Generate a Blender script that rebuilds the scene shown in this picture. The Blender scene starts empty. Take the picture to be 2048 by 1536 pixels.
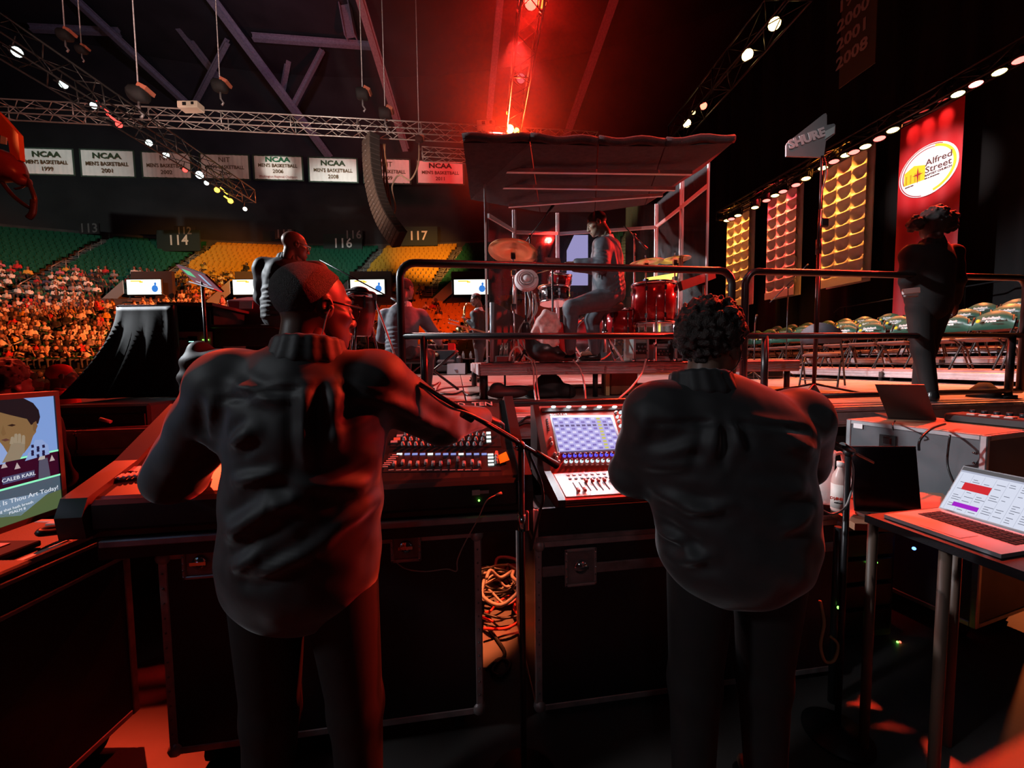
import bpy, bmesh, math, random
import numpy as np
from mathutils import Vector, Matrix, Euler

random.seed(7); rng = np.random.default_rng(7)
S = bpy.context.scene
C = S.collection
R = math.radians
# ------------------------------------------------------------------ camera
FPX, CX, CY = 770.0, 1024.0, 768.0
EYE = Vector((0, 0, 1.55)); YAW = R(8)
CAMM = (Matrix.Rotation(-YAW, 3, 'Z') @ Matrix.Rotation(R(90 - 3.3), 3, 'X') @ Matrix.Rotation(R(-0.6), 3, 'Z'))
cd = bpy.data.cameras.new('camera'); cam = bpy.data.objects.new('camera', cd); C.objects.link(cam)
cam.matrix_world = Matrix.Translation(EYE) @ CAMM.to_4x4()
cd.sensor_width = 36; cd.lens = FPX / 2048 * 36; cd.clip_start = .02; cd.clip_end = 400
S.camera = cam
HEAD = Vector((math.sin(YAW), math.cos(YAW), 0)); SIDE = Vector((math.cos(YAW), -math.sin(YAW), 0))
def ray(px, py): return CAMM @ Vector(((px - CX) / FPX, -(py - CY) / FPX, -1))
def PD(px, py, d): r = ray(px, py); return EYE + r * (d / r.dot(HEAD))      # at distance d along the heading
def PX(px, py, x): r = ray(px, py); return EYE + r * (x / r.x)
def PY(px, py, y): r = ray(px, py); return EYE + r * (y / r.y)
def PZ(px, py, z): r = ray(px, py); return EYE + r * ((z - EYE.z) / r.z)
# ------------------------------------------------------------------ world, exposure, large lights
w = bpy.data.worlds.new('hall_dark'); S.world = w; w.use_nodes = True
w.node_tree.nodes['Background'].inputs[0].default_value = (.25, .12, .13, 1)
w.node_tree.nodes['Background'].inputs[1].default_value = .012
S.view_settings.view_transform = 'Standard'; S.view_settings.look = 'None'
S.view_settings.exposure = 0; S.view_settings.gamma = 1; S.view_settings.use_curve_mapping = False
try:
    S.cycles.max_bounces = 5; S.cycles.transparent_max_bounces = 24; S.cycles.diffuse_bounces = 2
    S.cycles.glossy_bounces = 2; S.cycles.transmission_bounces = 4; S.cycles.volume_bounces = 0
    S.cycles.sample_clamp_indirect = 3; S.cycles.caustics_reflective = False; S.cycles.caustics_refractive = False
    S.cycles.use_denoising = True
except Exception: pass
def spot(name, loc, to, col, power, size=60, blend=.5, r=.15):
    l = bpy.data.lights.new(name, 'SPOT'); l.color = col; l.energy = power; l.spot_size = R(size); l.spot_blend = blend
    l.shadow_soft_size = r; o = bpy.data.objects.new(name, l); C.objects.link(o); o.location = loc
    o.rotation_euler = (Vector(to) - Vector(loc)).to_track_quat('-Z', 'Y').to_euler(); return o
RED, ORANGE, AMBER, WHITE, COOL = (1, .03, .015), (1, .13, .03), (1, .42, .08), (1, .93, .88), (.75, .9, 1)
HOT = (1, .055, .02)
spot('red_key', (8.2, 5.6, 9.4), (-0.42, 1.6, 1.3), HOT, 4600, 11.5, .35)
spot('red_key', (8.4, 5.0, 9.4), (2.45, 1.95, 1.0), HOT, 10000, 11, .35)
spot('red_key', (8.2, 6.2, 9.4), (1.0, 3.3, 1.6), HOT, 9000, 26, .6)                 # desks, rails, shoulders, laptops
spot('orange_right', (8.4, 8.5, 9.4), (5.4, 4.2, 1.2), (1, .17, .02), 5600, 30, .6)    # stage floor at right
spot('red_wall', (10.2, 5.2, 6.0), (1.7, 4.2, 2.4), (1, .02, .015), 9500, 34, .5, .1)   # drummer's back, booth frames
spot('red_roof', (1.0, 1.5, 9.0), (1.6, 3.6, 3.4), (1, .03, .02), 1500, 40, .7)
spot('red_centre', (1.6, 9.8, 9.4), (1.0, 7.0, 1.2), (1, .05, .04), 2600, 60, .7)
spot('pink_stage', (-6, 14, 9.5), (1.0, 8.0, 1.3), (1, .62, .6), 9000, 44, .6)       # saxophonist, stage floor
spot('white_left', (-12.5, 10.5, 11.5), (7.4, 5.6, 1.5), (.86, .93, 1), 24000, 24, .6)    # riser fronts
spot('white_booth', (-11.5, 6.5, 6.6), (0.6, 4.0, 2.2), (.9, .95, 1), 8500, 24, .6)   # drummer's left side, musicians
spot('cool_left', (-5.2, -0.4, 4.3), (-0.3, 1.15, 1.25), (.86, .93, 1), 250, 40, .8, .35)   # sheen on the operators' backs
spot('cool_back', (-1.2, -4.2, 3.6), (0.75, 1.1, 1.05), (.86, .93, 1), 34, 22, .9, .4)
spot('mast_fill', (-3, -2, 5), (3.1, 3.6, 3.6), (.9, .96, 1), 420, 12, .5, .1)  # added spot with no fixture of its own, brightens the antenna
spot('strap_fill', (-1, 2, 8.5), PD(20, 310, 7.5), (1, .12, .03), 900, 20, .6, .1)  # unseen lamp added to warm the dark rigging bundle
spot('crowd_red', (1, 21, 11), PD(90, 700, 26), (1, .17, .035), 72000, 56, .8, .3)
spot('crowd_red', (-4, 21, 11), PD(560, 640, 30), (1, .15, .03), 30000, 40, .8, .3)
spot('crowd_amber', (-4, 21, 11), PD(470, 545, 42), (1, .40, .06), 34000, 26, .9, .3)
spot('crowd_red', (1, 12.5, 8.6), PD(850, 655, 28), (1, .085, .02), 9500, 34, .8, .3)
spot('crowd_amber', (0, 21, 11), PD(860, 525, 44), (1, .40, .08), 30000, 24, .9, .3)
spot('seat_red', (8, 20, 11), PD(575, 520, 44), (1, .06, .03), 20000, 14, .9, .3)
spot('seat_white', (-24, 14, 17), PD(200, 520, 42), (.85, 1, .92), 7500, 56, .9, .3)
spot('seat_white', (-6, 20, 17), PD(690, 530, 46), (.85, 1, .92), 8000, 30, .9, .3)
spot('seat_olive', (6, 20, 12), PD(1340, 520, 42), (1, .85, .35), 9000, 34, .9, .3)
spot('banner_wash', (-16, 20, 12), PD(250, 330, 31), (1, .52, .44), 620, 56, .9, .3)
spot('banner_wash', (-5, 21, 12), PD(770, 340, 32), (1, .58, .5), 1300, 46, .9, .3)
spot('banner_hot', (-14, 22, 13), PD(556, 338, 31.9), (.95, 1, .9), 5000, 12, .7, .2)
spot('truss_wash', (-5, 5, 4), PD(560, 240, 16.5), (1, .72, .6), 8000, 56, .9, .3)
spot('truss_wash', (-12, 5, 5), PD(180, 220, 15.5), (1, .5, .42), 3000, 60, .9, .3)
spot('roof_wash', (-12, 27, 22), PD(420, 40, 44), (.62, .54, .85), 3000, 100, 1, .4)
spot('roof_red', (2, 18, 12), PD(980, 90, 42), (1, .03, .03), 16000, 90, 1, .4)
spot('hang_fill', (-9, 6, 5), PD(757, 380, 16.6), (1, .66, .5), 3200, 16, .6, .2)  # added warm fill, no fixture there, lifts the speaker hang
spot('front_pink', (3.2, -10, 12), (1.9, 4.1, 1.9), (1, .55, .53), 1900, 17, .5, .2)
spot('red_case', (-7, 8.5, 9), (-1.7, .95, .95), (1, .06, .02), 9000, 13, .4, .1)
spot('floor_orange', (.35, 3.3, 9), (-.02, 2.25, 0), (1, .2, .06), 14000, 5, .4, .05)
spot('chair_fill', (-3, 10, 9.5), PD(893, 742, 12.4), (.95, .95, 1), 1300, 26, .7, .2)  # extra fill put in so the far armchair shows
# ------------------------------------------------------------------ materials
MATS = {}
def mat(name, col, rough=.6, metal=0, emit=None, es=0, noise=0, scale=6, bump=0, bscale=60, alpha=1, trans=0, spec=.5, sheen=0, bd=.01):
    if name in MATS: return MATS[name]
    m = bpy.data.materials.new(name); m.use_nodes = True; nt = m.node_tree; b = nt.nodes['Principled BSDF']
    b.inputs['Base Color'].default_value = (*col, 1); b.inputs['Roughness'].default_value = rough
    b.inputs['Metallic'].default_value = metal; b.inputs['Alpha'].default_value = alpha
    b.inputs['Transmission Weight'].default_value = trans; b.inputs['Specular IOR Level'].default_value = spec
    if sheen: b.inputs['Sheen Weight'].default_value = sheen; b.inputs['Sheen Roughness'].default_value = .4
    if emit: b.inputs['Emission Color'].default_value = (*emit, 1); b.inputs['Emission Strength'].default_value = es
    if noise or bump:
        tc = nt.nodes.new('ShaderNodeTexCoord')
    if noise:
        n = nt.nodes.new('ShaderNodeTexNoise'); n.inputs['Scale'].default_value = scale; n.inputs['Detail'].default_value = 5
        nt.links.new(tc.outputs['Object'], n.inputs['Vector'])
        mr = nt.nodes.new('ShaderNodeMapRange'); mr.inputs[1].default_value = .3; mr.inputs[2].default_value = .7
        mr.inputs[3].default_value = 1 - noise; mr.inputs[4].default_value = 1 + noise
        nt.links.new(n.outputs['Fac'], mr.inputs[0])
        mx = nt.nodes.new('ShaderNodeVectorMath'); mx.operation = 'SCALE'; mx.inputs[0].default_value = col
        nt.links.new(mr.outputs[0], mx.inputs['Scale']); nt.links.new(mx.outputs[0], b.inputs['Base Color'])
    if bump:
        n2 = nt.nodes.new('ShaderNodeTexNoise'); n2.inputs['Scale'].default_value = bscale; n2.inputs['Detail'].default_value = 3 if bscale > 15 else 1.2
        nt.links.new(tc.outputs['Object'], n2.inputs['Vector'])
        bp = nt.nodes.new('ShaderNodeBump'); bp.inputs['Strength'].default_value = bump; bp.inputs['Distance'].default_value = bd
        nt.links.new(n2.outputs['Fac'], bp.inputs['Height']); nt.links.new(bp.outputs[0], b.inputs['Normal'])
    MATS[name] = m; return m
def glow(name, col, s): return mat(name, (0, 0, 0), .5, emit=col, es=s, spec=.05)
black = mat('black_plastic', (.012, .012, .013), .45, noise=.15)
blackm = mat('black_matte', (.008, .008, .009), .8, noise=.2)
steel = mat('black_pipe', (.02, .02, .022), .32, .3, noise=.2, scale=12)
alu = mat('aluminium', (.55, .55, .57), .35, .85, noise=.15, scale=14)
alud = mat('dull_aluminium', (.42, .4, .42), .5, .5, noise=.25, scale=10)
chrome = mat('chrome', (.75, .75, .78), .15, 1)
white = mat('white_plastic', (.75, .75, .76), .4)
greyp = mat('grey_plastic', (.12, .12, .13), .5)
lam = mat('black_laminate', (.014, .013, .016), .42, noise=.25, scale=5, bump=.08, bscale=180)
cable = mat('black_rubber_cable', (.015, .015, .016), .4)
cableg = mat('grey_rubber_cable', (.3, .27, .26), .45)
acryl = mat('clear_acrylic', (.35, .36, .37), .04, alpha=.06, spec=.5)
# ------------------------------------------------------------------ objects
MW = {}
_O = 'first second third fourth fifth sixth seventh eighth ninth tenth eleventh twelfth thirteenth fourteenth fifteenth sixteenth seventeenth eighteenth nineteenth'.split()
_T = [('twent', 20), ('thirt', 30), ('fort', 40), ('fift', 50), ('sixt', 60), ('sevent', 70), ('eight', 80), ('ninet', 90)]
def ordw(n):
    if n < 20: return _O[n - 1]
    t = _T[n // 10 - 2][0]; return t + 'ieth' if n % 10 == 0 else t + 'y-' + _O[n % 10 - 1]
def tag(o, label=None, cat=None, group=None, kind=None):
    if label: o['label'] = label
    if cat: o['category'] = cat
    if group: o['group'] = group
    if kind: o['kind'] = kind
    return o
def root(name, label, cat, loc=(0, 0, 0), rz=0, group=None, rot=None):
    o = bpy.data.objects.new(name, None); C.objects.link(o); o.location = loc; o.empty_display_size = .1
    e = rot if rot else Euler((0, 0, rz)); o.rotation_euler = e
    MW[o] = Matrix.LocRotScale(Vector(loc), e, None)
    return tag(o, label, cat, group)
def clone(o, loc=None, rz=None, label=None, parent=None, rot=None):
    c = o.copy(); C.objects.link(c)
    if parent: c.parent = parent
    if loc is not None: c.location = loc
    if rz is not None: c.rotation_euler = (0, 0, rz)
    if rot is not None: c.rotation_euler = rot
    if label: c['label'] = label
    for ch in list(o.children): clone(ch, parent=c)
    return c
def mesh_obj(name, me, m, parent=None):
    ms = m if isinstance(m, (list, tuple)) else [m]
    for x in ms: me.materials.append(x)
    o = bpy.data.objects.new(name, me); C.objects.link(o)
    if parent: o.parent = parent
    return o
def frame_of(p0, p1):
    z = (p1 - p0).normalized(); q = z.to_track_quat('Z', 'Y'); return q.to_matrix()
class B:
    def __init__(s): s.v = []; s.f = []; s.mi = []; s.m = 0; s.sm = []
    def add(s, vs, fs, smooth=False):
        n = len(s.v); s.v += [tuple(v) for v in vs]
        for f in fs: s.f.append([i + n for i in f]); s.mi.append(s.m); s.sm.append(smooth)
        return s
    def mat(s, i): s.m = i; return s
    def box(s, c, size, rot=None, bev=0):
        c = Vector(c); h = [x / 2 for x in size]
        if bev <= 0:
            vs = [Vector((a * h[0], b * h[1], d * h[2])) for a in (-1, 1) for b in (-1, 1) for d in (-1, 1)]
            fs = [(0, 1, 3, 2), (4, 6, 7, 5), (0, 4, 5, 1), (2, 3, 7, 6), (0, 2, 6, 4), (1, 5, 7, 3)]
        else:
            b_ = min(bev, min(h) * .98); vs = []; fs = []
            idx = {}
            for sx in (-1, 1):
                for sy in (-1, 1):
                    for sz in (-1, 1):
                        for ax in range(3):
                            p = [sx * (h[0] - b_), sy * (h[1] - b_), sz * (h[2] - b_)]
                            p[ax] = (sx, sy, sz)[ax] * h[ax]
                            idx[(sx, sy, sz, ax)] = len(vs); vs.append(Vector(p))
            def q(l): fs.append(l)
            for ax in range(3):
                o1, o2 = [a for a in range(3) if a != ax]
                for sg in (-1, 1):
                    l = []
                    for a, b2 in ((-1, -1), (1, -1), (1, 1), (-1, 1)):
                        k = [0, 0, 0]; k[ax] = sg; k[o1] = a; k[o2] = b2; l.append(idx[(*k, ax)])
                    if (sg > 0) == (ax == 1): l.reverse()
                    q(l)
                for a in (-1, 1):
                    for b2 in (-1, 1):
                        def g(t, axx):
                            k = [0, 0, 0]; k[ax] = t; k[o1] = a; k[o2] = b2; return idx[(*k, axx)]
                        l = [g(-1, o1), g(1, o1), g(1, o2), g(-1, o2)]
                        if (a * b2 > 0) == (ax == 1): l.reverse()
                        q(l)
            for sx in (-1, 1):
                for sy in (-1, 1):
                    for sz in (-1, 1):
                        l = [idx[(sx, sy, sz, a)] for a in range(3)]
                        if sx * sy * sz < 0: l.reverse()
                        q(l)
        if rot is not None:
            rm = rot if isinstance(rot, Matrix) else Euler(rot).to_matrix(); vs = [rm @ v for v in vs]
        return s.add([v + c for v in vs], fs)
    def cyl(s, p0, p1, r0, r1=None, n=10, smooth=True):
        p0, p1 = Vector(p0), Vector(p1); r1 = r0 if r1 is None else r1; fm = frame_of(p0, p1)
        vs = []
        for p, r in ((p0, r0), (p1, r1)):
            for i in range(n):
                a = 2 * math.pi * i / n; vs.append(p + fm @ Vector((math.cos(a) * r, math.sin(a) * r, 0)))
        s.add(vs, [(i, (i + 1) % n, n + (i + 1) % n, n + i) for i in range(n)], smooth)
        k = len(s.v) - 2 * n
        for f in (list(range(n))[::-1], list(range(n, 2 * n))):
            s.f.append([k + i for i in f]); s.mi.append(s.m); s.sm.append(False)
        return s
    def tube(s, pts, r, n=7, res=0):
        pts = [Vector(p) for p in pts]
        if res: pts = spline(pts, res)
        rs = r if isinstance(r, (list, tuple)) else [r] * len(pts)
        vs = []; a = None
        for i, p in enumerate(pts):
            t = (pts[min(i + 1, len(pts) - 1)] - pts[max(i - 1, 0)])
            t = t.normalized() if t.length > 1e-9 else Vector((0, 0, 1))
            if a is None: a = t.cross(Vector((.13, .21, .97)) if abs(t.z) < .9 else Vector((1, .1, 0)))
            a = a - t * a.dot(t)
            if a.length < 1e-6: a = t.cross(Vector((.3, 1, .2)))
            a.normalize(); b = t.cross(a)
            for k in range(n):
                an = 2 * math.pi * k / n; vs.append(p + (a * math.cos(an) + b * math.sin(an)) * rs[i])
        fs = []
        for i in range(len(pts) - 1):
            for k in range(n): fs.append((i * n + k, i * n + (k + 1) % n, (i + 1) * n + (k + 1) % n, (i + 1) * n + k))
        fs.append(tuple(range(n))[::-1]); fs.append(tuple(range((len(pts) - 1) * n, len(pts) * n)))
        return s.add(vs, fs, True)
    def lathe(s, prof, n=20, M=None, smooth=True):
        vs = []; M = M or Matrix.Identity(4)
        for r, z in prof:
            for i in range(n):
                a = 2 * math.pi * i / n; vs.append(M @ Vector((r * math.cos(a), r * math.sin(a), z)))
        fs = []
        for j in range(len(prof) - 1):
            for i in range(n): fs.append((j * n + i, j * n + (i + 1) % n, (j + 1) * n + (i + 1) % n, (j + 1) * n + i))
        fs.append(tuple(range(n))[::-1]); fs.append(tuple(range((len(prof) - 1) * n, len(prof) * n)))
        return s.add(vs, fs, smooth)
    def prism(s, poly, off, ):
        """poly: list of 3D points (planar); off: extrude vector"""
        poly = [Vector(p) for p in poly]; off = Vector(off); n = len(poly)
        return s.add(poly + [p + off for p in poly], [tuple(range(n))[::-1], tuple(range(n, 2 * n))] +
                     [(i, (i + 1) % n, n + (i + 1) % n, n + i) for i in range(n)])
    def ball(s, c, r, n=10, m=6):
        c = Vector(c); r = (r, r, r) if not isinstance(r, (tuple, list)) else r
        pr = [(math.sin(math.pi * j / m), -math.cos(math.pi * j / m)) for j in range(m + 1)]
        pr[0] = (.02, -1); pr[-1] = (.02, 1)
        return s.lathe(pr, n, Matrix.Translation(c) @ Matrix.Diagonal((*r, 1)))
    def mesh(s, name):
        me = bpy.data.meshes.new(name); me.from_pydata(s.v, [], s.f)
        me.polygons.foreach_set('material_index', s.mi); me.polygons.foreach_set('use_smooth', s.sm)
        return me
    def build(s, name, m, parent=None, world=False, fix=True):
        me = s.mesh(name)
        if world and parent in MW: me.transform(MW[parent].inverted())
        if fix:
            bm = bmesh.new(); bm.from_mesh(me); bmesh.ops.recalc_face_normals(bm, faces=bm.faces); bm.to_mesh(me); bm.free()
        return mesh_obj(name, me, m, parent)
def spline(pts, res):
    out = []; n = len(pts)
    for i in range(n - 1):
        p0, p1, p2, p3 = pts[max(i - 1, 0)], pts[i], pts[i + 1], pts[min(i + 2, n - 1)]
        for k in range(res):
            t = k / res
            out.append(.5 * ((2 * p1) + (p2 - p0) * t + (2 * p0 - 5 * p1 + 4 * p2 - p3) * t * t + (3 * p1 - p0 - 3 * p2 + p3) * t ** 3))
    return out + [pts[-1]]
def thing(name, label, cat, b, m, group=None, base=None):
    """a thing that is one mesh, built in world coordinates with its origin at its base"""
    vs = np.array(b.v); lo, hi = vs.min(0), vs.max(0)
    o0 = Vector(base) if base is not None else Vector(((lo[0] + hi[0]) / 2, (lo[1] + hi[1]) / 2, lo[2]))
    o = b.build(name, m); o.data.transform(Matrix.Translation(-o0)); o.location = o0
    return tag(o, label, cat, group)
def nest(parent_part, *parts):
    for p in parts: p.parent = parent_part
def struct(name, b, m, parent=None):
    o = b.build(name, m, parent)
    if not parent: o['kind'] = 'structure'
    return o
_tx = {}
def text(body, size, M, m, name='lettering', parent=None, align='CENTER', depth=.002, sx=1, bold=0, world=True):
    cu = bpy.data.curves.new('t', 'FONT'); cu.body = body; cu.size = size; cu.align_x = align; cu.align_y = 'CENTER'
    cu.extrude = depth; cu.offset = bold; cu.resolution_u = 2; cu.space_line = .9
    to = bpy.data.objects.new('t', cu); C.objects.link(to)
    dg = bpy.context.evaluated_depsgraph_get(); me = bpy.data.meshes.new_from_object(to.evaluated_get(dg))
    bpy.data.objects.remove(to); bpy.data.curves.remove(cu)
    me.materials.clear()
    me.transform(M @ Matrix.Diagonal((sx, 1, 1, 1)))
    if world and parent in MW: me.transform(MW[parent].inverted())
    return mesh_obj(name, me, m, parent)
def basis(o, x, y):
    x = Vector(x).normalized(); z = x.cross(Vector(y)).normalized(); y = z.cross(x)
    M = Matrix((x, y, z)).transposed().to_4x4(); M.translation = Vector(o); return M
# ------------------------------------------------------------------ smooth bodies: signed distance field -> surface nets
def cone(p0, r0, p1, r1, mi=0, k=.03, fl=None): return ('c', np.array(p0, float), r0, np.array(p1, float), r1, mi, k, fl)
def ell(c, r, rot=None, mi=0, k=.03, sub=False):
    rm = np.array(rot.to_3x3() if isinstance(rot, Matrix) else (Euler(rot).to_matrix() if rot is not None else Matrix.Identity(3)))
    return ('e', np.array(c, float), np.array(r, float), rm, mi, k, sub)
def nets(prims, vox, cut=None, disp=None):
    lo = np.full(3, 1e9); hi = -lo
    bb = []
    for p in prims:
        if p[0] == 'c':
            r = max(p[2], p[4]); a = np.minimum(p[1], p[3]) - r; b = np.maximum(p[1], p[3]) + r; k = p[6]
        else:
            r = max(p[2]); a = p[1] - r; b = p[1] + r; k = p[5]
        bb.append((a - k - vox, b + k + vox))
        if not (p[0] == 'e' and p[6]): lo = np.minimum(lo, a); hi = np.maximum(hi, b)
    lo -= 2 * vox; n = np.ceil((hi - lo) / vox).astype(int) + 3
    F = np.full(n, .5); ID = np.zeros(n, np.int16)
    ax = [lo[i] + np.arange(n[i]) * vox for i in range(3)]
    for p, (a, b) in zip(prims, bb):
        i0 = np.maximum(((a - lo) / vox).astype(int), 0); i1 = np.minimum(((b - lo) / vox).astype(int) + 2, n)
        if (i1 <= i0).any(): continue
        sl = tuple(slice(x, y) for x, y in zip(i0, i1))
        X = np.stack(np.meshgrid(*[ax[i][sl[i]] for i in range(3)], indexing='ij'), -1)
        if p[0] == 'c':
            _, p0, r0, p1, r1, mi, k, fl = p
            if fl is not None:               # flattened along a direction
                dr, sc = np.array(fl[0], float), fl[1]; dr = dr / np.linalg.norm(dr)
                X = X + ((X - p0) @ dr)[..., None] * dr * (1 / sc - 1); q1 = p1 + ((p1 - p0) @ dr) * dr * (1 / sc - 1)
            else: q1 = p1
            d = q1 - p0; L2 = max(d @ d, 1e-9); t = np.clip(((X - p0) @ d) / L2, 0, 1)
            D = np.linalg.norm(X - p0 - t[..., None] * d, axis=-1) - (r0 + (r1 - r0) * t); sub = False
            if fl is not None: D = D * (.5 + .5 * fl[1])
        else:
            _, c, r, rm, mi, k, sub = p
            Y = (X - c) @ rm; l = np.linalg.norm(Y / r, axis=-1)
            D = (l - 1) * l / np.maximum(np.linalg.norm(Y / r ** 2, axis=-1), 1e-6)
        f = F[sl]
        if sub:
            h = np.maximum(k - np.abs(-D - f), 0) / k; F[sl] = np.maximum(f, -D) + h * h * k / 4
        else:
            ID[sl] = np.where(D < f, mi, ID[sl])
            h = np.maximum(k - np.abs(D - f), 0) / k; F[sl] = np.minimum(f, D) - h * h * k / 4
    if cut is not None:
        X = np.stack(np.meshgrid(*ax, indexing='ij'), -1); F = np.maximum(F, cut(X))
    return snet(F, ID, lo, vox)
def snet(F, ID, lo, vox):
    s = F < 0; n = np.array(F.shape)
    c = [s[i:n[0] - 1 + i, j:n[1] - 1 + j, k:n[2] - 1 + k] for i in (0, 1) for j in (0, 1) for k in (0, 1)]
    cnt = sum(x.astype(np.int8) for x in c); act = (cnt > 0) & (cnt < 8)
    ii = np.argwhere(act); idx = np.full(act.shape, -1, np.int64); idx[act] = np.arange(len(ii))
    acc = np.zeros((len(ii), 3)); num = np.zeros(len(ii))
    offs = [np.array((i, j, k)) for i in (0, 1) for j in (0, 1) for k in (0, 1)]
    for a in range(8):
        for b in range(a + 1, 8):
            if np.abs(offs[a] - offs[b]).sum() != 1: continue
            fa = F[tuple((ii + offs[a]).T)]; fb = F[tuple((ii + offs[b]).T)]
            m = (fa < 0) != (fb < 0); t = np.where(m, fa / np.where(m, fa - fb, 1), 0)
            acc[m] += (offs[a] + t[:, None] * (offs[b] - offs[a]))[m]; num[m] += 1
    V = lo + (ii + acc / num[:, None]) * vox
    vid = ID[tuple((ii + 1 - (F[tuple((ii).T)] < 0)[:, None]).T)] if False else ID[tuple(ii.T)]
    Q = []; fid = []
    for a in range(3):
        b, d = (a + 1) % 3, (a + 2) % 3
        s0 = [slice(1, -1)] * 3; s1 = [slice(1, -1)] * 3
        s0[a] = slice(0, -1); s1[a] = slice(1, None)
        A = s[tuple(s0)]; Bq = s[tuple(s1)]
        e = np.argwhere(A != Bq); off = np.ones(3, int); off[a] = 0; e = e + off
        flip = s[tuple(e.T)]
        eb = np.zeros(3, int); eb[b] = 1; ed = np.zeros(3, int); ed[d] = 1
        q = np.stack([idx[tuple((e - eb - ed).T)], idx[tuple((e - ed).T)], idx[tuple(e.T)], idx[tuple((e - eb).T)]], 1)
        q[~flip] = q[~flip][:, ::-1]; Q.append(q)
    Q = np.concatenate(Q); Q = Q[(Q >= 0).all(1)]
    return V, Q, vid[Q[:, 0]]
def net_join(*parts):
    V = []; Q = []; I = []; n = 0
    for v, q, i in parts: V.append(v); Q.append(q + n); I.append(i); n += len(v)
    return np.concatenate(V), np.concatenate(Q), np.concatenate(I)
def vnorm(V, Q):
    fn = np.cross(V[Q[:, 2]] - V[Q[:, 0]], V[Q[:, 3]] - V[Q[:, 1]]); N = np.zeros_like(V)
    for k in range(4): np.add.at(N, Q[:, k], fn)
    return N / np.maximum(np.linalg.norm(N, axis=1), 1e-12)[:, None]
def relax(V, Q, it=2, lam=.5):
    for _ in range(it):
        A = np.zeros_like(V); n = np.zeros(len(V))
        for k in range(4):
            for j in (1, 3): np.add.at(A, Q[:, k], V[Q[:, (k + j) % 4]]); np.add.at(n, Q[:, k], 1)
        V = V + lam * (A / np.maximum(n, 1)[:, None] - V)
    return V
def folds(V, Q, fl):
    """cloth folds: list of (p0, p1, width, height) ridges pushed along the normals"""
    N = vnorm(V, Q); D = np.zeros(len(V)); h_ = np.array(HEAD); flat_ = lambda A: A - np.outer(A @ h_, h_) if A.ndim == 2 else A - (A @ h_) * h_
    W = flat_(V); mk = 1 / (1 + np.exp((N @ h_ - .05) * 9))          # the side turned to the viewer's end of the hall
    for p0, p1, wd, h in fl:
        q0 = np.array(p0, float); dep = q0 @ h_; q0 = flat_(q0); d = flat_(np.array(p1, float)) - q0; t = np.clip(((W - q0) @ d) / (d @ d), 0, 1)
        r = np.linalg.norm(W - q0 - t[:, None] * d, axis=1); near = np.exp(-((V @ h_ - dep) / .12) ** 2)
        D += h * mk * near * (np.exp(-(r / wd) ** 2) - .45 * np.exp(-((r - 1.9 * wd) / wd) ** 2)) * (1 - .7 * np.abs(2 * t - 1) ** 3)
    return V + N * D[:, None]
def net_obj(name, net, m, parent=None, smooth=True):
    V, Q, I = net; me = bpy.data.meshes.new(name); me.from_pydata(V.tolist(), [], Q.tolist())
    me.polygons.foreach_set('material_index', I.astype(np.int32)); me.polygons.foreach_set('use_smooth', np.full(len(Q), smooth))
    if parent in MW: me.transform(MW[parent].inverted())
    me.update(); return mesh_obj(name, me, m, parent)
# ------------------------------------------------------------------ setting
ZS = 1.16                                   # stage height
concrete = mat('dark_concrete', (.10, .085, .08), .5, noise=.35, scale=.9, bump=.15, bscale=14)
deckm = mat('stage_deck_board', (.30, .22, .20), .42, noise=.22, scale=3, bump=.08, bscale=90)
skirt = mat('black_skirt', (.01, .009, .01), .85)
b = B(); b.box((-5, 32, -.1), (170, 90, .2)); struct('floor', b, concrete)
b = B(); b.box((-5, 32, 37.2), (170, 110, .4)); struct('ceiling', b, mat('dark_roof', (.035, .03, .035), .9, noise=.3, scale=.3))
b = B(); b.box((36, 30, 18), (.5, 110, 38)); struct('wall_right', b, mat('dark_wall', (.02, .018, .018), .9))
# stage: carcass with single deck panels on it
b = B(); b.box((3.6, 8, (ZS - .06) / 2 - .01), (16.6, 10.3, ZS - .1)); stage = struct('stage_deck', b, skirt)
pb = B(); pb.box((0, 0, 0), (2.425, 1.205, .08), bev=.006); pme = pb.mesh('deck_panel'); pme.materials.append(deckm)
fb = B(); fb.box((0, 0, 0), (2.43, .05, .16)); fb.box((0, -.03, .055), (2.43, .012, .02)); fb.box((0, -.03, -.05), (2.43, .012, .02)); fme = fb.mesh('fascia_rail'); fme.materials.append(alud)
for i in range(7):
    for j in range(9):
        o = bpy.data.objects.new('deck_panel', pme); C.objects.link(o); o.parent = stage
        o.location = (-4.8 + 1.22 + i * 2.44, 2.78 + .61 + j * 1.22, ZS - .04 - .002 * ((i * 7 + j * 3) % 3))
    o = bpy.data.objects.new('fascia_rail', fme); C.objects.link(o); o.parent = stage; o.location = (-4.8 + 1.22 + i * 2.44, 2.755, ZS - .09)
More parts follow.
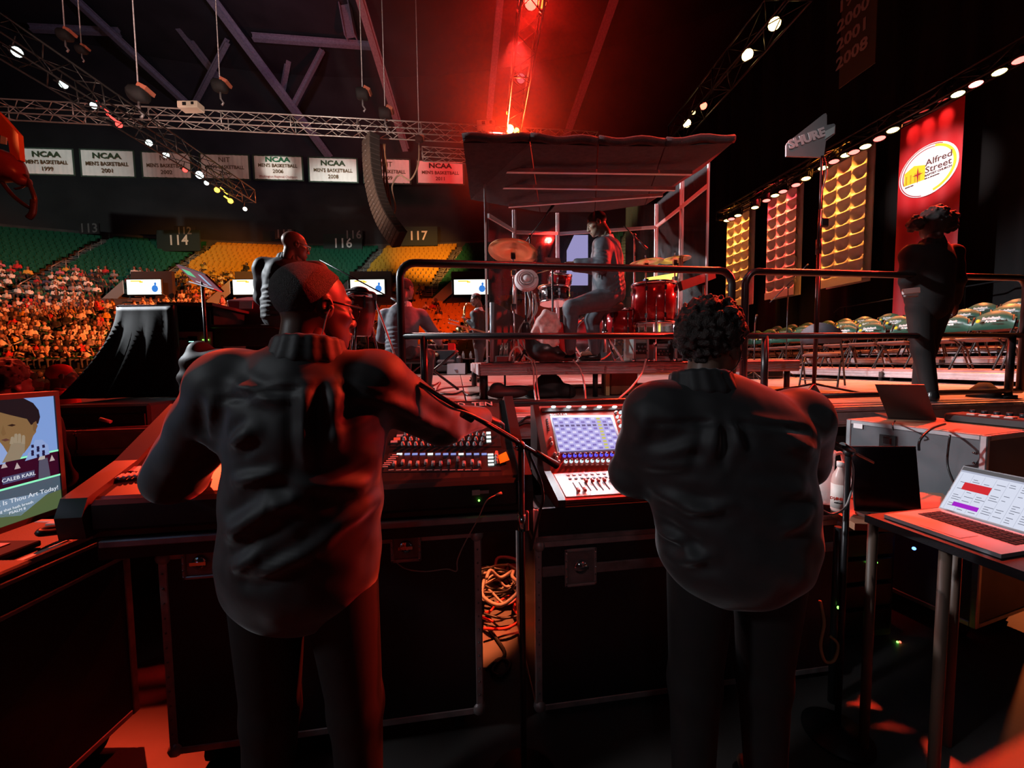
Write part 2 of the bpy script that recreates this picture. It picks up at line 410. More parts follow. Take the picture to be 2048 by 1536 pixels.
# ---- seating bowl, in a ring about BC (camera-frame centre)
BC = SIDE * -16 + HEAD * -38
def ring(phi, r, z): return Vector((BC.x, BC.y, 0)) + SIDE * (r * math.sin(phi)) + HEAD * (r * math.cos(phi)) + Vector((0, 0, z))
def row_lo(i): return 60 + .86 * i, 1.4 + .36 * i
def row_hi(i): return 72.6 + .86 * i, 6.7 + .55 * i
prof = [(59.2, 0), (59.2, 1.4)]
for i in range(14): r, z = row_lo(i); prof += [(r - .3, z), (r + .56, z)]
prof += [(71.9, 6.7)]
for i in range(16): r, z = row_hi(i); prof += [(r - .3, z), (r + .56, z)]
prof += [(87, 15.5), (87.0, 16.4)]
b = B(); P0, P1, NP = R(-38), R(32), 40
vs = [ring(P0 + (P1 - P0) * k / NP, r, z) for k in range(NP + 1) for r, z in prof]; m_ = len(prof)
fs = [(k * m_ + i, (k + 1) * m_ + i, (k + 1) * m_ + i + 1, k * m_ + i + 1) for k in range(NP) for i in range(m_ - 1)]
b.add(vs, fs); bowl = struct('seating_bowl', b, mat('bowl_concrete', (.075, .07, .065), .8, noise=.3, scale=.8)); bowl['kind'] = 'structure'
b = B(); vs = [ring(P0 + (P1 - P0) * k / NP, 88, z) for k in range(NP + 1) for z in (15.5, 37.2)]
b.add(vs, [(2 * k, 2 * k + 2, 2 * k + 3, 2 * k + 1) for k in range(NP)]); struct('wall_back', b, mat('bowl_wall', (.035, .032, .034), .85, noise=.3, scale=.3))
b = B(); b.add([ring(P0, r, z) for r, z in ((44, 0), (88, 0), (88, 37.2), (44, 37.2))], [(0, 1, 2, 3)]); struct('wall_left', b, MATS['dark_wall'])
SEC_HI = [R(-25.5 + 6.45 * k) for k in range(9)]; SEC_LO = [R(-29.25 + 5.85 * k) for k in range(11)]
COL_HI = ['y', 'g', 'g', 'y', 'g', 'y', 'g', 'g', 'y', 'y']
seat_g = mat('green_seat_plastic', (.012, .11, .06), .42); seat_y = mat('yellow_seat_plastic', (.62, .33, .03), .42)
stairm = mat('aisle_concrete', (.17, .15, .13), .8, noise=.2)
railm = mat('brushed_rail', (.5, .48, .45), .4, .6)
# a stadium seat: shell back, tipped pan, arms
def seat_builder():
    b = B(); n = 5
    for k in range(n - 1):
        x0, x1 = -.22 + .44 * k / (n - 1), -.22 + .44 * (k + 1) / (n - 1); y0, y1 = .05 - .6 * x0 * x0, .05 - .6 * x1 * x1
        b.add([(x0, y0, .38), (x1, y1, .38), (x1, y1 + .1, .86), (x0, y0 + .1, .86), (x0, y0 + .04, .38), (x1, y1 + .04, .38), (x1, y1 + .14, .86), (x0, y0 + .14, .86)],
              [(0, 1, 2, 3), (4, 7, 6, 5), (3, 2, 6, 7)])
    b.box((0, -.1, .55), (.42, .07, .34), (R(-12), 0, 0)); return b
sb = seat_builder(); sm_y = sb.mesh('stadium_seat'); sm_y.materials.append(seat_y)
lb = B(); lb.box((-.25, -.1, .3), (.05, .3, .6)); sl_y = lb.mesh('seat_stanchion'); sl_y.materials.append(greyp)
SV, SF = np.array(sb.v + lb.v), [list(f) for f in sb.f] + [[i + len(sb.v) for i in f] for f in lb.f]
def seat_pose(phi, r, z):
    p = ring(phi, r, z); return p, -YAW - phi           # facing the floor
nsingle = 0
def seat_block(name, secs, rowf, nrow, m, label, i0=0):
    V, F = [], []; n = 0
    for ph0, ph1 in secs:
        for i in range(i0, nrow):
            r, z = rowf(i); cnt = int((ph1 - ph0) * r / .54 - 1.6)
            for k in range(cnt):
                phi = (ph0 + ph1) / 2 + (k - (cnt - 1) / 2) * .54 / r
                p, a = seat_pose(phi, r, z); c, s = math.cos(a), math.sin(a)
                if not free(p): continue
                V.append(SV @ np.array([[c, s, 0], [-s, c, 0], [0, 0, 1]]) + np.array(p)); F += [[q + n for q in f] for f in SF]; n += len(SV)
    me = bpy.data.meshes.new(name); me.from_pydata(np.concatenate(V).tolist(), [], F)
    o = mesh_obj(name, me, m); return tag(o, label, 'seats', kind='stuff')
SCREENS = [PD(px, 574, 33.5) for px in (288, 500, 735, 942)]
def free(p, m=3.0): return all(((p.x - q.x) ** 2 + (p.y - q.y) ** 2) ** .5 > m or p.z < q.z - 3.4 or p.z > q.z + 1.6 for q in SCREENS)
hi = lambda k: (SEC_HI[k - 1], SEC_HI[k]) if k else (SEC_HI[0] - R(6.45), SEC_HI[0])
seat_block('green_seating', [hi(1), hi(2)], row_hi, 16, seat_g, 'green stadium seats in the two upper blocks at far left')
seat_block('green_seating', [hi(4)], row_hi, 16, seat_g, 'green stadium seats in the upper block under the lit 116 sign')
seat_block('green_seating', [hi(6), hi(7)], row_hi, 16, seat_g, 'dim green stadium seats in the upper blocks behind the drum booth')
seat_block('yellow_seating', [hi(0)], row_hi, 16, seat_y, 'yellow stadium seats in the far left corner block')
seat_block('yellow_seating', [hi(3)], row_hi, 16, seat_y, 'yellow stadium seats in the upper block right of the 114 sign')
seat_block('yellow_seating', [hi(5)], row_hi, 16, seat_y, 'upper rows of yellow stadium seats under the 117 sign', 8)
seat_block('yellow_seating', [hi(8), (SEC_HI[8], SEC_HI[8] + R(6))], row_hi, 16, seat_y, 'yellow stadium seats seen through the drum booth panels')
seat_block('green_seating', [(SEC_LO[k], SEC_LO[k + 1]) for k in range(4)], row_lo, 14, seat_g, 'green stadium seats of the lower tier under the crowd')
seat_block('yellow_seating', [(SEC_LO[k], SEC_LO[k + 1]) for k in (7, 8, 9)], row_lo, 14, seat_y, 'yellow stadium seats of the lower tier behind the drum booth')
seat_block('yellow_seating', [(SEC_LO[k], SEC_LO[k + 1]) for k in (4, 5)], row_lo, 14, seat_y, 'yellow stadium seats of the lower tier behind the conga and keyboard player')
def seat_single(phi, r, z, lab, grp):
    p, a = seat_pose(phi, r, z)
    if not free(p): return
    o = bpy.data.objects.new('stadium_seat', sm_y); C.objects.link(o); o.location = p; o.rotation_euler = (0, 0, a)
    tag(o, lab, 'seat', grp); q = bpy.data.objects.new('seat_stanchion', sl_y); C.objects.link(q); q.parent = o
for (ph0, ph1), rf, nr, lab, grp in (((SEC_LO[6], SEC_LO[7]), row_lo, 14, 'yellow seat, %s from left, %s row, lower block left of the saxophonist', 'lower block seats'),
                                     (hi(5), row_hi, 8, 'yellow seat, %s from left, %s row, block under the 117 sign', 'upper block seats')):
    for i in range(nr):
        r, z = rf(i); cnt = int((ph1 - ph0) * r / .54 - 1.6)
        for k in range(cnt): seat_single((ph0 + ph1) / 2 + (k - (cnt - 1) / 2) * .54 / r, r, z, lab % (ordw(k + 1), ordw(i + 1)), grp)
# aisle stairs and their handrails
def aisle(phi, rowf, n, lab):
    b = B()
    for i in range(n):
        r, z = rowf(i)
        for h in (0, .43):
            dz = (rowf(1)[1] - rowf(0)[1]) * (h > 0) / 2
            p = ring(phi, r - .1 + h, z + dz + .03); b.box(p, (1.05, .42, .1), (0, 0, -YAW - phi))
    struct('aisle_stair', b, stairm, bowl)
    rt = root('handrail', lab, 'handrail', ring(phi + .006, *rowf(0)))
    for i in range(1, n - 1, 2):
        r, z = rowf(i); p = ring(phi + .004, r, z); B().cyl(p, p + Vector((0, 0, 1.0)), .045, n=5).build('post', railm, rt, world=True)
        if i + 2 < n - 1 and i % 4 == 1:
            r2, z2 = rowf(i + 2); B().cyl(p + Vector((0, 0, .98)), ring(phi + .004, r2, z2 + .98), .04, n=5).build('rail', railm, rt, world=True)
nm_hi = ['far left corner block', 'green block at far left', 'green block left of the yellow one', 'yellow block behind the pianist', 'green block behind the conga', 'yellow block under the speaker hang', 'green block behind the saxophonist', 'blocks behind the booth', 'far right block']
for k, ph in enumerate(SEC_HI): aisle(ph, row_hi, 16, 'upper aisle handrail at the right edge of the ' + nm_hi[k])
for k in range(0, 9): aisle(SEC_LO[k], row_lo, 14, '%s handrail from the left on the lower tier aisle stairs' % ['first', 'second', 'third', 'fourth', 'fifth', 'sixth', 'seventh', 'eighth', 'ninth'][k])
# vomitory screens with their guard panels
scr = mat('screen_white', (0, 0, 0), .3, emit=(.95, 1, .86), es=1.6)
scrb = glow('screen_blue', (.05, .25, .8), .9); scry = glow('screen_yellow', (1, .7, .05), 1.1); scrr = glow('screen_red', (.9, .05, .03), .8)
guard = mat('pale_guard_panel', (.22, .30, .34), .4)
for px, lab in ((288, 'glowing white wall screen over the leftmost stand entrance'), (500, 'glowing white wall screen behind the pianist'),
                (735, 'glowing white wall screen right of the near operator head'), (942, 'glowing white wall screen above the saxophonist')):
    p = PD(px, 574, 33.5); a = -YAW
    rt = root('wall_screen', lab, 'screen', p, a, 'stand entrance screens')
    B().box((0, .1, 0), (3.1, .16, 1.42), bev=.05).build('housing', black, rt)
    B().box((0, .0, 0), (2.9, .04, 1.25)).build('display', scr, rt)
    q = B(); q.ball((.95, -.03, -.15), (.28, .01, .3)); q.ball((1.0, -.03, .25), (.1, .01, .13)); q.build('speaker_picture', scrb, rt)
    q = B(); q.box((-.65, -.03, .5), (.9, .01, .1)); q.box((-.2, -.03, .42), (.3, .01, .12)); q.build('caption_band', scry, rt)
    q = B(); q.box((0, .9, -.2), (3.6, .3, 3.4)); q.box((0, .6, -1.9), (3.3, 1.2, .1)); q.build('portal_wall', mat('portal_dark', (.06, .05, .05), .8), rt)
    q = B()
    for s in (-1, 1):
        if s > 0 and px > 600: continue
        x0 = s * 1.6
        q.prism([(x0, -.2, -.55), (x0 + s * 1.9, -.4, -2.2 if s < 0 else -1.9), (x0 + s * 1.9, -.4, -1.2 if s < 0 else -1.85), (x0, -.2, .55 if s < 0 else -.5)], (0, .06, 0))
    q.build('guard_panel', guard, rt)
# section numbers on the back wall
sgn = mat('sign_white', (.8, .8, .8), .6)
sgnd = mat('sign_white_dim', (.22, .2, .2), .6)  # numbers out of the light: dimness put into the colour
sbox = mat('sign_green_board', (.022, .035, .032), .7)
for t, px, py, sz, m_, brd, lab in (('113', 177, 457, 1.0, sgnd, 0, 'dim 113 section number on the dark wall'), ('114', 356, 481, 1.1, sgn, 1, 'lit 114 section board above the green seats at left'),
        ('115', 568, 468, 1.0, sgnd, 0, 'dim 115 section number behind the bald pianist'), ('116', 706, 470, 1.0, sgnd, 0, 'faint number on the wall just above the brighter middle sign'),
        ('116', 685, 487, 1.15, sgn, 1, 'lit 116 section board behind the pianist'), ('117', 836, 472, 1.1, sgn, 1, 'lit 117 section number board right of the speaker hang'),
        ('112', 368, 462, .8, sgnd, 0, 'small dim number above and behind the brightest left sign')):
    p = PD(px, py, 46.5 if px > 500 else 42)
    rt = root('section_sign', lab, 'sign', p, -YAW, 'section number signs')
    B().box((0, .1, 0), (4.6, .15, 2.2) if brd else (2.2, .08, 1.1)).build('board', sbox if brd else MATS['bowl_wall'], rt)
    text(t, sz * 1.35, Matrix.Translation((0, 0, 0)) @ Matrix.Rotation(R(90), 4, 'X'), m_, parent=rt, bold=.02, world=False)
# roof members
beamm = mat('roof_steel', (.32, .29, .36), .55, .2, noise=.2)
def beam(pa, da, pb, db, wd, lab):
    p, q = PD(*pa, da), PD(*pb, db); fm = frame_of(p, q); L = (q - p).length
    rt = root('roof_beam', lab, 'beam', (p + q) / 2, rot=fm.to_euler()); rt['kind'] = 'structure'
    B().box((0, -wd / 2, 0), (wd, wd * .12, L)).build('flange', beamm, rt); B().box((0, wd / 2, 0), (wd, wd * .12, L)).build('flange', beamm, rt)
    B().box((0, 0, 0), (wd * .14, wd, L)).build('web', beamm, rt)
for k, a in enumerate([((130, -20), 38, (372, 206), 46, .55), ((300, -20), 40, (470, 200), 50, .55), ((410, -20), 36, (660, 316), 48, .6), ((715, -20), 34, (812, 300), 44, .6),
          ((60, 56), 40, (240, 64), 42, .5), ((505, 74), 40, (745, 92), 42, .5), ((455, 82), 40, (385, 215), 46, .4), ((600, -10), 44, (560, 210), 50, .5), ((585, 215), 44, (645, 100), 44, .4),
          ((1002, -20), 34, (978, 240), 44, .55), ((1235, -20), 36, (1130, 280), 46, .6), ((505, 216), 50, (985, 236), 52, .55), ((0, 215), 50, (330, 205), 52, .5),
          ((690, 10), 40, (702, 75), 40, .9), ((240, 0), 46, (215, 60), 46, .4)]):
    beam(*a, 'painted steel roof beam, piece %s of the dark arena roof' % 'one two three four five six seven eight nine ten eleven twelve thirteen fourteen fifteen'.split()[k])
# ------------------------------------------------------------------ trusses, lamps, hoists, banners
def truss(name, label, p, q, sz, m, step=None, tilt=0, group=None, rc=.028, rb=.014):
    p, q = Vector(p), Vector(q); L = (q - p).length; d = (q - p).normalized(); s = d.cross(Vector((0, 0, 1))).normalized(); u = d.cross(s)
    fm = Matrix((s, u, d)).transposed(); rt = root(name, label, 'truss', p, rot=fm.to_euler(), group=group); h = sz / 2
    for sx in (-1, 1):
        for sy in (-1, 1): B().cyl((sx * h, sy * h, 0), (sx * h, sy * h, L), rc, n=6).build('chord', m, rt)
    n = max(2, int(L / (step or sz * 1.15)))
    for side in range(4):
        for i in range(n):
            z0, z1 = L * i / n, L * (i + 1) / n; a, c = (-h, h) if i % 2 else (h, -h)
            e0, e1 = ((a, -h, z0), (c, -h, z1)) if side == 0 else ((a, h, z0), (c, h, z1)) if side == 1 else ((-h, a, z0), (-h, c, z1)) if side == 2 else ((h, a, z0), (h, c, z1))
            B().cyl(e0, e1, rb, n=4).build('brace', m, rt, fix=False)
    k = max(1, int(L / 2.6))
    for i in range(k + 1):
        b = B(); z = L * i / k
        for e0, e1 in (((-h, -h), (h, -h)), ((h, -h), (h, h)), ((h, h), (-h, h)), ((-h, h), (-h, -h))): b.cyl((*e0, z), (*e1, z), rb * 1.4, n=5)
        b.build('end_frame', m, rt, fix=False)
    return rt
silver = mat('truss_aluminium', (.62, .60, .58), .4, .55, noise=.15)
dark_t = mat('truss_black', (.03, .028, .028), .4, .4)
T1 = truss('lighting_truss', 'long silver box truss crossing above the championship banners', PD(-160, 210, 15.2), PD(1192, 281, 18.6), .5, silver)
T2 = truss('lighting_truss', 'short silver truss piece left of the drum booth roof', PD(845, 308, 19), PD(1010, 318, 19.5), .45, silver, rc=.022, rb=.013)
TL = truss('lighting_truss', 'dark lamp-hung truss running away at upper left', PD(-90, 15, 8.2), PD(497, 392, 20.5), .62, dark_t)
TC = truss('lighting_truss', 'dark truss in red light over the stage centre', PD(1078, -110, 7.6), PD(1026, 262, 14.2), .5, dark_t)
TR = truss('lighting_truss', 'dark truss with warm lamps right of the drum booth roof', PD(1600, -30, 8.4), PD(1352, 268, 14), .55, dark_t)
TW = truss('lighting_truss', 'dark truss carrying the row of wall-wash lamps', PX(2150, 42, 10.35), PX(1440, 433, 10.35), .3, dark_t, step=.5)
LAMPS = {}
def lamp(p, to, col, es, r, lab, grp, hanging=.16):
    p = Vector(p); d = (Vector(to) - p).normalized(); fm = frame_of(Vector((0, 0, 0)), d)
    rt = root('stage_lamp', lab, 'stage lamp', p, rot=fm.to_euler(), group=grp)
    key = ('lens', tuple(col), es)
    lm = glow('lens_%d' % len(LAMPS), col, es) if key not in LAMPS else LAMPS[key]; LAMPS[key] = lm
    B().lathe([(r * .5, -r * 2.6), (r * .75, -r * 2.3), (r * 1.12, -r * .3), (r * 1.12, r * .15), (r * 1.02, r * .15), (r * 1.02, -r * .1)], 12).build('housing', blackm, rt)
    B().lathe([(.001, .0), (r * .6, r * .06), (r, -r * .05)], 12).build('lens', lm, rt)
    b = B(); inv = fm.transposed()
    for sx in (-1, 1): b.box((sx * r * 1.25, 0, -r * 1.1), (r * .1, r * .5, r * 2.2))
    b.box((0, 0, -r * 2.3), (r * 2.6, r * .5, r * .1))
    b.cyl((0, 0, -r * 2.3), inv @ Vector((0, 0, hanging + r * 2)), r * .14, n=5); b.build('yoke', blackm, rt)
    return rt
# left truss lamps (pixel, colour)
CW, LR, LY, LRW = (.78, 1, .95), (1, .05, .04), (1, .72, .06), (1, .2, .12)
dl = lambda px: 8.2 + (px + 90) / 587 * 12.3
row_txt = 'first second third fourth fifth sixth seventh eighth ninth tenth eleventh twelfth thirteenth fourteenth fifteenth sixteenth seventeenth eighteenth nineteenth twentieth'.split()
for k, (px, py, col, es, r) in enumerate([(34, 104, CW, 3, .12), (127, 169, CW, 3, .11), (187, 211, CW, 3, .1), (238, 249, LR, 4, .11), (298, 286, CW, 4, .12), (332, 310, CW, 4, .12),
        (370, 340, LR, 4, .1), (399, 350, CW, 7, .16), (413, 366, CW, 3, .1), (434, 380, LY, 4, .12), (461, 402, LY, 4, .12), (490, 418, CW, 3, .1)]):
    p = PD(px, py, dl(px)); lamp(p, EYE + Vector((4, 5, -1)), col, es, r, '%s lamp, %s, counted from the near end of the upper left truss' % (row_txt[k], {CW: 'cool white', LR: 'red', LY: 'yellow'}[col]), 'lamps on the left truss')
for k, (x0, y0, x1, y1, col, t) in enumerate([(192, 203, 216, 222, LR, 'red'), (214, 228, 243, 250, LR, 'red lower'), (440, 375, 455, 388, LY, 'yellow'), (448, 392, 466, 404, LY, 'yellow lower')]):
    b = B(); b.cyl(PD(x0, y0, dl(x0)), PD(x1, y1, dl(x1)), .035, n=6)
    thing('light_bar', t + ' glowing light bar fixed under the upper left truss', 'light bar', b, glow('bar_' + t.split()[0], col, 3.5))
# centre truss
for px, py, d, col, es, r, lab in ((1062, 4, 9.3, (1, .03, .02), 14, .15, 'bright red lamp at the top edge over the stage centre'), (1020, 258, 13.6, (1, .35, .12), 20, .13, 'blazing orange-red lamp just above the booth roof'),
        (1033, 262, 13.9, (1, .5, .06), 12, .1, 'amber lamp beside the blazing lamp above the booth roof'), (1042, 157, 11.6, (1, .1, .12), 1.0, .12, 'dim pink lamp halfway along the centre truss'),
        (1016, 226, 13.2, (1, .45, .05), 4, .06, 'small amber lamp above the blazing centre lamp'), (1084, 6, 9.6, (1, .2, .03), 3, .1, 'orange lamp at the top edge right of the red lamp')):
    lamp(PD(px, py, d), EYE + Vector((0, 3.5, .5)), col, es, r, lab, 'lamps on the centre truss')
# right truss
for px, py, d, col, es, r, lab in ((1549, 48, 9.5, (1, .66, .22), 9, .13, 'topmost warm lamp on the right truss'), (1495, 110, 10.4, (1, .66, .22), 9, .13, 'second warm lamp down on the right truss'),
        (1407, 212, 12.4, (1, .1, .06), 7, .1, 'red lamp on the right truss'), (1374, 247, 13.2, (1, .66, .25), 8, .12, 'lowest warm lamp on the right truss'), (1387, 225, 12.9, (1, .7, .25), 3, .06, 'slim amber lamp between the red and lowest warm lamps')):
    lamp(PD(px, py, d), EYE + Vector((1, 2.5, 0)), col, es, r, lab, 'lamps on the right truss')
# wall-wash lamps along the wall truss: pixel, colour
WY, WR2, WO = (1, .72, .25), (1, .12, .1), (1, .45, .1)
WL = [(1454, 441, WY), (1463, 438, WR2), (1476, 431, WY), (1510, 415, WY), (1533, 401, WR2), (1550, 391, WY), (1566, 383, WR2), (1592, 370, WR2), (1612, 357, WO),
      (1646, 336, WY), (1668, 323, WR2), (1692, 310, WY), (1708, 304, WR2), (1731, 293, WY), (1759, 277, WR2), (1786, 260, WY), (1916, 188, WY), (1952, 168, WR2), (1999, 144, WY), (2040, 120, WR2)]
for k, (px, py, col) in enumerate(WL):
    p = PX(px, py, 10.3); to = (10.75, p.y + .05, 3)
    es = 14 if px in (1612, 1916, 1952) else 5
    lamp(p, (9.4, p.y - .5, 2.2), col, es, .115 if px < 1800 else .1, '%s wall-wash lamp, %s from the far end of the wall row' % ('warm yellow' if col == WY else 'red' if col == WR2 else 'orange', row_txt[k]), 'wall-wash lamps', .1)
for k, (px, py) in enumerate([(1815, 243), (1848, 222), (1886, 200), (1400, 385 + 40)]):
    if k < 3: lamp(PX(px, py, 10.35), (10.8, PX(px, py, 10.35).y, 4), (1, .08, .06), .6, .08, '%s unlit lamp over the church banner' % ['left', 'middle', 'right'][k], 'unlit wall lamps', .1)
# ---- theatrical haze hanging in the red light round the centre truss
hb = B(); hb.box((1.6, 11, 9.6), (9.2, 11, 8.4)); hz = bpy.data.materials.new('haze_red_tint'); hz.use_nodes = True; nt = hz.node_tree; nt.nodes.clear()
out = nt.nodes.new('ShaderNodeOutputMaterial'); vsx = nt.nodes.new('ShaderNodeVolumeScatter'); vsx.inputs['Color'].default_value = (1, .7, .66, 1); vsx.inputs['Density'].default_value = .016; vsx.inputs['Anisotropy'].default_value = .35  # part of the red glow is put into the scatter colour
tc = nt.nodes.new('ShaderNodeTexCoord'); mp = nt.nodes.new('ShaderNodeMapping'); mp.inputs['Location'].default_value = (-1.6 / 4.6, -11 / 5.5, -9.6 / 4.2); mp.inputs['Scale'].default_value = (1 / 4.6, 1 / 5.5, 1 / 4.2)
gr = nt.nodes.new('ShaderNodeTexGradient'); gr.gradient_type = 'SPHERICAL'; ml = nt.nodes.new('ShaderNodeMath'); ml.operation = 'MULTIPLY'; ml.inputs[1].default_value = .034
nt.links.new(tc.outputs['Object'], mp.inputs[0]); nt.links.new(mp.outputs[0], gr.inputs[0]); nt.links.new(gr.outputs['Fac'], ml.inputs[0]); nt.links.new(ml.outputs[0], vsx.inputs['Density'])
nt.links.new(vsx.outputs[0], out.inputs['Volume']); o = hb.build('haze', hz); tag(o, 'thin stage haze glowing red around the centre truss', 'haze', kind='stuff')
spot('haze_red', PD(1062, 2, 9.2), EYE + Vector((.6, 3, 1)), (1, .02, .012), 1500, 110, .6, .12)
spot('haze_red', PD(1020, 262, 13.5), EYE + Vector((0, 4, 2)), (1, .05, .012), 2200, 120, .6, .1)
# ---- chain hoists and boxes
def hoist(px, py, d, lab, r=.16):
    p = PD(px, py, d); rt = root('chain_hoist', lab, 'hoist', p)
    B().cyl(p + Vector((0, 0, r)), Vector((p.x, p.y, 36.9)), .022, n=5).build('chain', alud, rt, world=True)
    B().lathe([(r * .8, -r), (r, -r * .7), (r, r * .7), (r * .7, r)], 10, Matrix.Rotation(R(90), 4, 'Y')).build('motor', blackm, rt)
    B().box((r * .9, 0, r * .6), (r * 1.1, r * 1.6, r * .5), (0, R(25), 0)).build('cover', mat('hoist_red', (.5, .16, .1), .4), rt)
    B().tube([(0, 0, -r), (.0, 0, -r * 2), (r * .4, 0, -r * 2.6), (.1 * r, 0, -r * 3)], r * .16, 6).build('hook', alud, rt)
hoist(277, 188, 13.5, 'motor hoist on a bright cable over the left truss', .26); hoist(440, 172, 17, 'motor hoist in front of the roof beams', .26)
hoist(725, 188, 17, 'left motor hoist above the speaker hang', .24); hoist(770, 226, 17, 'right motor hoist above the speaker hang', .24)
hoist(130, 70, 15, 'small motor hoist high at far left', .2); hoist(163, 99, 16, 'brassy small hoist high at far left', .16); hoist(838, 278, 17.5, 'motor hoist behind the speaker hang cable', .16)
for px, py, d, lab in ((382, 214, 16, 'cream control box sitting on the long silver truss'), (972, 251, 17.6, 'cream control box on the right part of the long silver truss')):
    p = PD(px, py, d); rt = root('control_box', lab, 'box', p, -YAW)
    B().box((0, 0, 0), (.8, .4, .26), bev=.02).build('case', mat('cream_metal', (.72, .62, .5), .5), rt)
    B().box((-.1, -.21, 0), (.14, .02, .12)).build('socket', black, rt); B().box((.22, -.21, .02), (.1, .02, .1)).build('socket', black, rt)
# ---- line array
rt = root('speaker_hang', 'curved hang of stacked line array speaker boxes below the silver truss', 'speaker', PD(740, 270, 16.6))
path = [(742, 276), (742, 300), (743, 320), (744.5, 340), (747, 360), (751, 379), (755, 397), (760, 413), (766, 428), (773, 442), (781, 455), (790, 467), (800, 480)]
pts = spline([PD(x, y, 16.6 - .05 * i) for i, (x, y) in enumerate(path)], 2)
spk = mat('speaker_grille', (.16, .12, .10), .5, noise=.3, scale=30, bump=.5, bscale=200)
spd = mat('speaker_box', (.035, .03, .028), .5)
for i in range(0, len(pts) - 1):
    p, q = pts[i], pts[i + 1]
    if i % 1: continue
    up = (p - q).normalized(); fwd = (SIDE * -.75 - HEAD * .66); fwd = (fwd - up * fwd.dot(up)).normalized(); sd = up.cross(fwd)
    M = Matrix((sd, fwd, up)).transposed(); h = (q - p).length * .94; c = (p + q) / 2
    B().box(c, (.85, .42, h), M, bev=.02).build('speaker_box', spd, rt, world=True)
    B().box(c + M @ Vector((0, .215, 0)), (.8, .03, h * .86), M).build('grille', spk, rt, world=True)
    b = B(); b.ball(c + M @ Vector((0, .24, 0)), .025, 6, 4); b.build('badge', alu, rt, world=True)
b = B()
for k in range(5):
    b.tube([PD(758 + 3 * k, 288, 16.8), PD(762 + 2 * k + 5 * (k % 2), 330, 16.9), PD(764 + 3 * k, 370, 16.9), PD(775 + k * 2, 408 + 4 * k, 16.9)], .03, 5, res=4)
b.build('cable_loom', mat('cable_brown', (.35, .16, .08), .5), rt, world=True)
b = B(); b.tube([PD(838, 290, 17.3), PD(836, 330, 17.2), PD(820, 360, 17.2), PD(798, 350, 17.2), PD(784, 375, 17), PD(791, 415, 16.9), PD(784, 436, 16.9)], .035, 6, res=6)
thing('feed_cable', 'pale feed cable looping beside the curved speaker hang', 'cable', b, mat('cable_tan', (.5, .36, .26), .5))
# ---- championship banners
cloth_w = mat('banner_cloth', (.78, .70, .68), .8, noise=.06, scale=2); frm = mat('banner_hem', (.03, .05, .035), .8)
ink = mat('banner_ink', (.10, .055, .02), .8); inkg = mat('banner_green_ink', (.012, .12, .05), .8); inkr = mat('banner_red_ink', (.35, .05, .03), .8)
BN = [(40, 142, 296, 348, 'NCAA', '1999', ''), (160, 264, 299, 352, 'NCAA', '2001', ''), (283, 378, 304, 355, 'NIT', '2002', ''), (400, 495, 308, 357, 'NIT', '2004', ''),
      (507, 602, 311, 359, 'NCAA', '2006', 'Washington Regional Champion'), (618, 712, 315, 363, 'NCAA', '2008', ''), (728, 818, 317, 366, 'NIT', '2009', ''), (835, 925, 321, 367, 'NCAA', '2011', '')]
for bi, (x0, x1, y0, y1, h, yr, sub) in enumerate(BN):
    dd = 30 + (x0 - 40) / 885 * 3.2
    tl, tr_, bl = PD(x0, y0, dd), PD(x1, y0 + (x1 - x0) * .03, dd + .36), PD(x0, y1 - 2, dd)
    X = (tr_ - tl); wd = X.length; ht = (bl - tl).length; c = (tl + tr_) / 2 - Vector((0, 0, ht / 2)); X.normalize()
    M = basis(c, X, (0, 0, 1)); rt = root('championship_banner', 'white men\'s basketball banner reading %s %s, %s from the left' % (h, yr, row_txt[bi]), 'banner', c, rot=M.to_euler(), group='championship banners')
    n = 36; vs = []
    for i in range(n + 1):
        x = -wd / 2 + wd * i / n; z = .018 * math.sin(i * 1.9 + x0) + .012 * math.sin(i * .83)
        if sub or h == 'NIT': z *= 2.2
        vs += [(x, -ht / 2, z - .05), (x, ht / 2, z * .4 - .05)]
    B().add(vs, [(2 * i, 2 * i + 2, 2 * i + 3, 2 * i + 1) for i in range(n)], True).build('cloth', cloth_w, rt)
    b = B()
    for sx in (-1, 1): b.box((sx * (wd / 2 + .06), 0, -.06), (.12, ht + .2, .03))
    for sy in (-1, 1): b.box((0, sy * (ht / 2 + .05), -.06), (wd + .2, .1, .03))
    b.build('hem', frm, rt)
    s_ = -.12 if not sub else .16
    T = lambda y: Matrix.Translation((0, y * ht, .02))
    text(h, ht * .3, T(.27 if not sub else .34) @ (Matrix.Shear('XZ', 4, (0, 0)) if False else Matrix.Identity(4)), inkg if sub else (ink if h == 'NIT' else mat('banner_dark_ink', (.03, .05, .02), .8)), parent=rt, sx=1.25 if h == 'NCAA' else 1, bold=.02 if h == 'NCAA' else 0, world=False)
    text("MEN'S BASKETBALL", ht * .21, T(-.04 if not sub else .08), ink, parent=rt, sx=wd * .95 / (ht * .21 * 9.9), bold=.008, world=False)
    text(yr, ht * .23, T(-.31 if not sub else -.17), ink, parent=rt, bold=.006, world=False)
    if sub: text(sub, ht * .14, T(-.4), inkr, parent=rt, sx=.9, world=False)
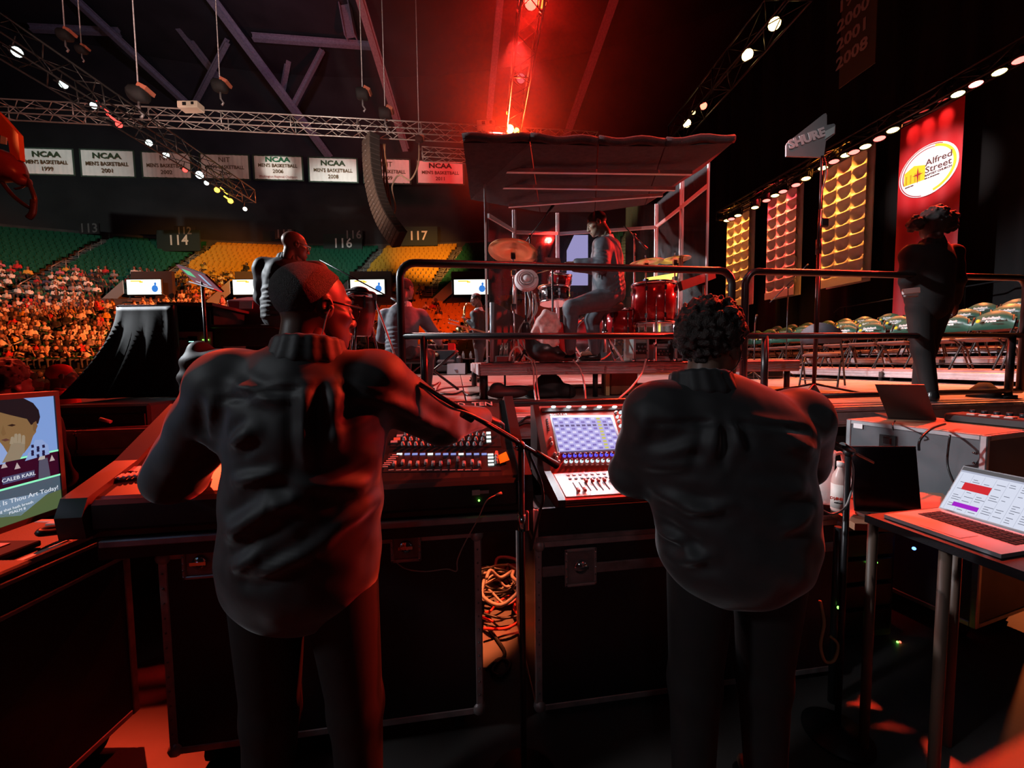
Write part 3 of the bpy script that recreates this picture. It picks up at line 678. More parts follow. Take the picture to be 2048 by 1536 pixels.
# ------------------------------------------------------------------ stage back wall: curtain, sculpted panels, church banner
XW = 11.0
b = B(); vs = []; n = 260
for i in range(n + 1):
    y = 2.0 + 24 * i / n; x = 11.75 + .10 * math.sin(y * 7.3) + .06 * math.sin(y * 12.1 + 1)
    vs += [(x, y, 0.0), (x, y, 13.5)]
b.add(vs, [(2 * i, 2 * i + 1, 2 * i + 3, 2 * i + 2) for i in range(n)], True)
thing('stage_curtain', 'black pleated curtain hanging behind the sculpted wall panels', 'curtain', b, mat('curtain_velour', (.014, .012, .012), .95, spec=.05))
pan_m = mat('panel_white_plastic', (.82, .80, .76), .32, noise=.05)
tb = B(); N_ = 12; vs = []
for j in range(N_ + 1):
    for i in range(N_ + 1):
        u, v = i / N_, j / N_
        v2 = v + .20 * (u - .5); rr = ((2 * u - 1) / 1.12) ** 2 + ((2 * v2 - 1.06) / 1.02) ** 2
        c = max(0, 1 - rr) ** .75 * min(1, 6 * u, 6 * (1 - u), 6 * v + .0, 6 * (1 - v))
        vs.append((.21 * c, (u - .5), (v - .5)))
tb.add(vs, [(j * (N_ + 1) + i, j * (N_ + 1) + i + 1, (j + 1) * (N_ + 1) + i + 1, (j + 1) * (N_ + 1) + i) for j in range(N_) for i in range(N_)], True)
tme = tb.mesh('tile'); tme.materials.append(pan_m)
def yr(px0, px1, py): return PX(px1, py, XW).y, PX(px0, py, XW).y
zb = PX(1642, 578, XW).z; zt = PX(1803, 232, XW).z
PY_ = []
for k, (a, c_, lab) in enumerate(((1453, 1497, 'farthest sculpted wall panel in yellow light, beside the drum booth'), (1533, 1590, 'sculpted wall panel in red light, second from the booth'), (1642, 1727, 'sculpted wall panel in amber light left of the church banner'))):
    y0, y1 = yr(a, c_, 500); PY_.append((y0, y1)); w_ = y1 - y0; h = zt - zb
    rt = root('wall_panel', lab, 'wall panel', (XW, (y0 + y1) / 2, zb), group='sculpted wall panels')
    B().box((.24, 0, h / 2), (.04, w_, h)).build('backing', pan_m, rt)
    B().box((-.01, 0, .12), (.04, w_, .24)).build('bottom_strip', pan_m, rt)
    nr = 10; th = (h - .24) / nr; tw = w_ / 3
    for r_ in range(nr):
        for q in range(3):
            o = bpy.data.objects.new('tile', tme); C.objects.link(o); o.parent = rt
            o.location = (0, -w_ / 2 + tw * (q + .5), .24 + th * (r_ + .5)); o.scale = (1, tw * .985, th * .985)
    ym = (y0 + y1) / 2
    cols = [((1, .32, .04), (1, .12, .03)), ((1, .035, .045), (1, .3, .05)), ((1, .30, .035), (1, .10, .03))][k]
    for dy, cc, pw in ((-.35, cols[0], 1), (.35, cols[0], 1), (0, cols[1], .45)):
        spot('panel_wash', (10.45, ym + dy, zt + .5), (XW + .1, ym + dy * .8, zb + .9), cc, (900, 1000, 900)[k] * pw, 44, .6, .05)
# church banner
y0, y1 = yr(1803, 1929, 300); ym = (y0 + y1) / 2; w_ = y1 - y0; zt4 = PX(1866, 225, XW).z; zb4 = 2.1
cz = PX(1862, 340, XW).z
rt = root('church_banner', 'tall red banner with a round white church logo beside the curtain', 'banner', (XW - .05, ym, cz))
M0 = MW[rt]
red_cloth = mat('red_banner_cloth', (.55, .012, .018), .55, noise=.05, scale=2, bump=.05, bscale=3)
LM = basis((0, 0, 0), (0, -1, 0), (0, 0, 1))
def flat(name, pts, m, lift):   # polygon given in banner coordinates (right, up)
    b = B(); b.prism([LM @ Vector((x, y, lift)) for x, y in pts], LM.to_3x3() @ Vector((0, 0, .004))); return b.build(name, m, rt)
def circ(r, n=40, a0=0, a1=360, cx=0, cy=0): return [(cx + r * math.cos(R(a0 + (a1 - a0) * i / n)), cy + r * math.sin(R(a0 + (a1 - a0) * i / n))) for i in range(n + (a1 - a0 < 360))]
b = B(); vs = []
for i in range(25):
    x = -w_ / 2 + w_ * i / 24
    for z in (zb4 - cz, zt4 - cz): vs.append(LM @ Vector((x, z, .01 * math.sin(i * .9))))
b.add(vs, [(2 * i, 2 * i + 2, 2 * i + 3, 2 * i + 1) for i in range(24)], True); b.build('cloth', red_cloth, rt)
pw = mat('print_white', (.9, .9, .9), .6); pyel = mat('print_yellow', (.85, .55, .02), .6); pbr = mat('print_brown', (.10, .03, .03), .6); prd = mat('print_darkred', (.35, .01, .02), .6)
r0 = w_ * .47
flat('logo_disc', circ(r0), pw, .02)
def arc(name, ra, rb, a0, a1, m, lift): flat(name, circ(ra, 30, a0, a1) + circ(rb, 30, a0, a1)[::-1], m, lift)
arc('logo_arc', r0 * .97, r0 * .94, 60, 260, prd, .025); arc('logo_arc', r0 * .93, r0 * .84, -75, 75, pyel, .025); arc('logo_arc', r0 * .87, r0 * .84, 75, 200, prd, .025)
bx = -r0 * .45
for k, pts in enumerate(([(bx - .2, -.17), (bx - .2, .12), (bx + .0, .22), (bx + .22, .14), (bx + .22, -.19)],)): flat('logo_building', [(x * r0 / .57, y * r0 / .57) for x, y in pts], pyel, .025)
for q in range(4): flat('logo_column', [(bx - .17 + .09 * q, -.16), (bx - .14 + .09 * q, -.16), (bx - .14 + .09 * q, .04), (bx - .17 + .09 * q, .04)], mat('print_darkyellow', (.5, .3, .01), .6), .03)
flat('logo_cross', [(bx + .08 + x, -.02 + y) for x, y in ((0, .17), (.018, .02), (.11, 0), (.018, -.02), (0, -.2), (-.018, -.02), (-.11, 0), (-.018, .02))], prd, .035)
for t, sz, x, y in (('Alfred', .2, -.04, .16), ('Street', .2, -.04, .0), ('BAPTIST CHURCH', .062, -.04, -.115), ('SINCE 1803', .035, -.43, -.225), ('this is discipleship', .04, -.04, -.18)):
    text(t, sz, LM @ Matrix.Translation((x * r0 / .57, y * r0 / .57, .03)), pbr, parent=rt, align='LEFT', bold=.003, world=False)
B().cyl((0, -w_ / 2 - .03, zt4 - cz), (0, w_ / 2 + .03, zt4 - cz), .025).build('top_pole', steel, rt)
for q in (-.5, .5): B().cyl((0, q * w_, zt4 - cz), (-.58, q * w_, PX(1866, 205, 10.35).z - cz), .012, n=6).build('hanger', steel, rt)
spot('banner_spot', (7.6, ym - 1.4, 6.4), (XW, ym, cz), (1, .94, .92), 950, 30, .8, .05)
for dy in (-.35, .05, .4): spot('banner_red', (10.4, ym + dy, zt4 + .35), (XW + .02, ym + dy * .8, zt4 - .38), (1, .2, .16), 70, 22, .6, .04)
# lamps that rake over the chairs from behind
for yy in (5.2, 8.0, 10.8): spot('chair_rim', (10.9, yy, 7.4), (8.3, yy - 1.6, 1.9), (1, .2, .05), 5000, 52, .8, .1)
# ------------------------------------------------------------------ choir risers and folding chairs
riser_top = mat('riser_top_red_brown', (.32, .16, .15), .5, noise=.2); rowname = ['front', 'middle', 'back']
for lv in range(3):
    for k in range(4):
        x0 = 7.2 + 1.23 * lv; yy = 3.2 + 2.44 * k; z = ZS + .2 * (lv + 1)
        rt = root('choir_riser', 'silver-edged choir riser deck, %s level, %s from the near end' % (rowname[lv], row_txt[k]), 'riser', (x0, yy, ZS), group='choir riser decks')
        B().box((.61, 1.22, z - ZS - .015), (1.2, 2.42, .03)).build('deck_board', riser_top, rt)
        b = B(); b.box((.01, 1.22, z - ZS - .085), (.04, 2.42, .11), bev=.006); b.build('front_rail', alu, rt)
        b = B(); b.box((-.013, 1.22, z - ZS - .06), (.008, 2.42, .012)); b.box((-.013, 1.22, z - ZS - .11), (.008, 2.42, .012)); b.build('rail_groove', alud, rt)
        b = B(); b.box((1.19, 1.22, z - ZS - .085), (.04, 2.42, .11)); b.box((.6, .02, z - ZS - .085), (1.16, .04, .11)); b.box((.6, 2.42, z - ZS - .085), (1.16, .04, .11)); b.build('side_frame', alud, rt)
        for a_ in (.06, 1.14):
            for c_ in (.08, 2.34): B().cyl((a_, c_, 0), (a_, c_, z - ZS - .03), .025, n=8).build('leg', steel, rt)
        B().box((-.02, .0, z - ZS - .09), (.05, .07, .09), bev=.01).build('joint_clamp', black, rt)
chair_g = mat('chair_green_vinyl', (.02, .10, .065), .38, noise=.12); chair_s = mat('chair_seat_vinyl', (.10, .05, .045), .4); chair_f = mat('chair_frame', (.03, .028, .027), .4, .4)
logo_y = mat('chair_logo_yellow', (.8, .6, .02), .6); logo_w = mat('chair_logo_white', (.75, .75, .72), .6)
def folding_chair(lab, logo=True, bm_=chair_g, sm_=chair_s, grp='choir folding chairs'):
    rt = root('folding_chair', lab, 'chair', group=grp)           # faces -X
    b = B(); n = 8; vs = []
    for k in range(n + 1):
        y = -.23 + .46 * k / n; x = .20 + .05 - 1.1 * (y * y); top = .885 - 2.5 * y * y
        for dx in (0, .035):
            vs += [(x + dx - .03, y, .60), (x + dx + .03, y, top)]
    fs = []
    for k in range(n):
        a = 4 * k; fs += [(a, a + 4, a + 5, a + 1), (a + 2, a + 3, a + 7, a + 6), (a + 1, a + 5, a + 7, a + 3), (a, a + 2, a + 6, a + 4)]
    b.add(vs, fs, True); b.build('backrest', bm_, rt)
    b = B(); b.box((-.02, 0, .45), (.40, .42, .045), (0, R(4), 0), bev=.02); b.build('seat', sm_, rt)
    for s in (-1, 1):
        B().tube([(-.25, s * .23, 0), (.05, s * .225, .42), (.20, s * .215, .62), (.235, s * .2, .80)], .013, 6).build('leg', chair_f, rt)
        B().tube([(.30, s * .21, 0), (.1, s * .21, .30), (-.10, s * .21, .44)], .012, 6).build('leg', chair_f, rt)
    b = B(); b.cyl((-.19, -.225, .09), (-.19, .225, .09), .009, n=6); b.cyl((.25, -.205, .09), (.25, .205, .09), .009, n=6); b.build('crossbar', chair_f, rt)
    if logo:
        M = basis((.20, .14, .73), (-.2, -1, 0), (.06, 0, .25))
        b = B(); b.lathe([(.001, 0), (.028, 0), (.028, .003), (.001, .003)], 12, M @ Matrix.Translation((.01, 0, .022))); b.build('logo_mark', logo_y, rt)
        text('EagleBank\n   Arena', .052, M @ Matrix.Translation((.05, .012, .02)) , logo_w, parent=rt, align='LEFT', bold=.002, world=False, depth=.001)
    return rt
ch0 = None
for lv in range(3):
    for k in range(15):
        lab = 'green-backed folding chair, number %s from the near end of the %s riser row' % (row_txt[k] if k < 12 else ['thirteenth', 'fourteenth', 'fifteenth'][k - 12], rowname[lv])
        lab = lab.replace('number ', '')
        loc = (7.2 + 1.23 * lv + .62 + random.uniform(-.06, .06), 3.62 + .56 * k + random.uniform(-.04, .04), ZS + .2 * (lv + 1)); rz = R(random.uniform(-7, 9) + 14)
        if ch0 is None: ch0 = folding_chair(lab); ch0.location = loc; ch0.rotation_euler = (0, 0, rz)
        else: clone(ch0, loc, rz, lab)
p = PD(1643, 775, 5.55); gc = folding_chair('lone plain grey folding chair on the stage floor before the risers', False, mat('chair_grey_fabric', (.045, .05, .06), .7), chair_s, None); gc.location = (p.x, p.y, ZS); gc.rotation_euler = (0, 0, R(215))
# low railing behind the risers and small speaker box by the riser end
p = PD(1530, 722, 7.8); rt = root('stage_box', 'low grey stage box at the far end of the front riser', 'box', (p.x - .1, p.y + .2, ZS + 0))
B().box((0, 0, .2), (.9, .6, .4), bev=.02).build('body', mat('box_grey', (.12, .09, .09), .5), rt); B().box((0, -.305, .2), (.8, .02, .3)).build('front_grille', blackm, rt)
# ------------------------------------------------------------------ antenna paddle on its tall stand
p0 = PD(1627, 790, 4.0); zt_ = PD(1625, 312, 4.0).z
rt = root('antenna_stand', 'tall black stand holding the grey paddle antenna, right of the railing gap', 'stand', (p0.x, p0.y, ZS))
H = zt_ - ZS
B().cyl((0, 0, .1), (0, 0, H * .62), .017).build('lower_tube', steel, rt); B().cyl((0, 0, H * .6), (0, 0, H), .010).build('upper_tube', steel, rt)
B().cyl((0, 0, H * .60), (0, 0, H * .66), .026).build('collar_clamp', black, rt); B().box((.05, 0, H * .73), (.09, .04, .09), bev=.01).build('clamp', black, rt)
B().cyl((-.03, -.02, H * .62), (-.02, -.02, H * .78), .012).build('side_rod', steel, rt)
b = B(); b.lathe([(.09, 0), (.085, .03), (.03, .11), (.02, .13)], 4); b.build('base_hub', black, rt)
sd = lambda x, y, z: SIDE * x + HEAD * y + Vector((0, 0, z))
for k, v in enumerate((sd(.46, -.12, .0), sd(-.3, .3, 0), sd(-.25, -.2, 0))):
    B().cyl((0, 0, .13), v + Vector((0, 0, .02)), .012).build('leg', steel, rt); B().cyl(v * .94 + Vector((0, 0, .025)), v * 1.04 + Vector((0, 0, .015)), .022).build('rubber_foot', black, rt)
B().tube([(.01, -.01, H), (.06, 0, H * .93), (.02, .02, H * .8), (.03, .0, H * .5), (.02, 0, .2)], .006, 6, res=5).build('cable', cable, rt)
pm = mat('antenna_grey', (.24, .28, .29), .45, noise=.08)
ap = [(1573, 312), (1573, 290), (1576, 284), (1647, 228), (1652, 226), (1654, 230), (1654, 250), (1668, 247), (1671, 250), (1670, 268), (1652, 282), (1648, 312), (1644, 314)]
c = PD(1613, 285, 4.0); ar = root('paddle_antenna', 'grey log-periodic paddle antenna marked SHURE on top of its stand', 'antenna', (c.x, c.y, c.z)); 
b = B(); b.prism([PD(x, y, 4.0) for x, y in ap], HEAD * .02); b.build('paddle', pm, ar, world=True)
b = B(); b.prism([PD(x, y, 3.985) for x, y in [(1651, 262), (1670, 252), (1669, 266), (1652, 277)]], HEAD * .05); b.build('clip', mat('clip_cyan', (.55, .75, .75), .3), ar, world=True)
text('SHURE', .115, basis(PD(1614, 277, 3.99), SIDE + Vector((0, 0, .36)), (0, 0, 1)), white, parent=ar, bold=.006, sx=1.1)
# a slim microphone stand on the front of the stage floor and one on the riser
def mic_stand(px, pbase, ptop, d, lab, boom=None, mic=True, z0=ZS):
    p = PD(px, pbase, d); rt = root('microphone_stand', lab, 'stand', (p.x, p.y, z0)); zt = PD(px, ptop, d).z - z0
    B().cyl((0, 0, .03), (0, 0, zt), .011, n=8).build('pole', steel, rt)
    for k in range(3):
        a = 2.1 * k + .5; B().cyl((0, 0, .16), (.26 * math.cos(a), .26 * math.sin(a), .012), .009, n=6).build('leg', steel, rt)
    if boom:
        q0 = PD(*boom[0], d) - Vector((p.x, p.y, z0)); q1 = PD(*boom[1], d) - Vector((p.x, p.y, z0))
        B().cyl(q0, q1, .008, n=6).build('boom', steel, rt); B().ball((0, 0, zt), .025).build('boom_clutch', black, rt)
        if mic: B().cyl(q1, q1 + (q1 - q0).normalized() * .16, .012, .022, n=8).build('microphone', black, rt)
    elif mic:
        B().cyl((0, 0, zt), (.03, 0, zt + .14), .012, .02, n=8).build('microphone', black, rt)
    return rt
mic_stand(1571, 757, 575, 8.2, 'slim boom microphone stand in front of the red panel', ((1540, 605), (1605, 540)))
mic_stand(1508, 735, 645, 7.0, 'short microphone stand beside the curly-haired operator face')
# ------------------------------------------------------------------ stage railings
def rail_panel(x0, x1, y, zt, zm, zb, legs, lab, r=.029, left_round=True, right_round=True):
    rt = root('stage_railing', lab, 'railing', ((x0 + x1) / 2, y, ZS))
    c = .11; pts = []
    def arcp(cx, cz, a0, a1): return [Vector((cx + c * math.cos(R(a0 + (a1 - a0) * k / 5)), y, cz + c * math.sin(R(a0 + (a1 - a0) * k / 5)))) for k in range(6)]
    pts = [Vector((x0, y, zb))] + arcp(x0 + c, zt - c, 180, 90) + arcp(x1 - c, zt - c, 90, 0) + [Vector((x1, y, zb))]
    B().tube(pts, r, 10).build('frame_tube', steel, rt, world=True)
    B().cyl((x0, y, zm), (x1, y, zm), r * .9).build('mid_rail', steel, rt, world=True); B().cyl((x0, y, zb), (x1, y, zb), r * .9).build('bottom_rail', steel, rt, world=True)
    for x in legs:
        B().cyl((x, y - .0, ZS), (x, y, zm), r * .95).build('leg', steel, rt, world=True); B().cyl((x, y, ZS), (x, y, ZS + .03), r * 2).build('foot_plate', steel, rt, world=True)
    return rt
YR = 2.93
zt_r, zm_r, zb_r = PY(1200, 535, YR).z, PY(1200, 672, YR).z, PY(1200, 803, YR).z
rail_panel(PY(800, 560, YR).x, PY(1464, 560, YR).x, YR, zt_r, zm_r, zb_r, [PY(848, 700, YR).x, PY(1420, 700, YR).x], 'black tube railing panel in front of the drum riser')
xr = PY(1491, 560, YR).x
rail_panel(xr, xr + 2.9, YR, zt_r, zm_r, zb_r, [PY(1530, 700, YR).x, PY(2022, 700, YR).x], 'black tube railing panel before the choir chairs at right')
rb_ = B(); rb_.lathe([(.12, 0), (.11, .06), (.04, .14)], 8, Matrix.Translation((PY(2003, 780, YR).x, YR + .12, ZS))); thing('sandbag', 'dark lump of bag lying by the foot of the right railing', 'bag', rb_, blackm)
# ------------------------------------------------------------------ drum riser
YD = PD(962, 735, 3.95).y; XD0 = PY(962, 735, YD).x; XD1 = XD0 + 3.66; ZD = PY(1200, 723, YD).z
rt = root('drum_riser', 'low silver-edged drum riser on legs carrying the booth', 'riser', (XD0, YD, ZS)); hh = ZD - ZS
B().box((1.83, 1.25, hh - .015), (3.66, 2.5, .03)).build('deck_board', deckm, rt)
b = B(); b.box((1.83, -.0, hh - .07), (3.68, .05, .125), bev=.008); b.build('front_rail', alud, rt)
b = B()
for z in (.035, .07, .1): b.box((1.83, -.028, hh - z), (3.68, .01, .012))
b.build('rail_groove', alu, rt)
b = B(); b.box((0, 1.25, hh - .07), (.05, 2.5, .12)); b.box((3.66, 1.25, hh - .07), (.05, 2.5, .12)); b.box((1.83, 2.5, hh - .07), (3.66, .05, .12)); b.build('side_frame', alud, rt)
for x in (.03, 1.25, 2.44, 3.6):
    for y in (.08, 2.4): B().cyl((x, y, 0), (x, y, hh - .05), .03 if x > .1 else .045, n=8).build('leg', steel, rt)
# ------------------------------------------------------------------ drum booth: acrylic panels, hinged frames and padded roof
carpet = mat('roof_carpet', (.045, .035, .035), .95, noise=.25, scale=20, bump=.4, bscale=120)
frame_w = mat('panel_hinge_white', (.72, .66, .66), .35)
edge_m = mat('acrylic_edge', (.75, .82, .82), .2)
bt = root('drum_booth', 'clear acrylic drum booth with a padded carpet roof on the riser', 'drum booth', (XD0 + 1.8, YD + 1.3, ZD))
P2 = [((972, 334), 4.0), ((1028, 420), 5.1), ((1115, 426), 5.75), ((1313, 408), 5.75), ((1364, 362), 5.0), ((1420, 308), 4.35)]    # tops of the panel corners
pts = [(PD(x, y, d).xy, PD(x, y, d).z) for (x, y), d in P2]
mids = [430, 464, 468, 455, 415, 370]
for i in range(5):
    (a, za), (c_, zc) = pts[i], pts[i + 1]; A, D = Vector((*a, 0)), Vector((*c_, 0)); nrm = (D - A).cross(Vector((0, 0, 1))).normalized()
    zma, zmc = PD(P2[i][0][0], mids[i], P2[i][1]).z, PD(P2[i + 1][0][0], mids[i + 1], P2[i + 1][1]).z; zm = (zma + zmc) / 2
    A2, D2 = A + (D - A) * .02, A + (D - A) * .98
    up = Vector((0, 0, 1))
    for lo1, hi1, lo2, hi2, nm in ((ZD + .01, zma - .01, ZD + .01, zmc - .01, 'lower_pane'), (zma + .01, za, zmc + .01, zc, 'upper_pane')):
        b = B(); b.prism([A2 + up * lo1, D2 + up * lo2, D2 + up * hi2, A2 + up * hi1], nrm * .012); b.build(nm, acryl, bt, world=True)
    b = B(); q = (D - A).normalized()
    b.prism([A2 + up * (zma - .022), D2 + up * (zmc - .022), D2 + up * (zmc + .022), A2 + up * (zma + .022)], nrm * .02); b.build('cross_strip', frame_w, bt, world=True)
for i in range(6):
    a, z = pts[i]; b = B(); r_ = .02 if i not in (0, 5) else .012
    b.box((a.x - .014, a.y, (ZD + z) / 2), (.02, .02, z - ZD)); b.build('post', frame_w if i else edge_m, bt, world=True)
    if 0 < i < 5: b = B(); b.box((a.x + .016, a.y, (ZD + z) / 2), (.02, .02, z - ZD)); b.build('post', frame_w, bt, world=True)
# padded roof: four carpet-covered boards side by side, sloping down to the back
F = [(925, 286), (1060, 287), (1196, 292), (1330, 293), (1466, 286)]; dF = 3.35
Bk = [(940, 399), (1080, 424), (1190, 424), (1290, 410), (1405, 338)]; dB = [4.3, 5.6, 5.9, 5.7, 4.3]
for i in range(4):
    quad = [PD(*F[i], dF), PD(*F[i + 1], dF + .02), PD(*Bk[i + 1], dB[i + 1]), PD(*Bk[i], dB[i])]
    sag = .03 if i in (1, 2) else 0
    b = B(); g = (quad[1] - quad[0]).normalized() * .006
    b.prism([quad[0] + g, quad[1] - g, quad[2] - g, quad[3] + g], Vector((0, 0, .05 + .02 * (i in (0, 3))))); b.build('roof_board', carpet, bt, world=True)
    L_ = quad[1] - quad[0]; b = B()
    b.tube([quad[0] + L_ * t + Vector((0, -.01, .035 + .012 * math.sin(9 * t + i))) for t in [k / 8 for k in range(9)]], .034, 7); b.build('roof_hem', carpet, bt, world=True)
for (x0, y0, x1, y1, d0, d1) in ((970, 341, 1383, 346, 3.85, 3.85), (972, 373, 1350, 378, 4.25, 4.25), (1017, 412, 1325, 390, 4.75, 4.75)):
    p, q = PD(x0, y0, d0), PD(x1, y1, d1); b = B(); fm = frame_of(p, q); b.box((p + q) / 2, (.035, .035, (q - p).length), fm); b.build('roof_batten', frame_w, bt, world=True)
# left end wing board and upright
p = PD(983, 610, 3.95); b = B(); b.prism([PD(985, 604, 3.97), PD(1057, 640, 4.6), PD(1057, 722, 4.6), PD(985, 722, 3.97)], HEAD * .03); thing('baffle_board', 'dark baffle board standing at the left end of the drum riser', 'board', b, mat('baffle_dark', (.05, .03, .03), .8))
b = B(); b.cyl(PD(984, 605, 3.93), PD(984, 724, 3.93), .022); thing('riser_post', 'grey-blue upright post at the left front corner of the drum booth', 'post', b, mat('post_grey', (.22, .25, .28), .4, .3))
# ------------------------------------------------------------------ drum kit
shell = mat('drum_red_lacquer', (.30, .008, .012), .15, .1); hoop = chrome; skin_w = mat('drum_head', (.72, .66, .64), .5, noise=.06); cym = mat('cymbal_bronze', (.62, .42, .2), .28, 1, noise=.15, scale=9)
def drum(name, lab, c, r, h, ax=(0, 0, 1), m=shell, legs=0, lugs=8, cat='drum'):
    c = Vector(c); fm = frame_of(Vector((0, 0, 0)), Vector(ax)).to_4x4(); M = fm.copy(); rt = root(name, lab, cat, c, rot=M.to_euler(), group='drum kit')
    B().lathe([(r, -h / 2), (r, h / 2)], 28).build('shell', m, rt)
    for s in (-1, 1):
        B().lathe([(r * 1.0, s * h / 2 - .015), (r * 1.05, s * h / 2 - .015), (r * 1.05, s * (h / 2) + .012), (r * .97, s * h / 2 + .012)], 28).build('hoop', hoop, rt)
        B().lathe([(.001, s * (h / 2 + .002)), (r * .98, s * (h / 2 + .001))], 28).build('drumhead', skin_w, rt)
    for k in range(lugs):
        a = 2 * math.pi * k / lugs; x, y = r * math.cos(a), r * math.sin(a)
        b = B(); b.cyl((x * 1.04, y * 1.04, -h / 2), (x * 1.04, y * 1.04, h / 2), .005, n=5)
        for s in (-1, 1): b.box((x * 1.03, y * 1.03, s * (h / 2 - .07)), (.025, .025, .05), (0, 0, a))
        b.build('lug', chrome, rt, fix=False)
    return rt
def gp(px, py, d): return PD(px, py, d)
p = gp(1307, 609, 4.35); ft = drum('floor_tom', 'large red lacquered floor tom at the drummer\'s right', (p.x, p.y, p.z), .235, .43)
for k in range(3):
    a = 2.09 * k - .9; x, y = .255 * math.cos(a), .255 * math.sin(a)
    B().tube([(x, y, .05), (x, y, -.25), (x * 1.1, y * 1.1, ZD - p.z)], .008, 6).build('leg', chrome, ft)
p = gp(1240, 648, 4.5); drum('rack_tom', 'smaller red tom low behind the floor tom', p, .2, .3)
p = gp(1110, 592, 4.75); drum('snare_drum', 'dark snare drum with chrome lugs before the drummer\'s knee', p, .18, .17, (0, .1, 1), mat('snare_dark', (.03, .02, .022), .2, .3))
p = gp(1120, 560, 5.1); drum('rack_tom', 'small mounted tom behind the snare drum', p, .14, .16, (.1, -.3, 1))
p = gp(1176, 676, 5.2); bd = drum('bass_drum', 'bass drum with a pale pink-lit head behind the drummer\'s legs', (p.x, p.y, ZD + .29), .28, .4, (.1, -1, .02), shell, lugs=10)
b = B(); b.lathe([(.21, 0), (.225, 0), (.225, .004), (.21, .004)], 30, Matrix.Translation((0, 0, .203))); b.build('head_ring', mat('ring_grey', (.25, .2, .2), .6), bd)
b = B()
for k in range(3): b.ball((.02 - .05 * k, -.04 + .05 * k, .203), (.09, .07, .003), 10, 4)
b.build('head_print', mat('print_pale', (.8, .74, .72), .6), bd)
def cymbal(px, py, d, r, tilt, pbase, lab, boom=None):
    p = gp(px, py, d); rt = root('cymbal', lab, 'cymbal', (p.x, p.y, ZD if pbase is None else ZD), group='drum kit cymbals'); z = p.z - ZD
    M = Matrix.Translation((0, 0, z)) @ Euler(tilt).to_matrix().to_4x4()
    B().lathe([(.012, .03), (r * .1, .028), (r * .17, .006), (r * .6, -.004), (r, -.022), (r, -.025), (r * .6, -.007), (r * .17, .002), (.012, .026)], 32, M).build('bronze', cym, rt)
    B().cyl(M @ Vector((0, 0, .03)), M @ Vector((0, 0, .07)), .008, n=6).build('wing_nut', chrome, rt)
    b = B(); b.cyl((0, 0, .25), (0, 0, z - .03), .010, n=7); b.cyl((0, 0, .05), (0, 0, z * .5), .014, n=7); b.build('pole', chrome, rt)
    b = B(); b.box((.0, 0, z * .5), (.05, .05, .06)); b.box((0, 0, z * .8), (.04, .06, .05)); b.box((0, 0, z - .06), (.05, .03, .07)); b.build('clamp', chrome, rt)
    for k in range(3):
        a = 2.09 * k + .3; B().cyl((0, 0, .28), (.24 * math.cos(a), .24 * math.sin(a), .01), .009, n=6).build('leg', chrome, rt)
    return rt
cymbal(1026, 501, 4.25, .27, (R(-14), R(9), 0), None, 'large tilted crash cymbal at the left side of the booth')
cymbal(1292, 522, 4.7, .2, (R(-3), R(-4), 0), None, 'red-lit cymbal right of the drummer'); cymbal(1350, 516, 5.0, .19, (R(-2), R(-3), 0), None, 'small flat cymbal at the right booth wall')
cymbal(1105, 572, 5.0, .19, (R(-4), R(2), 0), None, 'pair of hi-hat cymbals above the snare drum')
# fan on gooseneck
p = gp(1053, 561, 4.05); M = basis((0, 0, 0), SIDE, Vector((0, .35, 1)))
rt = root('clip_fan', 'round white fan head glowing pink on a stand left of the drummer', 'fan', (p.x, p.y, ZD))
T = Matrix.Translation((0, 0, p.z - ZD)) @ M
fanm = mat('fan_white', (.85, .80, .82), .45)
B().lathe([(.001, -.07), (.08, -.07), (.1, -.045), (.125, -.01), (.125, .02), (.115, .03), (.10, .035)], 24, T).build('housing', fanm, rt)
for rr in (.105, .085, .065): B().lathe([(rr - .006, .032 + (.105 - rr) * .25), (rr, .04 + (.105 - rr) * .25), (rr + .004, .032 + (.105 - rr) * .25)], 24, T).build('grille_ring', fanm, rt)
B().lathe([(.001, .052), (.035, .05), (.04, .04), (.04, .03)], 18, T).build('hub_cap', fanm, rt)
B().cyl((0, 0.04, .02), (0, .04, p.z - ZD - .06), .012).build('pole', steel, rt)
for k in range(3): B().cyl((0, .04, .15), (.22 * math.cos(2.1 * k), .04 + .22 * math.sin(2.1 * k), .012), .01, n=6).build('leg', steel, rt)
# tablet, mic booms and hardware inside the booth
b = B(); b.prism([gp(1088, 527, 4.2), gp(1122, 528, 4.2), gp(1120, 519, 4.35), gp(1090, 517, 4.35)], Vector((0, 0, .015))); b.cyl(gp(1105, 524, 4.27), (gp(1105, 524, 4.27).x, gp(1105, 524, 4.27).y, ZD), .012)
thing('tablet_stand', 'dark tablet on a stand in front of the drummer\'s hands', 'tablet', b, black)
mic_stand(1062, 722, 472, 5.2, 'overhead boom microphone stand above the crash cymbal', ((1050, 486), (1092, 430)), z0=ZD)
mic_stand(1267, 722, 470, 5.5, 'overhead boom microphone stand right of the drummer', ((1248, 452), (1278, 482)), z0=ZD)
mic_stand(1068, 722, 590, 4.3, 'black hardware stand under the pink fan', None, False, z0=ZD); mic_stand(1010, 722, 620, 4.4, 'chrome hardware stand beside the baffle board', None, False, z0=ZD)
b = B()
for k in range(4):
    x = 1052 + 6 * k
    b.tube([gp(x, 575 + 4 * k, 4.15), gp(x + 10 - 9 * (k % 2), 620, 4.1), gp(x - 14, 660, 4.1), gp(x - 12 + 5 * k, 700, 4.05), gp(x + 12, 722, 4.0)], .0085, 6, res=6)
thing('cable_bundle', 'pale cables hanging down from the fan stand to the riser', 'cables', b, mat('cable_pale', (.45, .48, .46), .5))
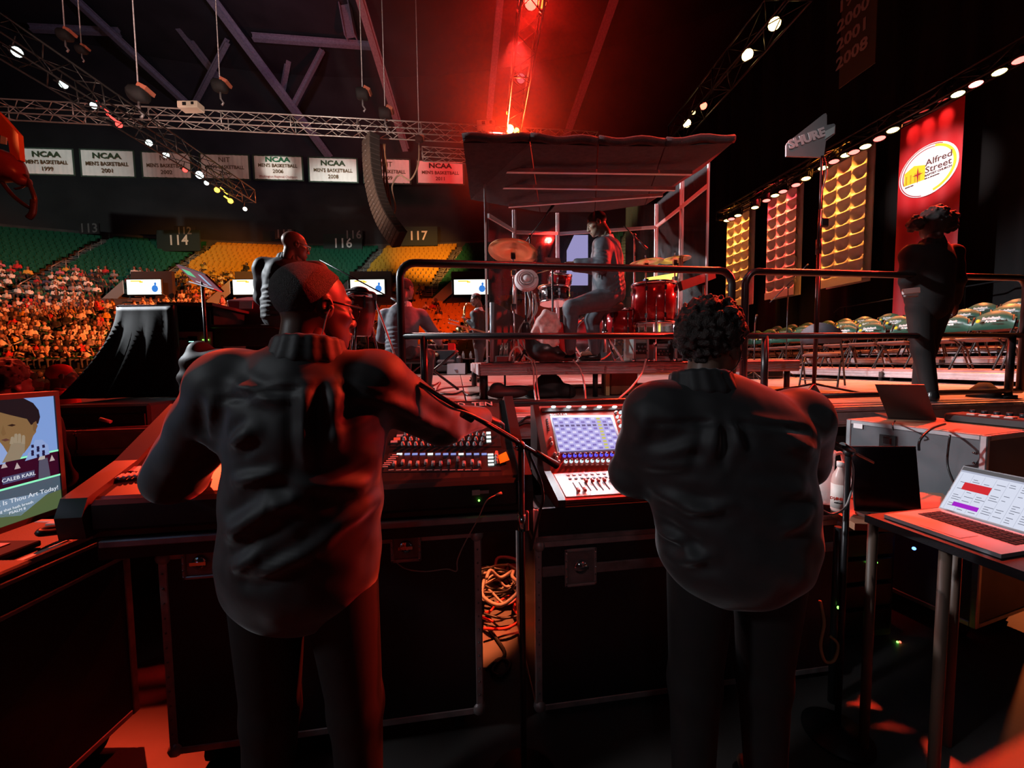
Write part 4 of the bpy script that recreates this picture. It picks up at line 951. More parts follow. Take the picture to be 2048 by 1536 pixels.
b = B(); b.tube([gp(1018, 722, 3.97), gp(1022, 705, 4.0), gp(1034, 694, 4.0), gp(1043, 705, 4.0), gp(1046, 722, 3.97)], .012, 7, res=6); thing('cable_loop', 'pink-lit cable loop standing on the riser edge', 'cable', b, mat('cable_salmon', (.7, .45, .4), .5))
# multicore snake tails, boxes and cases on the riser
b = B()
for k in range(9): b.cyl(gp(990 + 3 * k, 712, 4.05 + .02 * (k % 3)), gp(992 + 2.6 * k + 2, 686 + 4 * (k % 2), 4.06 + .02 * (k % 3)), .009, n=6)
thing('snake_tails', 'cluster of silver connector tails standing on the stage box', 'connectors', b, mat('connector_silver', (.6, .65, .62), .3, .8))
p = gp(1002, 722, 4.08); rt = root('stage_snake_box', 'small stage box on the riser under the connector tails', 'box', (p.x, p.y, ZD)); B().box((0, 0, .035), (.28, .12, .07), bev=.008).build('body', mat('snake_grey', (.3, .33, .35), .4, .4), rt); B().box((.03, -.065, .035), (.16, .01, .05)).build('face_plate', mat('snake_red', (.25, .03, .03), .5), rt)
p = gp(1322, 705, 4.15)
def rack_case(px, py, d, w, h, dp, lab, m, knobs=True, nm='hardware_case'):
    p = gp(px, py, d); rt = root(nm, lab, 'case', (p.x, p.y, ZD), 0)
    B().box((0, 0, h / 2), (w, dp, h), bev=.012).build('body', m, rt)
    b = B()
    for sx in (-1, 1):
        for z in (0, h): b.ball((sx * w / 2, -dp / 2, z if z else .012), .018, 8, 5)
    b.build('corner_ball', chrome, rt)
    b = B()
    for sx in (-1, 1): b.box((sx * (w / 2 - .012), -dp / 2 - .004, h / 2), (.024, .012, h))
    for z in (.012, h - .012): b.box((0, -dp / 2 - .004, z), (w, .012, .024))
    b.build('edge_trim', alu, rt)
    if knobs:
        rnd = random.Random(px)
        B().box((0, -dp / 2 - .006, h * .5), (w * .7, .012, h * .45)).build('front_plate', blackm, rt)
        for k in range(7): B().cyl((-w * .3 + w * .1 * k, -dp / 2 - .012, h * (.42 + .16 * (k % 2))), (-w * .3 + w * .1 * k, -dp / 2 - .03, h * (.42 + .16 * (k % 2))), .011, n=8).build('knob', chrome, rt)
    return rt
rack_case(1271, 700, 4.2, .17, .26, .25, 'teal-lit metal case of pedals on the riser', mat('case_teal', (.30, .42, .42), .35, .6))
rack_case(1312, 700, 4.25, .20, .18, .3, 'silver equipment case beside the teal case', mat('case_silver', (.4, .4, .42), .35, .6))
rack_case(1352, 700, 4.2, .24, .22, .35, 'black rack case behind the curly hair', black)
rack_case(1300, 690, 4.7, .5, .34, .3, 'black power supply tray below the floor tom', blackm, False)
# throne
p = gp(1210, 620, 4.2); rt = root('drum_throne', 'round padded drum throne under the seated drummer', 'stool', (p.x, p.y, ZD)); sz = gp(1210, 606, 4.2).z - ZD
B().lathe([(.14, sz - .09), (.19, sz - .07), (.2, sz - .03), (.17, sz), (.02, sz)], 20).build('cushion', mat('throne_vinyl', (.04, .03, .03), .5), rt)
B().cyl((0, 0, .1), (0, 0, sz - .08), .02).build('post', chrome, rt)
B().lathe([(.03, .28), (.035, .28), (.035, .34), (.03, .34)], 10).build('collar', chrome, rt)
for k in range(3): B().cyl((0, 0, .32), (.3 * math.cos(2.09 * k + .5), .3 * math.sin(2.09 * k + .5), .015), .014, n=6).build('leg', chrome, rt)
# bag with a pale cloth, on the riser
p = gp(1086, 700, 3.98)
net = nets([ell(gp(1090, 703, 4.02), (.155, .12, .12), k=.05), ell(gp(1068, 690, 4.05), (.09, .1, .14), k=.05), ell(gp(1052, 660, 4.05), (.05, .06, .09), k=.05), ell(gp(1118, 712, 4.02), (.08, .1, .07), k=.05)], .014, cut=lambda X: ZD - X[..., 2])
rt = root('duffel_bag', 'black leather duffel bag with a pale cloth over it on the riser front', 'bag', (p.x, p.y, ZD)); net_obj('bag_body', net, mat('bag_leather', (.03, .028, .03), .32, noise=.3, scale=14, bump=.4, bscale=16), rt)
fp = [(1066, 664), (1078, 642), (1092, 626), (1108, 632), (1116, 652), (1108, 668), (1112, 684), (1102, 693), (1088, 684), (1072, 674)]
net = nets([cone(gp(fp[i][0], fp[i][1], 3.96), .03, gp(fp[i + 1][0], fp[i + 1][1], 3.96), .03, k=.03) for i in range(9)] + [ell(gp(1092, 660, 3.96), (.075, .05, .11), k=.05), cone(gp(1080, 640, 3.95), .016, gp(1090, 625, 3.95), .018), cone(gp(1090, 625, 3.95), .018, gp(1103, 640, 3.95), .016)], .01)
net_obj('cloth', net, mat('bag_cloth_pink', (.80, .55, .52), .85, noise=.35, scale=16, bump=.5, bscale=14), rt)
net = nets([cone(gp(1112, 650, 3.99), .04, gp(1132, 718, 3.99), .035), cone(gp(1122, 650, 3.99), .03, gp(1140, 712, 3.99), .02)], .012)
net_obj('red_cloth', net, mat('bag_cloth_red', (.5, .02, .02), .7, bump=.5, bscale=20), rt)
# keyboard-like pad and sheet stand at right in the booth
b = B(); fm = basis(gp(1408, 558, 4.6), SIDE - HEAD * .3, (0, 0, 1)); b.prism([gp(1362, 562, 4.3), gp(1430, 540, 4.7), gp(1432, 556, 4.7), gp(1366, 580, 4.3)], HEAD * .1)
rt = root('music_stand', 'dark music stand with a slim light bar at the right of the booth', 'music stand', gp(1410, 600, 4.6)); b.build('desk', blackm, rt, world=True)
q = gp(1408, 570, 4.6); B().cyl(q, (q.x, q.y, ZD), .012).build('pole', steel, rt, world=True)
b = B(); b.prism([gp(1290, 556, 5.4), gp(1355, 545, 5.4), gp(1352, 562, 5.4), gp(1292, 572, 5.4)], HEAD * .03); b.cyl(gp(1320, 560, 5.45), (gp(1320, 560, 5.45).x, gp(1320, 560, 5.45).y, ZD), .014); thing('lit_screen', 'bright yellow glowing screen behind the floor tom', 'screen', b, glow('yellow_screen', (1, .8, .15), 1.4))
b = B(); b.prism([gp(1148, 470, 5.5), gp(1176, 470, 5.5), gp(1176, 570, 5.5), gp(1134, 570, 5.5), gp(1134, 500, 5.5)], HEAD * .03); thing('projection_screen', 'pale lavender screen seen behind the drummer', 'screen', b, glow('lavender_screen', (.55, .5, .95), .55))
# cables over the riser front and under it
for pts_, m_, lab in (([(1062, 722), (1067, 740), (1068, 770), (1072, 800), (1078, 812)], cableg, 'pair of pale cables hanging over the riser front'), ([(1146, 720), (1160, 738), (1168, 765), (1171, 800)], cableg, 'single pale cable curving over the riser front'),
                      ([(1292, 718), (1284, 745), (1262, 775), (1230, 803)], cableg, 'thin cable slanting from the silver case to the stage edge')):
    ps = [gp(x, y, 3.88 - .6 * max(0, (y - 740)) / 70) for x, y in pts_]; b = B(); b.tube(ps, .009, 6, res=6)
    if 'pair' in lab: b.tube([q + Vector((.03, .01, 0)) for q in ps], .008, 6, res=6)
    thing('cable', lab, 'cable', b, m_)
net = nets([ell(gp(1098, 772, 4.3), (.16, .14, .15), k=.06), ell(gp(1130, 785, 4.2), (.12, .12, .10), k=.06), ell(gp(1085, 790, 4.2), (.2, .14, .07), k=.05)], .016, cut=lambda X: ZS - X[..., 2])
o = net_obj('gear_bag', net, mat('bag_black', (.008, .008, .009), .7)); tag(o, 'black gear bag heaped under the front of the drum riser', 'bag')
net = nets([ell(gp(1015, 786, 4.0), (.22, .1, .06), k=.05), ell(gp(995, 776, 4.05), (.08, .08, .06), k=.05)], .014, cut=lambda X: ZS - X[..., 2])
o = net_obj('folded_jacket', net, mat('jacket_dark', (.02, .022, .026), .6)); tag(o, 'dark folded jacket on the stage under the riser\'s left end', 'clothing')
p = gp(1238, 768, 4.5); b = B(); b.box((p.x, p.y, ZS + .16), (.32, .3, .31), bev=.01); thing('wooden_crate', 'brown wooden box under the drum riser', 'box', b, mat('crate_brown', (.2, .07, .03), .6, noise=.2))
b = B(); p = gp(1214, 768, 4.35); b.box((p.x, p.y, ZS + .16), (.045, .045, .32)); thing('yellow_post', 'pale yellow timber post under the drum riser', 'post', b, mat('timber_yellow', (.6, .5, .22), .6))
# ------------------------------------------------------------------ mixing desks, cases and tables
def PP(px, py, o, n): r = ray(px, py); return EYE + r * ((Vector(o) - EYE).dot(n) / r.dot(n))
LAT = lambda la, d, z: SIDE * la + HEAD * d + Vector((0, 0, z))
trim_a = mat('case_aluminium', (.50, .42, .42), .42, .5, noise=.2, scale=20); trim_d = mat('case_trim_worn', (.30, .25, .25), .5, .4, noise=.3, scale=16)
def latch(parent, c, w, h, nrm=(0, -1, 0), m=None):
    """recessed butterfly latch dish on a face looking toward -Y"""
    m = m or trim_a; o = Vector(c)
    b = B(); t = .012
    for sx in (-1, 1): b.box(o + Vector((sx * (w / 2 - t / 2), -.006, 0)), (t, .012, h), bev=.003)
    for sz in (-1, 1): b.box(o + Vector((0, -.006, sz * (h / 2 - t / 2))), (w, .012, t), bev=.003)
    dish = b.build('latch_dish', m, parent, world=True)
    B().box(o + Vector((0, -.002, 0)), (w - .02, .006, h - .02)).build('dish_floor', trim_d, parent, world=True).parent = dish
    b = B(); b.lathe([(.001, .012), (w * .2, .010), (w * .22, .0)], 14, Matrix.Translation(o + Vector((0, -.004, .0))) @ Matrix.Rotation(R(90), 4, 'X')); b.box(o + Vector((0, -.016, 0)), (w * .46, .008, .012)); b.build('turn_knob', chrome, parent, world=True).parent = dish
    b = B()
    for k in range(5):
        for s in (-1, 1): b.ball(o + Vector((s * (w / 2 - .006), -.012, -h * .4 + h * .2 * k)), .004, 6, 4)
    b.build('rivet', chrome, parent, world=True).parent = dish
def flight_case(lab, x0, x1, y0, y1, z0, z1, latches=(), bands=(), wheels=True, m=lam, tm=trim_a, nm='flight_case'):
    rt = root(nm, lab, 'flight case', ((x0 + x1) / 2, (y0 + y1) / 2, 0)); c = Vector(((x0 + x1) / 2, (y0 + y1) / 2, (z0 + z1) / 2)); w, d, h = x1 - x0, y1 - y0, z1 - z0
    B().box(c, (w - .006, d - .006, h - .006)).build('body', m, rt, world=True)
    t = .03
    for sx in (-1, 1):
        for sy in (-1, 1): B().box(c + Vector((sx * (w / 2 - t / 2), sy * (d / 2 - t / 2), 0)), (t, t, h), bev=.004).build('edge_trim', tm, rt, world=True)
    for sz in (-1, 1):
        for sy in (-1, 1): B().box(c + Vector((0, sy * (d / 2 - t / 2), sz * (h / 2 - t / 2))), (w - 2 * t, t * .98, t), bev=.004).build('edge_trim', tm, rt, world=True)
        for sx in (-1, 1): B().box(c + Vector((sx * (w / 2 - t / 2), 0, sz * (h / 2 - t / 2))), (t * .98, d - 2 * t, t), bev=.004).build('edge_trim', tm, rt, world=True)
    for z in bands: B().box((c.x, y0 + .004, z), (w - 2 * t, .016, .045), bev=.004).build('band', trim_d, rt, world=True)
    b = B(); n = int(h / .055)
    for k in range(n):
        for sx in (-1, 1): b.ball((c.x + sx * (w / 2 - t / 2), y0 - .002, z0 + .03 + .055 * k), .004, 6, 4)
    b.build('rivet', trim_d, rt, world=True)
    for sx in (-1, 1):
        for z in (z0 + .02, z1 - .02): B().ball((c.x + sx * (w / 2 - .018), y0 + .012, z), .028, 10, 6).build('corner_ball', chrome if False else trim_a, rt, world=True)
    for (lx, lz, lw, lh) in latches: latch(rt, (lx, y0, lz), lw, lh)
    if wheels:
        for sx in (-1, 1):
            for sy in (-1, 1):
                p = c + Vector((sx * (w / 2 - .1), sy * (d / 2 - .1), 0)); b = B(); b.cyl((p.x - .018, p.y, .05), (p.x + .018, p.y, .05), .05, n=14); b.box((p.x, p.y, z0 - .012), (.09, .09, .024)); b.box((p.x - .024, p.y, (.05 + z0) / 2), (.006, .03, z0 - .05)); b.box((p.x + .024, p.y, (.05 + z0) / 2), (.006, .03, z0 - .05)); b.build('caster', blackm, rt, world=True)
    return rt
# ---- left desk
C0 = PD(1062, 950, 1.5); YF = C0.y; XR = C0.x; XL = PY(152, 985, YF).x
YA = YF + .19; A1 = PD(1052, 896, 1.70); ZA0 = C0.z; ZA1 = A1.z; TOP = PD(1012, 800, 1.99); YB = TOP.y; ZB1 = TOP.z
ZBOT = PY(1000, 1022, YF).z
lt = root('mixing_desk', 'wide black mixing desk under the left operator\'s hand, marked SD TEN', 'mixing desk', ((XL + XR) / 2, YF + .25, ZBOT))
desk_m = mat('desk_black_paint', (.022, .018, .018), .35, noise=.1); desk_r = mat('desk_panel_metal', (.10, .05, .045), .35, noise=.1)
def xprism(b, x0, x1, prof): return b.prism([(x0, y, z) for y, z in prof], (x1 - x0, 0, 0))
prof = [(YF, ZBOT), (YF, ZA0 - .01), (YF + .015, ZA0), (YA, ZA1), (YB, ZB1), (YB + .05, ZB1 - .01), (YB + .05, ZBOT)]
b = B(); xprism(b, XL + .04, XR - .03, prof); b.build('chassis', desk_m, lt, world=True)
for xa, xb in ((XL - .03, XL + .05), (XR - .045, XR)):
    b = B(); xprism(b, xa, xb, [(YF - .035, ZBOT + .01), (YF - .045, ZA0 - .05), (YF - .02, ZA0 + .008), (YA, ZA1 + .02), (YB, ZB1 + .02), (YB + .06, ZB1), (YB + .06, ZBOT)]); b.build('end_cheek', mat('desk_cheek', (.05, .03, .03), .3), lt, world=True)
b = B(); b.tube([(XL + .02, YF - .03, (ZBOT + ZA0) / 2), (XR - .04, YF - .03, (ZBOT + ZA0) / 2)], .0, 4) if False else b.box(((XL + XR) / 2, YF - .012, (ZBOT + ZA0) / 2 + .01), (XR - XL - .1, .03, (ZA0 - ZBOT) * .8), bev=.02); b.build('arm_rest', mat('desk_padded', (.012, .012, .013), .6), lt, world=True)
oA, nA = Vector((0, YF + .015, ZA0)), Vector((0, -(ZA1 - ZA0), YA - YF - .015)).normalized(); oB, nB = Vector((0, YA, ZA1)), Vector((0, -(ZB1 - ZA1), YB - YA)).normalized()
MA = basis((0, 0, 0), (1, 0, 0), (0, YA - YF - .015, ZA1 - ZA0)).to_3x3(); MB = basis((0, 0, 0), (1, 0, 0), (0, YB - YA, ZB1 - ZA1)).to_3x3()
def onA(px, py, l=0): return PP(px, py, oA + nA * l, nA)
def onB(px, py, l=0): return PP(px, py, oB + nB * l, nB)
def tilt_box(p, sz, M, nm, m, parent, bev=0): b = B(); b.box(p, sz, M, bev); return b.build(nm, m, parent, world=True)
cap_m = mat('fader_cap_grey', (.55, .55, .56), .35); slot_m = mat('fader_slot', (.004, .004, .004), .6); knob_m = mat('encoder_grey', (.5, .44, .42), .35); lcd = glow('scribble_blue', (.35, .4, .9), .8)
wled = glow('button_white', (.9, 1, .95), 1.3); rled = glow('button_red', (1, .06, .03), .9); gled = glow('led_green', (.2, 1, .1), 4); yst = mat('sticky_yellow', (.85, .75, .02), .6); line_m = mat('panel_line', (.6, .55, .52), .5)
# fader bays: the near block by the right end and the far one at the left wing
def knob_mesh(r, h, nm):
    b = B(); b.lathe([(r, 0), (r, h * .3), (r * .8, h * .35), (r * .72, h), (.001, h)], 10); return b.mesh(nm)
kme = knob_mesh(.0085, .016, 'knob'); kme.materials.append(knob_m)
fcb = B(); fcb.box((0, 0, .008), (.013, .026, .014), bev=.003); fcm = fcb.mesh('fader_cap'); fcm.materials.append(cap_m)
def put(me, nm, p, M, parent, m=None):
    o = bpy.data.objects.new(nm, me); C.objects.link(o); o.parent = parent
    o.matrix_local = MW[parent].inverted() @ (Matrix.Translation(p) @ M.to_4x4())
    if m: o.material_slots[0].link = 'OBJECT'; o.material_slots[0].material = m
    return o
pane_m = mat('desk_inlay', (.035, .03, .03), .3)
def quad_on(on, pts, m, nm, parent, l=.002):
    b = B(); q = [on(x, y, l) for x, y in pts]; n = (q[1] - q[0]).cross(q[2] - q[0]).normalized(); b.prism(q, n * -.0015 if n.z > 0 else n * .0015); return b.build(nm, m, parent, world=True)
FPn = quad_on(onA, [(765, 944), (1003, 941), (990, 905), (778, 906)], pane_m, 'fader_panel', lt); EPn = quad_on(onB, [(780, 893), (1003, 893), (1000, 862), (796, 862)], pane_m, 'encoder_panel', lt)
quad_on(onB, [(815, 846), (1000, 846), (998, 806), (835, 806)], desk_r, 'upper_panel', lt)
for k in range(12):
    x0 = 790 + 15.4 * k; pa, pb_ = onA(x0 - 3, 936, .003), onA(x0 + 6, 913, .003)
    nest(FPn, tilt_box((pa + pb_) / 2, (.0045, (pb_ - pa).length, .002), MA, 'fader_slot', slot_m, lt))
    t = .25 + .12 * (k % 3 == 1) + (.4 if k == 8 else 0); nest(FPn, put(fcm, 'fader_cap', pa.lerp(pb_, t), MA, lt))
    p = onA(x0 + 9, 908, .004); tilt_box(p, (.022, .009, .004), MA, 'scribble_strip', lcd if k % 4 else wled, lt).parent = FPn
    tilt_box(onA(x0 - 8, 940, .003), (.022, .004, .002), MA, 'label_line', line_m, lt)
for r_ in range(3):
    for k in range(13): nest(EPn, put(kme, 'encoder_knob', onB(806 + 13 * k + 3 * r_, 890 - 10 * r_, .003), MB, lt, cap_m if (k + r_) % 3 else None))
for k, py in enumerate((909, 915, 922, 929)): tilt_box(onA(981 + k * .4, py, .004), (.024, .008, .005), MA, 'lit_button', wled, lt)
for k, py in enumerate((866, 874, 882)): tilt_box(onB(977 + k * .3, py, .004), (.02, .012, .005), MB, 'lit_button', wled, lt)
for k in range(4): put(kme, 'encoder_knob', onA(993, 909 + 6 * k, .003), MA, lt, rled if k == 0 else None)
quad_on(onA, [(1000, 927), (1019, 920), (1012, 903), (996, 911)], yst, 'sticky_note', lt, .012)
for k in range(7): tilt_box(onA(768 + 4 * k, 934 - 4 * k, .003), (.03, .005, .003), MA, 'label_line', line_m, lt)
for k in range(3): tilt_box(onB(788 + 6 * k, 884 - 6 * k, .003), (.028, .014, .006), MB, 'lit_button', rled if k == 1 else cap_m, lt)
text('SD  TEN', .042, basis(onB(945, 809, .004), (1, 0, 0), (0, YB - YA, ZB1 - ZA1)), mat('desk_lettering', (.7, .5, .45), .5), parent=lt, bold=.0006, sx=1.35)
for k in range(12):
    p = onA(290 - 11 * k + 20, 948 + k * 1.5, .003); put(fcm, 'fader_cap', p, MA, lt)
for k in range(5): tilt_box(onA(262 + 26 * k, 938, .003), (.05, .03, .004), MA, 'lit_button', cap_m, lt)
tilt_box(PY(966, 984, YF - .034), (.045, .004, .012), Matrix.Identity(3), 'label_sticker', mat('sticker_grey', (.4, .33, .33), .6), lt); tilt_box(PY(952, 985, YF - .034), (.03, .005, .02), Matrix.Identity(3), 'label_sticker', line_m, lt)
b = B(); b.ball(PY(958, 1001, YF - .034), .004, 8, 5); b.build('power_led', gled, lt, world=True)
b = B(); b.cyl(PY(1003, 986, YF - .05), PY(992, 990, YF - .06), .006, .004, n=8); b.tube([PY(992, 990, YF - .06), PY(972, 1003, YF - .08), PY(955, 1040, YF - .07), PY(930, 1085, YF - .06), PY(915, 1120, YF - .05), PY(913, 1142, YF - .05), PY(893, 1138, YF - .05), PY(850, 1143, YF - .05), PY(810, 1137, YF - .05), PY(786, 1118, YF - .05)], .0022, 6, res=6)
thing('lamp_cord', 'thin pale cord plugged into the front of the left desk', 'cord', b, mat('cord_pink', (.55, .35, .3), .5))
# case under the left desk, with its tray
YC = YF + .02; cx0, cx1 = PY(322, 1250, YC).x, PY(965, 1250, YC).x; cz0, cz1 = PY(962, 1428, YC).z, PY(965, 1060, YC).z
flight_case('large black flight case carrying the left mixing desk', cx0, cx1, YC, YC + .5, cz0, cz1, [(PY(812, 1090, YC).x, PY(812, 1092, YC).z, .115, .12), (PY(400, 1090, YC).x, PY(812, 1092, YC).z, .115, .12)])
rt = root('desk_tray', 'shallow silver-edged tray between the left desk and its flight case', 'tray', ((XL + XR) / 2, YF + .25, cz1)); zt0 = ZBOT - .003
B().box(((XL + XR) / 2 + .02, YF + .24, (cz1 + zt0) / 2), (XR - XL - .08, .5, zt0 - cz1 - .004)).build('tray_board', lam, rt, world=True)
b = B(); b.box(((XL + XR) / 2 + .02, YF - .012, zt0 - .018), (XR - XL - .1, .02, .026), bev=.004); b.build('front_edge', alud, rt, world=True)
B().box((XR - .02, YF + .24, (cz1 + zt0) / 2), (.014, .52, zt0 - cz1), bev=.003).build('side_edge', trim_a, rt, world=True)
# ---- right desk
F0 = PD(1130, 999, 1.62); H0 = PD(1099, 947, 1.86); T0 = PD(1079, 817, 2.13); X2 = F0.x; X3 = X2 + .70
rtk = root('mixing_desk', 'compact mixing desk with red panel, lit screen and a row of white lamps', 'mixing desk', ((X2 + X3) / 2, F0.y + .25, F0.z - .04))
red_p = mat('desk_red_panel', (.42, .035, .02), .35, noise=.06); white_p = mat('desk_white_panel', (.72, .74, .76), .35)
zf = F0.z
b = B(); xprism(b, X2, X3, [(F0.y, zf - .05), (F0.y, zf - .004), (F0.y + .01, zf), (H0.y, H0.z), (T0.y, T0.z), (T0.y + .06, T0.z - .02), (T0.y + .06, zf - .05)]); b.build('chassis', red_p, rtk, world=True)
for xa, xb in ((X2 - .035, X2 - .003), (X3 + .003, X3 + .035)):
    b = B(); xprism(b, xa, xb, [(F0.y - .02, zf - .045), (F0.y - .02, zf + .005), (H0.y, H0.z + .012), (T0.y, T0.z + .02), (T0.y + .08, T0.z + .01), (T0.y + .08, zf - .045)]); b.build('end_cheek', mat('desk_cheek_dark', (.04, .025, .025), .35), rtk, world=True)
b = B()
for z in (.014, .028): b.box(((X2 + X3) / 2, F0.y - .003, zf - z), (X3 - X2 - .01, .006, .004))
b.build('front_groove', desk_m, rtk, world=True)
o1, n1 = Vector((0, F0.y + .01, zf)), Vector((0, -(H0.z - zf), H0.y - F0.y - .01)).normalized(); o2, n2 = Vector((0, H0.y, H0.z)), Vector((0, -(T0.z - H0.z), T0.y - H0.y)).normalized()
M1 = basis((0, 0, 0), (1, 0, 0), (0, H0.y - F0.y, H0.z - zf)).to_3x3(); M2 = basis((0, 0, 0), (1, 0, 0), (0, T0.y - H0.y, T0.z - H0.z)).to_3x3()
on1 = lambda px, py, l=0: PP(px, py, o1 + n1 * l, n1); on2 = lambda px, py, l=0: PP(px, py, o2 + n2 * l, n2)
def rect(o, M, x0, x1, t0, t1, l, th, nm, m, parent, n_): # panel laid on a sloping face: x range, distance up the slope
    b = B(); b.box(o + Vector(((x0 + x1) / 2, 0, 0)) + M @ Vector((0, (t0 + t1) / 2, l)), (x1 - x0, t1 - t0, th), M, min(th, .004) * .5); return b.build(nm, m, parent, world=True)
L1 = (H0 - F0).length; L2 = (T0 - H0).length
rect(o1, M1, X2 + .008, X3 - .008, .006, L1 - .02, .002, .005, 'fader_panel', white_p, rtk, n1)
rect(o2, M2, X2 + .01, X3 - .01, L2 - .03, L2 - .002, .004, .01, 'lamp_bar', desk_m, rtk, n2)
whl = glow('desk_lamp_white', (.92, .97, 1), 9)
for k in range(7):
    p = on2(1107 + 30.6 * k, 813.5, .014); b = B(); b.ball(p, (.014, .009, .006), 10, 5); b.build('lamp', whl, rtk, world=True)
    if k < 5: spot('desk_lamp', p + Vector((0, -.012, .035)), p + Vector((0, -.3, -.2)), (.88, .95, 1), 2.7, 120, .8, .02)
sc = [(1104, 835), (1222, 834), (1243, 897), (1119, 903)]
quad_on(on2, [(1100, 831), (1226, 830), (1248, 901), (1115, 907)], mat('screen_bezel_pale', (.65, .6, .65), .4), 'screen_bezel', rtk, .003)
quad_on(on2, sc, glow('desk_screen', (.55, .50, .95), .85), 'touch_screen', rtk, .006)
def bil(u, v):
    a = [sc[0][i] + (sc[1][i] - sc[0][i]) * u for i in (0, 1)]; c_ = [sc[3][i] + (sc[2][i] - sc[3][i]) * u for i in (0, 1)]; return (a[0] + (c_[0] - a[0]) * v, a[1] + (c_[1] - a[1]) * v)
cell = [glow('screen_cell_%d' % i, c_, s) for i, (c_, s) in enumerate((((.32, .24, .75), .7), ((.8, .75, 1), .95), ((.75, .7, .15), .8), ((.2, .15, .4), .6)))]
for i in range(11):
    b = [B(), B(), B(), B()]
    for j in range(10):
        u0, u1, v0, v1 = (i + .15) / 11, (i + .82) / 11, (j + .18) / 10, (j + .75) / 10
        q = [on2(*bil(u, v), .0075) for u, v in ((u0, v0), (u1, v0), (u1, v1), (u0, v1))]
        c_ = 2 if i == 8 else (3 if j == 2 else (j + i) % 2); b[c_].add(q, [(0, 3, 2, 1)])
    for k in range(4):
        if b[k].v: b[k].build('screen_column', cell[k], rtk, world=True)['kind'] = 'stuff'
ringb = B(); ringb.lathe([(.0095, 0), (.0095, .006), (.006, .007), (.0055, .018), (.001, .018)], 12); kb = ringb.mesh('ring_knob'); kb.materials.append(glow('ring_blue', (.12, .1, .95), 1.0))
caps = glow('ring_white', (.8, .95, 1), .9); dark_k = mat('knob_dark', (.02, .02, .025), .4)
kcb = B(); kcb.lathe([(.006, .005), (.0052, .02), (.001, .02)], 10); kcm = kcb.mesh('knob_cap'); kcm.materials.append(dark_k)
for k in range(12):
    for py, m_ in ((912, None), (923.5, caps)):
        p = on2(1128.5 + 10.55 * k + (.6 * (py > 915) * k * 0) + (3 if py > 915 else 0), py - .25 * k, .002); ro = put(kb, 'encoder_ring', p, M2, rtk, m_); co = put(kcm, 'knob_cap', p, M2, rtk); co.parent = ro; co.matrix_local = Matrix.Identity(4)
    tilt_box(on2(1132 + 10.5 * k, 930.5 - .2 * k, .003), (.012, .006, .004), M2, 'small_button', cap_m, rtk); tilt_box(on2(1128 + 10.6 * k, 906.5 - .3 * k, .003), (.01, .005, .004), M2, 'small_button', cap_m, rtk)
for k in range(6): tilt_box(on2(1094 + .7 * k, 838 + 4.4 * k, .003), (.009, .006, .005), M2, 'small_button', dark_k, rtk)
for px, py in ((1101, 878), (1103, 888), (1109, 909), (1116, 909), (1113, 917), (1117, 925)): put(kme, 'encoder_knob', on2(px, py, .002), M2, rtk)
for r_ in range(5):
    for k in range(4): put(kme, 'encoder_knob', on2(1231 + 9 * k + 3 * r_, 826 + 9 * r_, .002), M2, rtk, caps if (k + r_) % 2 else kb.materials[0] if k == 2 else None)
text('D I G I C O  S D', .014, basis(on2(1117, 829, .004), (1, 0, 0), (0, T0.y - H0.y, T0.z - H0.z)), line_m, parent=rtk)
redcap = mat('fader_cap_red', (.5, .05, .03), .4)
for k, (xa, ya, xb, yb) in enumerate([(1157, 984, 1146, 965), (1170, 983, 1158, 964), (1181, 981, 1171, 963), (1193, 980, 1184, 962), (1205, 980, 1196, 962), (1218, 978, 1208, 961), (1230, 977, 1221, 960), (1243, 976, 1233, 959)]):
    pa, pb_ = on1(xa, ya, .006), on1(xb, yb, .006); tilt_box((pa + pb_) / 2, (.004, (pb_ - pa).length, .002), M1, 'fader_slot', slot_m, rtk)
    put(fcm, 'fader_cap', pa.lerp(pb_, .05 if k < 2 else .95), M1, rtk, redcap); tilt_box(on1(1140 + 12 * k, 957 - .5 * k, .006), (.012, .012, .004), M1, 'key_button', dark_k, rtk)
    tilt_box(on1(1136 + 12 * k, 950 - .5 * k, .006), (.015, .01, .003), M1, 'scribble_strip', mat('scribble_grey', (.3, .36, .4), .3), rtk)
# case below the right desk: open tray on top, lid joint, latch
Y2 = PD(1078, 1050, 1.58).y; rx0, rx1 = PY(1070, 1050, Y2).x, PY(1690, 1030, Y2).x; rzt = PY(1100, 1017, Y2).z; rzm = PY(1100, 1082, Y2).z; rz0 = PY(1075, 1425, Y2).z
lx, lz = PY(1162, 1135, Y2 - .01).x, PY(1162, 1135, Y2 - .01).z
flight_case('large black flight case carrying the right mixing desk', rx0, rx1, Y2, Y2 + .56, rz0, rzm, [(lx, lz, .14, .165)], [PY(1250, 1130, Y2).z])
rt = root('case_tray', 'black-sided case tray holding the right mixing desk and the bottles', 'tray', ((rx0 + rx1) / 2, Y2 + .28, rzm)); hh = rzt - rzm
B().box(((rx0 + rx1) / 2, Y2 + .3, rzm + .02), (rx1 - rx0, .6, .036)).build('tray_floor', lam, rt, world=True)
for y, nm in ((Y2 + .008, 'front_board'), (Y2 + .6, 'back_board')): B().box(((rx0 + rx1) / 2, y, rzm + hh / 2), (rx1 - rx0, .014, hh)).build(nm, lam, rt, world=True)
for x in (rx0 + .007, rx1 - .007): B().box((x, Y2 + .3, rzm + hh / 2), (.014, .58, hh)).build('side_board', lam, rt, world=True)
